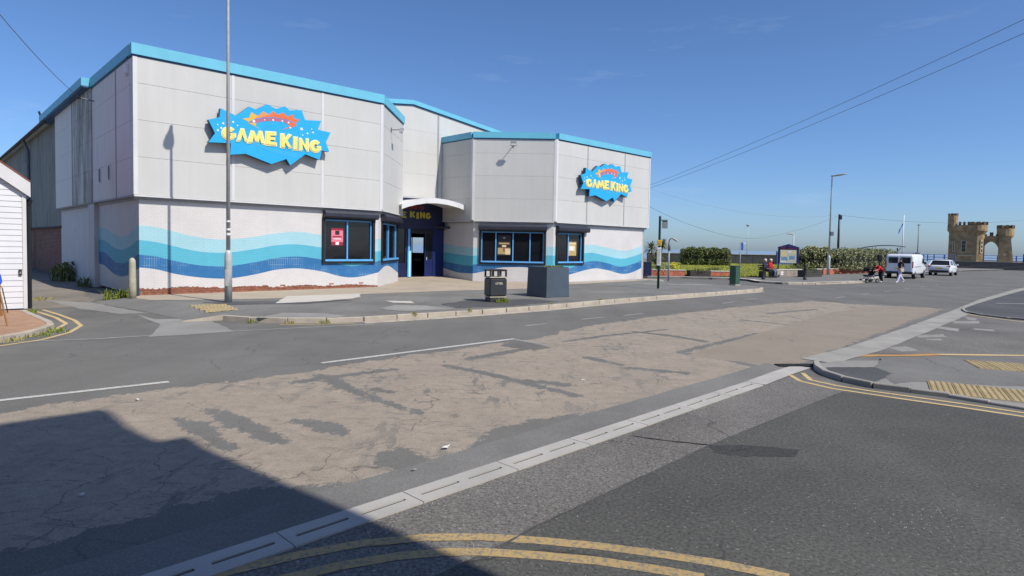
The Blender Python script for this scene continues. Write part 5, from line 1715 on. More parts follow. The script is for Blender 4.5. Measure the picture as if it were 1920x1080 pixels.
def local_text(txt, size, mat, name, parent, org, bold=.0):
    t_ = text_mesh(txt, size, mat, name, parent, (0, 0, 0), (1, 0, 0), (0, 0, 1), .002, bold, 'CENTER')
    off_ = Vector(root_of(parent).location)
    for v in t_.data.vertices:
        v.co = v.co + off_ + Vector(org)
    return t_
local_text('LITTER', .085, 'bin_band', 'lettering', o, (.02, -.293, .60), .004)

# ------------------------------------------------------------------ planter box
pc = (1.38, 23.75)
o = thing('planter_box', 'large square grey planter box with weedy grass on top', 'planter', (pc[0], pc[1], PZ), radians(38))
MB().box((0, 0, .55), (1.16, 1.16, 1.10), taper=.955, bev=.015).build('box_body', 'planter_grey', o, True)
MB().box((0, 0, 1.104), (1.0, 1.0, .02)).build('soil', 'soil', o, True)
for x, y, w, d in ((0, -.525, 1.10, .045), (0, .525, 1.10, .045), (-.525, 0, .045, 1.004), (.525, 0, .045, 1.004)):
    MB().box((x, y, 1.112), (w, d, .03), bev=.006).build('rim', 'planter_grey', o, True)
mb = MB(); tuft(mb, (.12, -.14, 1.11), 300, .40, .08, .010, random.Random(8), 1.2)
mb.build('grass', 'leaf_weed', o, True)

# ------------------------------------------------------------------ bus stop, cabinet, bollards, small posts
o = thing('bus_stop_pole', 'dark green bus stop pole with grey flag and white timetable case', 'bus stop', (6.94, 29.6, PZ), radians(-14))
MB().lathe((0, 0, 0), [(.055, 0), (.055, 3.38), (.05, 3.43)], 12).build('pole', 'dark_green', o, True, True)
MB().box((.23, 0, 3.06), (.27, .03, .42), bev=.01).build('stop_flag', 'sign_grey', o, True)
MB().box((.23, -.017, 3.19), (.2, .004, .05)).build('flag_print', 'poster_dark', o, True)
MB().box((.08, 0, 3.24), (.06, .03, .04)).build('flag_clip', 'dark_green', o, True)
MB().box((0, -.06, 2.16), (.22, .14, .26), bev=.015).build('yellow_box', 'sign_yellow', o, True)
MB().box((0, -.135, 2.16), (.1, .006, .1)).build('box_print', 'poster_tan', o, True)
MB().box((0, -.075, 1.52), (.20, .05, .86), bev=.012).build('timetable_case', 'white_paint', o, True)
MB().box((0, -.102, 1.52), (.15, .004, .72)).build('timetable', 'map_pale', o, True)

o = thing('hooked_pole', 'slim pale pole with hooked lamp head beside the spiky plant', 'lamp pole', (9.19, 36.7, PZ), 0)
MB().lathe((0, 0, 0), [(.05, 0), (.05, 1.8)], 10).build('lower_pole', 'sign_grey', o, True, True)
MB().lathe((0, 0, 0), [(.075, 1.8), (.075, 2.2), (.04, 2.22)], 10).build('collar', 'galv_dark', o, True, True)
MB().tube([(-.02, 0, 2.2), (0, 0, 2.4), (.08, 0, 2.50), (.2, 0, 2.5)], .035, 8).build('hook', 'galv_dark', o, True)
MB().tube([(.19, 0, 2.5), (.30, 0, 2.46), (.46, 0, 2.36)], [.05, .075, .06], 8).build('lamp_head', 'lantern', o, True)

o = thing('utility_cabinet', 'dark green telecom cabinet on the footway corner', 'cabinet', (11.95, 33.5, PZ), radians(40))
MB().box((0, 0, .04), (.50, .40, .08)).build('plinth', 'concrete_grey', o, True)
MB().box((0, 0, .54), (.46, .36, .92), bev=.02).build('case', 'green_box', o, True)
MB().box((0, 0, 1.03), (.50, .40, .06), bev=.025).build('lid', 'green_box', o, True)
MB().box((-.02, -.183, .54), (.40, .008, .84)).build('door', 'green_box', o, True)
MB().box((.14, -.19, .56), (.03, .012, .08)).build('handle', 'black_metal', o, True)

def bollard(label, x, y):
    o = thing('black_bollard', label, 'bollard', (x, y, PZ * .5), 0, 'black bollards along the far kerb')
    MB().lathe((0, 0, 0), [(.11, 0), (.11, .16), (.075, .2), (.07, .86), (.085, .88), (.085, .93), (.06, .95)], 12).build('shaft', 'black_metal', o, True, True)
    MB().lathe((0, 0, 0), [(.03, .95), (.065, .99), (.065, 1.03), (.03, 1.08)], 12).build('finial', 'black_metal', o, True, True)
bollard('black bollard standing in front of the two seated people', 16.5, 41.0)
bollard('black bollard standing in front of the dark wooden planter', 19.55, 41.7)

o = thing('blue_flag_sign', 'slim white post with small blue sign near the green cabinet', 'sign', (14.97, 41.1, PZ), 0)
MB().lathe((0, 0, 0), [(.035, 0), (.035, 2.42)], 10).build('post', 'sign_grey', o, True, True)
MB().box((.08, -.01, 2.15), (.20, .03, .5), bev=.01).build('sign_plate', 'blue_sign', o, True)
MB().box((.24, -.01, 2.35), (.16, .02, .05)).build('pointer', 'white_paint', o, True)

# ------------------------------------------------------------------ gardens: hedges, plants, planters, low walls
def hedge(label, p0, p1, zb, h, depth, n, mat, seed, s=.10, rnd_top=.5, name='clipped_hedge'):
    rnd = random.Random(seed)
    L = hypot(p1[0] - p0[0], p1[1] - p0[1])
    an = atan2(p1[1] - p0[1], p1[0] - p0[0])
    o = thing(name, label, 'hedge', ((p0[0] + p1[0]) / 2, (p0[1] + p1[1]) / 2, zb), an)
    core, nx = MB(), 14
    rings = []
    for i in range(nx + 1):
        t = i / nx * 2 - 1
        k = (1 - abs(t) ** (2.2 / rnd_top) if rnd_top < 1 else 1) ** .5 if abs(t) < 1 else .05
        k = max(.08, (1 - abs(t) ** 8) ** .25 if rnd_top < .6 else (1 - abs(t) ** 3) ** .5 if abs(t) < 1 else .08)
        ring = []
        for j in range(10):
            a = 2 * pi * j / 10
            cx_, cz_ = cos(a), sin(a)
            ex = abs(cx_) ** .5 * (1 if cx_ > 0 else -1)
            ez = abs(cz_) ** .5 * (1 if cz_ > 0 else -1)
            ring.append((t * L / 2 * .95, ex * depth / 2 * .8 * k, h * .5 + ez * h * .44 * k + rnd.uniform(-.05, .05)))
        rings.append(ring)
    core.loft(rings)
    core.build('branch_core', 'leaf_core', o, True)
    mb = MB()
    for k_ in range(n):
        t = rnd.uniform(-1, 1)
        k = max(.12, (1 - abs(t) ** 8) ** .25 if rnd_top < .6 else (1 - abs(t) ** 3) ** .5)
        a = rnd.uniform(0, 2 * pi)
        cx_, cz_ = cos(a), sin(a)
        ex = abs(cx_) ** .5 * (1 if cx_ > 0 else -1)
        ez = abs(cz_) ** .5 * (1 if cz_ > 0 else -1)
        lump = 1 + .10 * sin(t * L * 2.3 + a * 2) + .07 * sin(t * L * 5.1 - a * 3) + rnd.gauss(0, .045)
        q = Vector((t * L / 2 * (1 + .02 * rnd.gauss(0, 1)), ex * depth / 2 * k * lump, h * .5 + ez * h * .5 * k * lump))
        if q.z < .02:
            continue
        leafface(mb, q, s * rnd.uniform(.6, 1.4), rnd)
    mb.build('foliage', mat, o, True)
    st_ = MB()
    for k_ in range(5):
        x = (k_ - 2) / 5 * L
        st_.tube([(x, 0, -.1), (x + .05, .05, h * .5)], [.05, .03], 6)
    st_.build('stems', 'bark', o, True)
    return o
hedge('rounded dark green clipped hedge on the lawn', (20.3, 75), (26.0, 75), .1, 2.05, 2.4, 5200, 'leaf_hedge', 41, .12, .5)
hedge('bushy cream variegated shrub in the raised bed left of the street lamp', (24.6, 54.4), (28.2, 55.0), .35, 1.95, 2.0, 5200, 'leaf_varieg', 42, .10, .9, 'variegated_shrub')
hedge('long clipped pale green hedge behind the low brick wall', (27.6, 53.6), (38.2, 62.9), .45, 1.78, 1.6, 11000, 'leaf_pale', 43, .085, .5)

# spiky cabbage-palm plant
o = thing('cabbage_palm', 'spiky cabbage palm beyond the right end of the arcade', 'palm', (10.3, 44.6, .15))
rnd = random.Random(77)
MB().tube([(0, 0, 0), (.05, 0, .6), (0, 0, 1.1)], [.12, .09, .08], 8).build('trunk', 'bark', o, True)
MB().tube([(.03, 0, .8), (.35, .1, 1.7), (.4, .1, 2.2)], [.07, .055, .05], 7).build('branch', 'bark', o, True)
MB().tube([(.03, 0, .8), (-.35, -.1, 1.4), (-.4, 0, 1.9)], [.07, .055, .05], 7).build('branch', 'bark', o, True)
mb = MB()
for c_, n_, L_ in (((.4, .1, 2.1), 110, .8), ((-.4, 0, 1.85), 110, .85), ((0, -.2, .7), 120, 1.0), ((.1, .1, 1.3), 70, .8)):
    for k in range(n_):
        a, e = rnd.uniform(0, 2 * pi), rnd.uniform(-.5, 1.3)
        d = Vector((cos(a) * cos(e), sin(a) * cos(e), sin(e)))
        sd2 = Vector((-sin(a), cos(a), 0))
        l_ = L_ * rnd.uniform(.6, 1.1)
        p = Vector(c_)
        m_ = p + d * l_ * .55
        t_ = p + d * l_ + Vector((0, 0, -l_ * .25))
        w_ = .032
        mb.add([p - sd2 * w_ * .6, p + sd2 * w_ * .6, m_ + sd2 * w_, m_ - sd2 * w_, t_], [(0, 1, 2, 3), (3, 2, 4)])
mb.build('leaves', 'leaf_palm', o, True)

def shrub(label, c, R, n, s, mat, seed):
    o = thing('small_shrub', label, 'shrub', c, 0, 'small garden shrubs')
    rnd = random.Random(seed)
    mb = MB(); leafcloud(mb, (0, 0, R[2]), R, n, s, rnd); mb.build('foliage', mat, o, True)
    MB().tube([(0, 0, 0), (0, 0, R[2])], .02, 5).build('stem', 'bark', o, True)
shrub('small bright yellow shrub behind the slim hooked pole', (12.0, 46.4, .2), (.45, .4, .42), 380, .07, 'leaf_yellow', 5)
shrub('low grey green shrub at the foot of the cabbage palm', (11.2, 45.0, .15), (.5, .4, .4), 320, .06, 'leaf_palm', 6)
shrub('low plants on the brick bed left of the blue flag sign', (14.6, 45.2, .5), (.7, .2, .12), 260, .05, 'leaf_hedge', 7)
shrub('low dark plants before the notice board', (23.2, 50.6, .4), (1.2, .3, .3), 420, .06, 'leaf_hedge', 8)

def low_wall(label, p0, p1, h, w, mat='brick_far', cop='concrete_pale'):
    L = hypot(p1[0] - p0[0], p1[1] - p0[1]); an = atan2(p1[1] - p0[1], p1[0] - p0[0])
    o = thing('low_brick_wall', label, 'wall', ((p0[0] + p1[0]) / 2, (p0[1] + p1[1]) / 2, PZ), an)
    MB().box((0, 0, h / 2), (L, w, h)).build('brickwork', mat, o, True)
    n_ = max(1, int(L / .6))
    cmn = MB().box((0, 0, 0), (L / n_ - .01, w + .06, .06), bev=.008).mesh('coping_stone', cop)
    for k in range(n_):
        c_ = bpy.data.objects.new('coping_stone', cmn)
        COL.objects.link(c_); c_.parent = o
        c_.location = (-L / 2 + (k + .5) * L / n_, 0, h + .03)
low_wall('long low red brick wall below the clipped pale hedge', (24.9, 51.5), (37.2, 61.9), .42, .3)
low_wall('short low brick wall between planter and lawn', (14.0, 44.4), (16.2, 44.6), .34, .3)
low_wall('low brick wall behind the bus stop pole and palm', (9.1, 43.9), (12.2, 44.1), .38, .3)
low_wall('brown brick wall behind the two seated people', (18.9, 45.6), (22.4, 48.6), .46, .3, 'old_brick')
def trough(label, p0, p1, h):
    L = hypot(p1[0] - p0[0], p1[1] - p0[1]); an = atan2(p1[1] - p0[1], p1[0] - p0[0])
    o = thing('wooden_planter', label, 'planter', ((p0[0] + p1[0]) / 2, (p0[1] + p1[1]) / 2, PZ), an, 'dark wooden garden planters')
    pm = MB().box((0, 0, 0), (L, .05, h / 3 - .01), bev=.006).mesh('plank', 'wood_dark')
    for k in range(3):
        for y in (-.3, .3):
            c_ = bpy.data.objects.new('plank', pm); COL.objects.link(c_); c_.parent = o
            c_.location = (0, y, h / 6 + k * h / 3)
    for x in (-L / 2 + .03, L / 2 - .03):
        MB().box((x, 0, h / 2), (.06, .55, h)).build('end_panel', 'wood_dark', o, True)
    MB().box((0, 0, h - .05), (L - .14, .54, .04)).build('soil', 'soil', o, True)
    mb = MB(); tuft(mb, (0, 0, h - .05), 120, .5, .2, .02, random.Random(3)); mb.build('plants', 'leaf_hedge', o, True)['kind'] = 'stuff'
trough('dark wooden planter behind the slim hooked pole', (12.4, 43.9), (13.9, 44.1), .42)
trough('dark wooden planter left of the tall far street lamp', (21.3, 45.9), (23.4, 47.8), .5)

# blue litter bin seen past the end of the arcade
o = thing('blue_bin', 'dark blue bin just past the right end of the arcade', 'bin', (9.35, 43.2, PZ))
MB().box((0, 0, .45), (.5, .5, .9), bev=.04).build('body', 'navy', o, True)
MB().box((0, 0, .93), (.54, .54, .07), bev=.03).build('lid', 'navy', o, True)

# notice board
o = thing('notice_board', 'navy town map notice board with pointed top on two legs', 'notice board', (23.9, 54.2, .15), radians(-16))
for x in (-.78, .78):
    MB().box((x, 0, 1.1), (.1, .1, 2.2)).build('leg', 'navy_board', o, True)
MB().box((0, 0, 1.52), (1.46, .08, 1.42)).build('board', 'navy_board', o, True)
pr = [(-.86, 2.12), (.86, 2.12), (.86, 2.2), (.0, 2.48), (-.86, 2.2)]
MB().loft([[(x, y, z) for x, z in pr] for y in (.07, -.07)]).build('pediment', 'navy_board', o, True)
MB().box((0, -.055, 2.12), (1.4, .03, .09)).build('title_strip', 'maroon', o, True)
MB().lathe((0, -.085, 2.26), [(.07, -.01), (.07, .06)], 8).build('crest', 'maroon', o, True)
mp_ = MB().box((0, -.046, 1.40), (1.30, .012, 1.14)).build('map_sheet', 'map_pale', o, True)
for x, z, w, h_, mt_ in ((-.35, 1.65, .5, .5, 'poster_cream'), (-.3, 1.2, .5, .3, 'map_blue'), (.3, 1.3, .45, .3, 'map_blue'), (.1, 1.8, .3, .2, 'white_paint'), (.45, 1.75, .25, .3, 'poster_cream'), (-.4, .98, .45, .2, 'white_paint')):
    MB().box((x, -.0535, z), (w, .003, h_)).build('map_print', mt_, mp_, True)
o = thing('white_notice', 'small white notice on the brown brick wall beside the seated people', 'notice', (19.75, 46.05, PZ + .12), radians(40))
MB().box((0, -.16, .14), (.32, .02, .26), bev=.004).build('plate', 'white_paint', o, True)
MB().box((0, -.172, .14), (.24, .004, .05)).build('print', 'sign_grey', o, True)

# bench with two people
bench = thing('park_bench', 'dark park bench in front of the brown brick wall', 'bench', (18.05, 44.0, PZ), radians(38))
for k in range(4):
    MB().box((0, -.16 + k * .11, .44), (1.7, .09, .035)).build('seat_slat', 'wood_dark', bench, True)
for k in range(3):
    MB().box((0, .27 + k * .02, .58 + k * .13), (1.7, .03, .09)).build('back_slat', 'wood_dark', bench, True)
for x in (-.75, .75):
    MB().box((x, .02, .21), (.06, .5, .42)).build('leg', 'black_metal', bench, True)
    MB().box((x, -.02, .64), (.06, .5, .05)).build('arm_rest', 'wood_dark', bench, True)

# sea wall, hoarding, shelter, railings
o = thing('sea_wall', 'long dark wall closing the lawn against the sea', 'wall', (32, 87.2, 0), 0)
for k in range(10):
    MB().box((-12 + k * 2.45, 0, .72), (2.42, .4, 1.4)).build('wall_panel', 'tarred_wall', o, True)
MB().box((-.9, 0, 1.45), (24.7, .55, .07)).build('coping', 'concrete_grey', o, True)
o = thing('blue_hoarding', 'blue hoarding panels behind the notice board', 'hoarding', (38.5, 86, 0), 0)
for k in range(4):
    MB().box((-1.6 + k * 1.1, 0, 1.05), (1.07, .08, 1.8)).build('panel', 'hoarding_blue', o, True)
for k in range(5):
    MB().box((-2.15 + k * 1.1, .1, 1.0), (.08, .08, 2.0)).build('post', 'galv_dark', o, True)
o = thing('open_shelter', 'open shelter with thin curved dark roof behind the white van', 'shelter', (38.2, 64.6, .1), radians(-33))
rings = []
for k in range(9):
    x = -2.0 + k * .5
    z = 2.42 + .22 * (1 - (x / 2.0) ** 2) + .05 * x
    rings.append([(x, -.9, z), (x, .9, z), (x, .9, z + .07), (x, -.9, z + .07)])
MB().loft(rings).build('roof', 'galv_dark', o, True)
for x in (-.9, 1.3):
    MB().tube([(x, 0, 0), (x, 0, 2.45)], .06, 8).build('post', 'galv_dark', o, True)
    MB().tube([(x, 0, 2.0), (x + .3, 0, 2.5)], .03, 6).build('brace', 'galv_dark', o, True)

def railing(label, p0, p1, zb, n_):
    o = thing('railing', label, 'railing', (p0[0], p0[1], zb), 0, 'promenade railings')
    d = (p1[0] - p0[0], p1[1] - p0[1])
    for k in range(n_ + 1):
        t = k / n_
        MB().box((d[0] * t, d[1] * t, .6), (.12, .12, 1.2), 0).build('post', 'hoarding_blue', o, True)
    for z in (.35, .75, 1.15):
        MB().tube([(0, 0, z), (d[0], d[1], z)], .045, 6).build('rail', 'hoarding_blue', o, True)
railing('blue promenade railing left of the castle gateway', (56, 100), (69, 97.5), .75, 9)
railing('blue promenade railing seen through the castle arch', (71, 107), (82, 98), .75, 6)

def mast(name, label, base, h, r, cat, mat='galv'):
    o = thing(name, label, cat, base)
    MB().lathe((0, 0, 0), [(r, 0), (r * .7, h)], 8).build('pole', mat, o, True, True)
    return o
o = mast('promenade_lamp', 'thin promenade lamp with pale globe head above the sea wall', (36.0, 96, 0), 5.7, .07, 'street lamp')
MB().lathe((0, 0, 5.7), [(.1, 0), (.28, .12), (.28, .22), (.1, .32)], 10).build('lamp_head', 'lantern', o, True)
o = mast('promenade_lamp', 'short lamp with head turned left above the notice board', (31.4, 70, 0), 3.9, .09, 'street lamp')
MB().tube([(0, 0, 3.85), (-.35, 0, 3.98), (-.75, 0, 3.95)], [.06, .1, .07], 8).build('lamp_head', 'lantern', o, True)
o = mast('promenade_lamp', 'slender dark lamp between the white van and castle gateway', (61.5, 95, 0), 6.3, .075, 'street lamp', 'galv_dark')
MB().box((0, 0, 6.35), (.35, .2, .12)).build('lamp_head', 'galv_dark', o, True)
MB().box((0, 0, 1.95), (.5, .4, .5), bev=.05).build('junction_box', 'galv_dark', o, True)
o = mast('timber_pole', 'dark timber utility pole rising behind the clipped hedge', (32.25, 62, 0), 5.75, .13, 'utility pole', 'black_metal')
MB().box((.1, 0, 5.45), (.3, .2, .45), bev=.04).build('terminal_box', 'black_metal', o, True)
o = mast('flagpole', 'white flagpole with blue flag behind the white van', (62.3, 100, 0), 8.1, .1, 'flagpole', 'white_paint')
fl = MB()
for k in range(6):
    x0, x1 = -.12 * k, -.12 * (k + 1)
    fl.quad((x0, .05 * sin(k), 7.0 - .22 * k), (x1, .05 * sin(k + 1), 7.0 - .22 * (k + 1)), (x1 - .05, .05 * sin(k + 1) + .05, 6.55 - .26 * (k + 1)), (x0 - .05, .05 * sin(k) + .05, 6.55 - .26 * k))
fl.build('flag', 'flag_blue', o, True)
o = mast('dark_post', 'dark post with box in front of the hedge behind the pushchair', (30.9, 52.6, .1), 1.7, .06, 'post', 'black_metal')
MB().box((0, 0, 1.5), (.36, .25, .55), bev=.05).build('box', 'black_metal', o, True)

# ------------------------------------------------------------------ castle gateway and its steps
cas = thing('castle_gateway', 'sandstone castle gateway with battlements, round turret and pointed arch', 'gateway', (72.45, 97, 0), radians(-36.7))
PLZ = .98
def cb(name, x0, x1, y0, y1, z0, z1, mat='sandstone', par=cas, bev=0.0):
    return MB().box(((x0 + x1) / 2, (y0 + y1) / 2, (z0 + z1) / 2), (x1 - x0, y1 - y0, z1 - z0), bev=bev).build(name, mat, par, True)
def octa(cx, cy, r, z0, z1, name, mat='sandstone', n=8, r1=None):
    return MB().lathe((cx, cy, 0), [(r, z0), (r if r1 is None else r1, z1)], n).build(name, mat, cas, True)
cb('tower_wall', -4.05, -.9, 0, 4.0, PLZ, 5.62)
octa(-.42, .75, .98, PLZ, 5.4, 'tower_bay', 'sandstone', 8)
# corbelled band and battlements
MB().hexa([(-4.05, -.0, 5.4), (-.6, -.0, 5.4), (-.6, 4, 5.4), (-4.05, 4, 5.4), (-4.28, -.26, 5.75), (-.6, -.26, 5.75), (-.6, 4.2, 5.75), (-4.28, 4.2, 5.75)]).build('corbel_band', 'sandstone', cas, True)
cb('parapet', -4.28, -.6, -.26, 4.2, 5.752, 6.62)
MB().lathe((-.42, .75, 0), [(1.0, 5.25), (1.28, 5.72), (1.30, 6.62)], 16).build('bay_parapet', 'sandstone', cas, True)
for k in range(5):
    cb('merlon', -2.85 + k * .56, -2.85 + k * .56 + .33, -.262, .1, 6.622, 7.12, 'stone_dark')
for k in range(9):
    a = radians(-160 + k * 38)
    x, y = -.42 + 1.14 * cos(a), .75 + 1.14 * sin(a)
    MB().box((x, y, 6.87), (.3, .4, .49), a).build('merlon', 'stone_dark', cas, True)
MB().lathe((-3.62, .35, 0), [(.55, 5.9), (.66, 6.4), (.66, 8.12)], 14).build('turret', 'sandstone', cas, True)
for k in range(6):
    a = radians(k * 60 + 20)
    MB().box((-3.62 + .56 * cos(a), .35 + .56 * sin(a), 8.29), (.2, .3, .36), a).build('merlon', 'stone_dark', cas, True)
def cwin(x0, x1, y, z0, z1):
    w_ = cb('window', x0, x1, y - .06, y + .02, z0, z1, 'sandstone_pale')
    n_ = 3
    for k in range(n_):
        h_ = (z1 - z0 - .3) / n_
        cb('pane', x0 + .12, x1 - .12, y - .07, y - .0605, z0 + .12 + k * (h_ + .05), z0 + .12 + k * (h_ + .05) + h_, 'glass_dark', w_)
cwin(-2.45, -1.72, -.001, 2.35, 4.2)
cwin(-3.55, -3.2, -.001, 2.4, 4.1)
for a in (radians(-50), ):
    wx, wy = -.42 + .93 * cos(a), .75 + .93 * sin(a)
    w_ = MB().box((wx, wy, 3.3), (.1, .42, 2.1), a).build('window', 'sandstone_pale', cas, True)
    for k in range(3):
        MB().box((wx + .056 * cos(a), wy + .056 * sin(a), 2.65 + k * .62), (.01, .2, .42), a).build('pane', 'glass_dark', w_, True)
cb('sill_course', -2.9, -.3, -.16, .0, 1.75, 1.95, 'sandstone_pale')
# arch wall
def ptz(t):
    return 3.05 + 1.02 * max(0.0, 1 - abs(t) ** 1.9) ** .8
aw = MB()
xs = [0.42 + 1.84 * k / 16 for k in range(17)]
for x0, x1 in zip(xs, xs[1:]):
    z0, z1 = ptz((x0 - 1.34) / .92), ptz((x1 - 1.34) / .92)
    aw.hexa([(x0, .6, z0), (x1, .6, z1), (x1, 2.2, z1), (x0, 2.2, z0), (x0, .6, 4.95), (x1, .6, 4.95), (x1, 2.2, 4.95), (x0, 2.2, 4.95)])
aw.build('arch_wall', 'sandstone', cas, True)
cb('arch_pier', .3, .42, .55, 2.3, PLZ, 4.9)
for x0, x1, zt in ((.55, .78, 5.2), (1.1, 1.56, 5.5), (1.86, 2.1, 5.2)):
    cb('merlon', x0, x1, .6, 1.2, 4.952, zt, 'stone_dark')
# right tower
cb('tower_wall', 2.262, 3.72, .2, 2.6, PLZ, 4.9)
MB().lathe((3.02, 1.2, 0), [(.85, 4.55), (1.06, 5.0), (1.08, 6.1)], 16).build('corbel_band', 'sandstone', cas, True)
for k in range(8):
    a = radians(k * 45 + 10)
    MB().box((3.02 + .95 * cos(a), 1.2 + .95 * sin(a), 6.35), (.28, .38, .5), a).build('merlon', 'stone_dark', cas, True)
MB().hexa([(3.722, .5, PLZ), (4.1, .5, PLZ), (4.1, 2.2, PLZ), (3.722, 2.2, PLZ), (3.722, .5, 4.5), (3.74, .5, 4.3), (3.74, 2.2, 4.3), (3.722, 2.2, 4.5)]).build('buttress', 'sandstone', cas, True)
cb('plaque', 2.8, 3.2, .17, .2, 1.9, 2.3, 'sandstone_pale')

stp = thing('broad_steps', 'broad dark stone steps leading up to the castle gateway', 'steps', (72.45, 97, 0), radians(-36.7))
for k in range(6):
    y0 = -13.5 + k * 1.75
    MB().box((9.5, (y0 + 30) / 2, (k + .5) * .16), (27 - k * .1, 30 - y0, .16 - .002)).build('step', 'step_stone', stp, True)
MB().box((9.5, 14.5, .965), (26, 33, .02)).build('terrace_paving', 'asphalt_pave', stp, True)
o = thing('black_bollard', 'dark post right of the castle gateway at the frame edge', 'bollard', (77.3, 94.5, .97), 0)
MB().lathe((0, 0, 0), [(.14, 0), (.12, 1.1), (.15, 1.12), (.08, 1.3)], 10).build('shaft', 'black_metal', o, True)
MB().lathe((0, 0, 0), [(.17, -.02), (.17, .12)], 10).build('collar', 'black_metal', o, True)
o = thing('stone_block', 'dark low block on the castle terrace at right frame edge', 'block', (80.6, 93.2, .97), radians(-36))
MB().box((0, 0, .3), (1.6, .9, .6), bev=.08).build('block_body', 'step_stone', o, True)
MB().box((0, 0, .63), (1.5, .8, .06), bev=.02).build('capping', 'concrete_grey', o, True)

# ------------------------------------------------------------------ vehicles
def ring(w, z0, z1, y, r=.16, n=4):
    P = []
    for cx, cz, a0 in ((w - r, z1 - r, 0), (-w + r, z1 - r, 90), (-w + r, z0 + r, 180), (w - r, z0 + r, 270)):
        for k in range(n):
            a = radians(a0 + 90 * k / (n - 1))
            P.append((cx + r * cos(a), y, cz + r * sin(a)))
    return P
def wheel(par, x, y, r, w):
    o = bpy.data.objects.new('wheel', None)
    s_ = 1 if x > 0 else -1
    prof = [(r * .62, -w / 2), (r * .95, -w / 2), (r, -w * .35), (r, w * .35), (r * .95, w / 2), (r * .62, w / 2)]
    def cyl(prof, name, mat, parent, dx=0):
        V, F, n = [], [], 18
        for rr_, xx in prof:
            for k in range(n):
                a = 2 * pi * k / n
                V.append((x + dx + xx * s_, y + rr_ * cos(a), r + rr_ * sin(a)))
        L = len(prof)
        for i in range(L - 1):
            for k in range(n):
                F.append((i * n + k, i * n + (k + 1) % n, (i + 1) * n + (k + 1) % n, (i + 1) * n + k))
        F += [tuple(range(n)), tuple(range((L - 1) * n, L * n))]
        return MB().add(V, F).build(name, mat, parent, True)
    t = cyl(prof, 'wheel', 'tyre', par)
    cyl([(r * .60, w * .3), (r * .60, w * .5 + .004), (r * .2, w * .52)], 'rim', 'alloy', t)
    return t
van = thing('parked_van', 'white panel van parked at the far kerb, seen from behind', 'van', (32.35, 51.3, 0), radians(-43.5))
secs = [(-2.46, .88, .52, 1.72), (-2.42, .93, .42, 1.86), (-2.25, .965, .36, 1.93), (-1.0, .975, .34, 1.955), (.5, .975, .34, 1.955), (.95, .96, .34, 1.90), (1.55, .94, .34, 1.36), (1.75, .93, .35, 1.18), (2.3, .90, .38, 1.02), (2.47, .80, .45, .88)]
MB().loft([ring(w, a, b_, y) for y, w, a, b_ in secs]).build('body', 'van_white', van, True, True)
for sx in (-1, 1):
    dr_ = MB().box((sx * .43, -2.462, 1.13), (.82, .03, 1.32), bev=.01).build('rear_door', 'van_white', van, True)
    MB().box((sx * .43, -2.482, 1.45), (.66, .012, .46), bev=.004).build('window', 'glass_dark', dr_, True)
    MB().box((sx * .08, -2.485, 1.05), (.04, .02, .16)).build('handle', 'plastic_dark', dr_, True)
    MB().box((sx * .905, -2.40, 1.12), (.09, .12, .5), bev=.02).build('tail_light', 'tail_red', van, True)
    MB().box((sx * .962, 1.0, 1.42), (.02, .75, .42)).build('side_window', 'glass_dark', van, True)
    MB().box((sx * 1.06, 1.35, 1.22), (.18, .1, .2), bev=.03).build('wing_mirror', 'plastic_dark', van, True)
    MB().box((sx * .985, -.9, .95), (.012, 2.3, .03)).build('side_rail', 'plastic_dark', van, True)
    for y in (-1.6, 1.65):
        wheel(van, sx * .86, y, .33, .22)
    MB().box((sx * .8, 2.42, .82), (.22, .1, .18), bev=.03).build('headlight', 'lamp_clear', van, True)
MB().box((0, -2.49, .47), (1.86, .12, .2), bev=.03).build('bumper', 'plastic_dark', van, True)
MB().box((0, -2.486, .80), (.52, .012, .11)).build('number_plate', 'plate_yellow', van, True)
MB().hexa([(-.8, 1.56, 1.38), (.8, 1.56, 1.38), (.8, 1.5, 1.36), (-.8, 1.5, 1.36), (-.76, 1.06, 1.88), (.76, 1.06, 1.88), (.76, 1.0, 1.86), (-.76, 1.0, 1.86)]).build('windscreen', 'glass_dark', van, True)
for y in (-1.8, -.6, .4):
    MB().box((0, y, 2.03), (1.7, .06, .04)).build('roof_bar', 'galv_dark', van, True)
    for sx in (-.8, .8):
        MB().box((sx, y, 1.98), (.05, .06, .09)).build('roof_bar_foot', 'galv_dark', van, True)

car = thing('parked_car', 'white hatchback parked in front of the van, seen from behind', 'car', (40.9, 59.3, 0), radians(-43.5))
secs = [(-2.1, .76, .42, .84, .1), (-2.04, .85, .32, .97, .14), (-1.5, .90, .26, 1.0, .15), (0, .91, .24, .97, .15), (1.2, .89, .25, .94, .15), (1.85, .82, .28, .82, .14), (2.12, .66, .36, .66, .1)]
MB().loft([ring(w, a, b_, y, r_) for y, w, a, b_, r_ in secs]).build('body', 'car_white', car, True, True)
def crect(y0, y1, w, z, k=.12):
    return [(w, y0 + k, z), (w, y1 - k, z), (w - k, y1, z), (-w + k, y1, z), (-w, y1 - k, z), (-w, y0 + k, z), (-w + k, y0, z), (w - k, y0, z)]
MB().loft([crect(-1.98, 1.15, .83, .93), crect(-1.62, .62, .74, 1.22), crect(-1.38, .25, .67, 1.39)]).build('glasshouse', 'glass_dark', car, True)
MB().loft([crect(-1.52, .32, .69, 1.385), crect(-1.45, .18, .66, 1.44), crect(-1.2, -.1, .5, 1.475)]).build('roof', 'car_white', car, True, True)
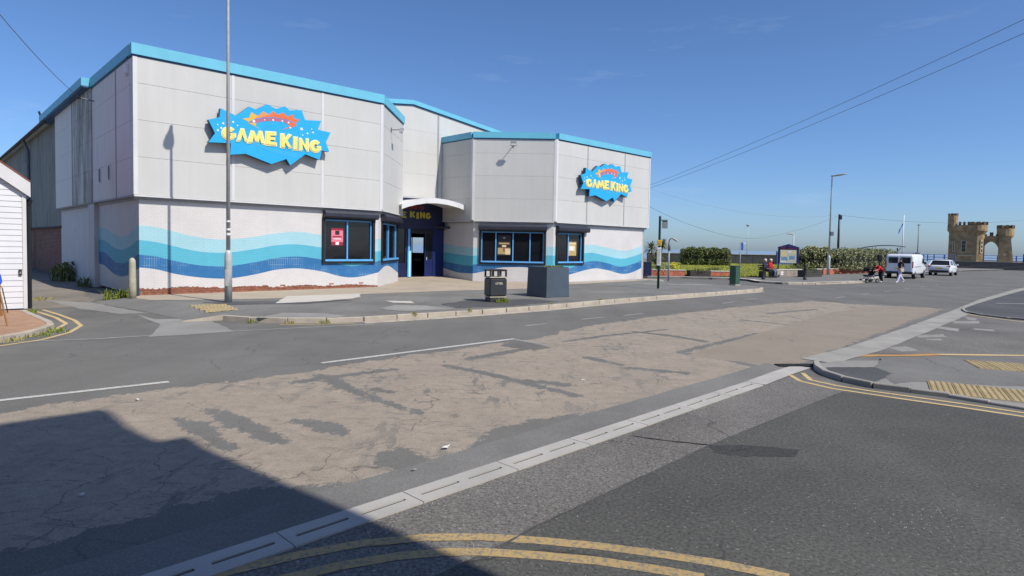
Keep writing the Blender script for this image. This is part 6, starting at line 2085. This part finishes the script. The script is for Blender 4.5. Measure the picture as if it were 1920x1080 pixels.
for sx in (-1, 1):
    for (ya, za, wa), (yb, zb, wb_) in (((-2.0, .94, .82), (-1.42, 1.40, .68)), ((1.12, .94, .82), (.26, 1.40, .675)), ((-.45, .95, .845), (-.5, 1.40, .69))):
        MB().tube([(sx * wa, ya, za), (sx * wb_, yb, zb)], .045, 6).build('pillar', 'car_white', car, True)
    MB().box((sx * .70, -2.02, .86), (.30, .14, .15), bev=.03).build('tail_light', 'tail_red', car, True)
    MB().box((sx * .98, .75, 1.0), (.18, .1, .13), bev=.03).build('wing_mirror', 'car_white', car, True)
    MB().box((sx * .66, 1.98, .66), (.3, .14, .12), bev=.03).build('headlight', 'lamp_clear', car, True)
    for y in (-1.3, 1.3):
        wheel(car, sx * .80, y, .31, .2)
MB().box((0, -2.09, .42), (1.5, .1, .18), bev=.03).build('bumper', 'plastic_dark', car, True)
MB().box((0, -2.105, .70), (.52, .02, .11)).build('number_plate', 'plate_yellow', car, True)

# ------------------------------------------------------------------ people
def person(label, loc, rz, J, E_, zone, hair, hair_c, hair_r, group=None, hands=()):
    """J: joint -> (x,y,z,r); E_: bones (a,b,zone); skin surface over the bones, one mesh"""
    o = thing('person', label, 'person', loc, rz, group)
    names = list(J)
    me = bpy.data.meshes.new('body')
    me.from_pydata([J[k][:3] for k in names], [(names.index(a), names.index(b_)) for a, b_, _ in E_], [])
    t_ = bpy.data.objects.new('tmp_body', me)
    COL.objects.link(t_)
    t_.modifiers.new('skin', 'SKIN').use_smooth_shade = True
    lay = me.skin_vertices[0].data
    for i, k in enumerate(names):
        lay[i].radius = (J[k][3], J[k][3])
        lay[i].use_root = (k == 'pelvis')
    sb = t_.modifiers.new('sub', 'SUBSURF'); sb.levels = 2; sb.render_levels = 2
    bpy.context.view_layer.update()
    m2 = bpy.data.meshes.new_from_object(t_.evaluated_get(bpy.context.evaluated_depsgraph_get()))
    bpy.data.objects.remove(t_)
    ml = sorted(set(z for _, _, z in E_))
    m2.materials.clear()
    for z in ml:
        m2.materials.append(MATS[z])
    segs = [(Vector(J[a][:3]), Vector(J[b_][:3]), (J[a][3] + J[b_][3]) / 2, ml.index(z)) for a, b_, z in E_]
    for p in m2.polygons:
        best, bi = 1e9, 0
        for a, b_, r_, k in segs:
            ab = b_ - a
            t = max(0, min(1, (p.center - a).dot(ab) / max(1e-9, ab.length_squared)))
            d = (p.center - a - ab * t).length - r_
            if d < best:
                best, bi = d, k
        p.material_index = bi
        p.use_smooth = True
    m2.name = 'body'
    b_o = bpy.data.objects.new('body', m2)
    COL.objects.link(b_o); b_o.parent = o
    hm = MB()
    hm.lathe((0, 0, 0), [(.55, -.75), (.95, -.35), (1.0, .1), (.85, .55), (.5, .88), (.12, 1.0)], 12)
    hm.v = [(hair_c[0] + x * hair_r[0], hair_c[1] + y * hair_r[1], hair_c[2] + z * hair_r[2]) for x, y, z in hm.v]
    hm.build('hair', hair, o, True, True)
    fm = MB()
    for (hx, hy, hz, dx, dy, dz_) in hands:
        d = Vector((dx, dy, dz_)).normalized()
        sx = d.cross(Vector((.3, .9, .2))).normalized()
        for k in range(4):
            p = Vector((hx, hy, hz)) + sx * (k - 1.5) * .02
            L = (.065, .075, .07, .055)[k]
            c_ = d.cross(sx) * .02
            fm.tube([p, p + d * L * .5, p + d * L + c_], [.009, .009, .006], 5)
        p = Vector((hx, hy, hz)) - d * .03 + sx * .03
        fm.tube([p, p + (d + sx).normalized() * .05], [.011, .007], 5)
    if hands:
        fm.build('fingers', 'skin', o, True)
    return o
def skeleton(P, top, leg, shoe, sleeve=None, fore='skin'):
    sleeve = sleeve or top
    E_ = [('pelvis', 'spine', top), ('spine', 'chest', top), ('chest', 'neck', top), ('neck', 'jaw', 'skin'), ('jaw', 'head', 'skin'), ('head', 'crown', 'skin'), ('jaw', 'nose', 'skin')]
    for s_ in 'LR':
        E_ += [('chest', 'sho' + s_, top), ('sho' + s_, 'elb' + s_, sleeve), ('elb' + s_, 'wri' + s_, fore), ('wri' + s_, 'han' + s_, 'skin'),
               ('pelvis', 'hip' + s_, leg), ('hip' + s_, 'kne' + s_, leg), ('kne' + s_, 'ank' + s_, leg), ('ank' + s_, 'toe' + s_, shoe)]
    return E_
W = dict(pelvis=(0, 0, .92, .135), spine=(0, 0, 1.10, .12), chest=(0, -.01, 1.28, .14), neck=(0, -.01, 1.41, .05), jaw=(0, -.03, 1.48, .07), head=(0, -.03, 1.55, .088), crown=(0, -.02, 1.61, .06), nose=(0, -.115, 1.505, .016),
         shoL=(.17, 0, 1.34, .06), elbL=(.22, .03, 1.10, .045), wriL=(.17, -.16, .98, .032), hanL=(.15, -.23, .96, .034),
         shoR=(-.17, 0, 1.34, .06), elbR=(-.22, .10, 1.10, .045), wriR=(-.2, .0, .90, .032), hanR=(-.2, -.04, .83, .034),
         hipL=(.09, 0, .86, .10), kneL=(.10, -.20, .50, .085), ankL=(.10, -.36, .10, .07), toeL=(.10, -.50, .045, .04),
         hipR=(-.09, 0, .86, .10), kneR=(-.10, .10, .48, .085), ankR=(-.10, .38, .15, .07), toeR=(-.10, .28, .04, .04))
wm = person('person in black top and pale lilac trousers striding across the road', (26.05, 41.9, 0), radians(-75), W, skeleton(W, 'cloth_black', 'cloth_lilac', 'shoe_white'), None, 'hair_dark', (0, 0, 1.575), (.098, .105, .105), None, ((.15, -.25, .95, 0, -1, -.2), (-.2, -.05, .81, 0, -.2, -1)))
bg_ = thing('handbag', 'tan handbag carried by the person in lilac trousers', 'bag', (26.05, 41.9, .86), radians(-75))
MB().box((.23, -.14, .0), (.10, .30, .22), bev=.03).build('bag_body', 'bag_tan', bg_, True)
MB().tube([(.22, -.25, .08), (.2, -.15, .3), (.13, -.02, .52), (.2, -.03, .08)], .012, 5).build('strap', 'bag_tan', bg_, True)

P2 = dict(W)
P2.update(pelvis=(0, .16, .84, .14), spine=(0, -.0, .98, .13), chest=(0, -.18, 1.08, .15), neck=(0, -.32, 1.13, .055), jaw=(0, -.40, 1.12, .07), head=(0, -.45, 1.15, .088), crown=(0, -.50, 1.19, .06), nose=(0, -.47, 1.05, .016),
          shoL=(.18, -.2, 1.08, .065), elbL=(.22, -.38, .88, .05), wriL=(.16, -.58, .82, .034), hanL=(.15, -.65, .82, .036),
          shoR=(-.18, -.2, 1.08, .065), elbR=(-.22, -.38, .88, .05), wriR=(-.16, -.58, .82, .034), hanR=(-.15, -.65, .82, .036),
          hipL=(.10, .16, .78, .11), kneL=(.11, .02, .45, .085), ankL=(.11, .10, .09, .06), toeL=(.11, -.06, .045, .042),
          hipR=(-.10, .16, .78, .11), kneR=(-.11, .12, .44, .085), ankR=(-.11, .34, .10, .06), toeR=(-.11, .20, .045, .042))
person('person in red top and dark trousers bending over a pushchair', (24.75, 42.05, 0), radians(-72), P2, skeleton(P2, 'cloth_red', 'cloth_black', 'shoe_white', 'cloth_red'), None, 'hair_dark', (0, -.46, 1.18), (.10, .11, .10), None, ((.15, -.67, .82, 0, -1, -.3), (-.15, -.67, .82, 0, -1, -.3)))
pc_ = thing('pushchair', 'black pushchair with hood in front of the person in red', 'pushchair', (23.95, 41.85, 0), radians(-72))
hood = []
for k in range(7):
    a = radians(-10 + k * 22)
    hood.append([(x_, .05 - .36 * cos(a), .78 + .30 * sin(a)) for x_ in (-.24, -.2, .2, .24)])
hd = MB()
V = [p for r_ in hood for p in r_]
hd.add(V, [(i * 4 + j, i * 4 + j + 1, i * 4 + j + 5, i * 4 + j + 4) for i in range(6) for j in range(3)])
hd.build('hood', 'cloth_black', pc_, True)
MB().hexa([(-.22, -.30, .42), (.22, -.30, .42), (.22, .16, .38), (-.22, .16, .38), (-.22, -.34, .52), (.22, -.34, .52), (.22, .12, .46), (-.22, .12, .46)]).build('seat', 'cloth_black', pc_, True)
MB().hexa([(-.22, .08, .44), (.22, .08, .44), (.22, .16, .44), (-.22, .16, .44), (-.22, .26, .92), (.22, .26, .92), (.22, .32, .92), (-.22, .32, .92)]).build('backrest', 'cloth_black', pc_, True)
MB().box((0, -.02, .2), (.36, .4, .12), bev=.03).build('basket', 'plastic_dark', pc_, True)
for sx in (-.24, .24):
    MB().tube([(sx, -.46, .14), (sx, .1, .5), (sx, .58, .98)], .016, 6).build('frame_tube', 'galv_dark', pc_, True)
    MB().tube([(sx, .36, .16), (sx, -.1, .48)], .016, 6).build('frame_tube', 'galv_dark', pc_, True)
    for y, r_ in ((-.48, .12), (.38, .14)):
        wheel(pc_, sx * 1.1, y, r_, .05)
MB().tube([(-.24, .58, .98), (.24, .58, .98)], .02, 6).build('handle', 'plastic_dark', pc_, True)

S = dict(pelvis=(0, .08, .56, .145), spine=(0, .10, .74, .13), chest=(0, .08, .93, .145), neck=(0, .06, 1.07, .055), jaw=(0, .03, 1.14, .07), head=(0, .03, 1.21, .09), crown=(0, .04, 1.27, .06), nose=(0, -.06, 1.165, .016),
         shoL=(.18, .08, .99, .065), elbL=(.23, .02, .75, .05), wriL=(.14, -.18, .66, .034), hanL=(.10, -.25, .65, .036),
         shoR=(-.18, .08, .99, .065), elbR=(-.23, .02, .75, .05), wriR=(-.14, -.18, .66, .034), hanR=(-.10, -.25, .65, .036),
         hipL=(.10, .04, .53, .105), kneL=(.12, -.36, .52, .08), ankL=(.12, -.36, .10, .05), toeL=(.12, -.52, .045, .042),
         hipR=(-.10, .04, .53, .105), kneR=(-.12, -.36, .52, .08), ankR=(-.12, -.34, .10, .05), toeR=(-.12, -.50, .045, .042))
hs = ((.10, -.27, .65, -.3, -1, -.2), (-.10, -.27, .65, .3, -1, -.2))
bx_, by_ = 18.05, 44.0
ca_, sa_ = cos(radians(38)), sin(radians(38))
for dx, lb, top, leg, hr in ((.36, 'white-haired person in red jacket sitting on the far bench', 'cloth_red', 'cloth_grey', 'hair_white'), (-.36, 'white-haired person in dark coat sitting on the far bench', 'cloth_navy', 'cloth_black', 'hair_white')):
    person(lb, (bx_ + dx * ca_, by_ + dx * sa_, PZ), radians(38), S, skeleton(S, top, leg, 'shoe_dark', top, top), None, hr, (0, .05, 1.235), (.098, .105, .10), 'people on the far bench', hs)
# seated person at the very left edge
person('person in blue jacket sitting beside the white hut, cut by left edge', (-13.05, 15.55, .10), radians(40), S, skeleton(S, 'cloth_blue', 'cloth_grey', 'shoe_dark', 'cloth_blue', 'cloth_blue'), None, 'hair_white', (0, .05, 1.235), (.098, .105, .10), None, hs)
fc = thing('folding_chair', 'wooden folding chair under the person in blue at left edge', 'chair', (-13.05, 15.55, .10), radians(40))
MB().box((0, .06, .40), (.46, .44, .03), bev=.008).build('seat', 'wood', fc, True)
MB().box((0, .30, .78), (.46, .03, .16), bev=.008).build('backrest', 'wood', fc, True)
for x in (-.22, .22):
    MB().tube([(x, -.15, .0), (x, .3, .86)], .016, 6).build('leg', 'wood', fc, True)
    MB().tube([(x * .92, .3, .0), (x * .92, -.1, .4)], .016, 6).build('leg', 'wood', fc, True)
ws = thing('walking_stick', 'dark walking stick propped beside the person in blue', 'stick', (-12.62, 15.5, .10), 0)
MB().tube([(.02, .08, 0), (-.06, .02, .62)], .012, 6).build('shaft', 'black_metal', ws, True)
MB().tube([(-.06, .02, .62), (-.08, .0, .68), (-.14, -.02, .68)], .016, 6).build('handle', 'wood', ws, True)
ab = thing('sandwich_board', 'wooden sandwich board leg poking in at the left frame edge', 'sign', (-11.0, 12.95, .10), radians(10))
for sx in (-.3, .3):
    for sy in (-1, 1):
        MB().tube([(sx * 1.05, sy * .26, 0), (sx * .95, 0, .95)], .018, 6).build('leg', 'wood', ab, True)
for sy in (-1, 1):
    MB().hexa([(-.27, sy * .20, .22), (.27, sy * .20, .22), (.27, sy * .19, .22), (-.27, sy * .19, .22), (-.27, sy * .035, .86), (.27, sy * .035, .86), (.27, sy * .025, .86), (-.27, sy * .025, .86)]).build('board', 'wood', ab, True)

# ------------------------------------------------------------------ overhead wires
def wire(label, pts, r=.016, sag=0.0):
    P = []
    if len(pts) == 2:
        a, b_ = Vector(pts[0]), Vector(pts[1])
        for k in range(25):
            t = k / 24
            p = a.lerp(b_, t); p.z -= sag * 4 * t * (1 - t)
            P.append(p)
    else:
        n_ = len(pts)
        for i in range(n_ - 1):
            for k in range(8):
                t = k / 8
                p = [pts[max(i - 1, 0)], pts[i], pts[i + 1], pts[min(i + 2, n_ - 1)]]
                P.append(Vector([.5 * (2 * p[1][c_] + (p[2][c_] - p[0][c_]) * t + (2 * p[0][c_] - 5 * p[1][c_] + 4 * p[2][c_] - p[3][c_]) * t * t + (-p[0][c_] + 3 * p[1][c_] - 3 * p[2][c_] + p[3][c_]) * t ** 3) for c_ in range(3)]))
        P.append(Vector(pts[-1]))
    o = MB().tube(P, r, 5).build('overhead_wire', 'galv_dark')
    return tag(o, label, 'wire', 'overhead wires')
wire('upper of two overhead wires crossing the sky at top right', [(9.25, 48, 6.39), (16.26, 18, 9.62)], .009, .25)
wire('lower of two overhead wires crossing the sky at top right', [(9.26, 48, 6.2), (16.29, 18, 9.18)], .009, .25)
wire('overhead wire running to the bracket on the alley wall', [(-10.35, 12, 6.89), fp(FR['side'], 5.9, 7.5, OV + .5)], .009, .15)
wire('low sagging wire between arcade and timber pole', [(10.86, 55, 6.19), (16.2, 58, 4.35), (22.42, 60, 3.16), (27.95, 61, 4.15), (32.25, 62, 5.63)], .014)
wire('fainter upper sagging wire between arcade and timber pole', [(11.81, 60, 8.1), (17, 60, 6.6), (22.34, 60, 5.6), (28, 61, 5.35), (32.25, 62, 5.7)], .008)
wire('level wire from the timber pole to the castle side', [(32.25, 62, 5.66), (73.3, 90, 7.1)], .013, .6)

# ------------------------------------------------------------------ loose grit on the side street and in the channel
rgv = random.Random(12)
gv = MB()
for k in range(560):
    if k < 150:
        x, y = rgv.gauss(3.15, .45), rgv.gauss(4.55, .35)
    elif k < 300:
        x, y = rgv.uniform(-.5, 5.5), rgv.uniform(3.6, 8.5)
        if y > x + 4.4:
            continue
    else:
        t = rgv.uniform(-3, 8.4)
        x, y = dr(t, -.14 - abs(rgv.gauss(0, .12)))
    r_ = rgv.uniform(.003, .008)
    a = rgv.uniform(0, 6.28)
    P = [(x + r_ * cos(a + i * 1.57) * rgv.uniform(.7, 1.2), y + r_ * sin(a + i * 1.57) * rgv.uniform(.7, 1.2), .004) for i in range(4)]
    gv.add(P + [(x, y, .005 + r_ * .9)], [(0, 1, 4), (1, 2, 4), (2, 3, 4), (3, 0, 4)])
gvo = gv.build('loose_grit', 'concrete_grey')
gvo['kind'] = 'stuff'
gvo['label'] = 'loose pale grit scattered over the near asphalt'
gvo['category'] = 'grit'

# ------------------------------------------------------------------ litter on the road
rl = random.Random(4)
for k, (x, y, s_, lb) in enumerate(((-.62, 6.05, .05, 'white paper scrap on the worn road near the middle'), (-.83, 5.42, .03, 'white litter fleck beside the drain'), (-3.3, 4.75, .03, 'pale litter fleck in the shadow'), (1.1, 9.3, .03, 'white litter fleck far out on the buff surfacing'), (-4.6, 7.65, .035, 'white litter fleck above the shadow tip'))):
    o = MB()
    pts = [(x + s_ * rl.uniform(-1, 1), y + s_ * rl.uniform(-1, 1), .016 + s_ * rl.uniform(0, .6)) for _ in range(9)]
    o.add(pts, [(0, 1, 2), (2, 3, 4), (4, 5, 6), (6, 7, 8), (0, 3, 6), (1, 4, 7), (2, 5, 8)])
    tag(o.build('litter_scrap', 'litter'), lb, 'litter', 'litter scraps')

# ------------------------------------------------------------------ tall terrace behind the viewpoint: its shadow falls on the near road
Q = (4.74, .0)
tb = thing('terrace_building', 'tall brick terrace whose shadow covers the near left road', 'building', (Q[0], Q[1], 0))
tf = (Q, (-U[0], -U[1]), (-NN[0], -NN[1]))
MB().slab(tf, 0, 22, 0, 11.0, -9, 0).build('wall', 'terrace_brick', tb)
MB().slab(tf, -.03, 22, 11.001, 11.2, -9, .12).build('eaves', 'concrete_pale', tb)
MB().slab(tf, .2, 22, 11.201, 12.9, -8.8, -.05).build('attic_wall', 'terrace_brick', tb)
MB().slab(tf, .1, 22, 12.901, 13.2, -8.8, .06).build('cornice', 'concrete_pale', tb)
MB().slab(tf, .4, 22, 13.201, 13.25, -8.7, -.1).build('roof', 'slate', tb)
for fl_ in range(3):
    for k in range(7):
        w_ = MB().slab(tf, 1.2 + k * 3, 2.3 + k * 3, .9 + fl_ * 2.9, 2.5 + fl_ * 2.9, .001, .03).build('window', 'trim_white', tb)
        MB().slab(tf, 1.3 + k * 3, 2.2 + k * 3, 1.0 + fl_ * 2.9, 2.4 + fl_ * 2.9, .031, .036).build('pane', 'glass_dark', w_)
        MB().slab(tf, 1.1 + k * 3, 2.4 + k * 3, .8 + fl_ * 2.9, .899 + fl_ * 2.9, .001, .10).build('sill', 'concrete_pale', w_)
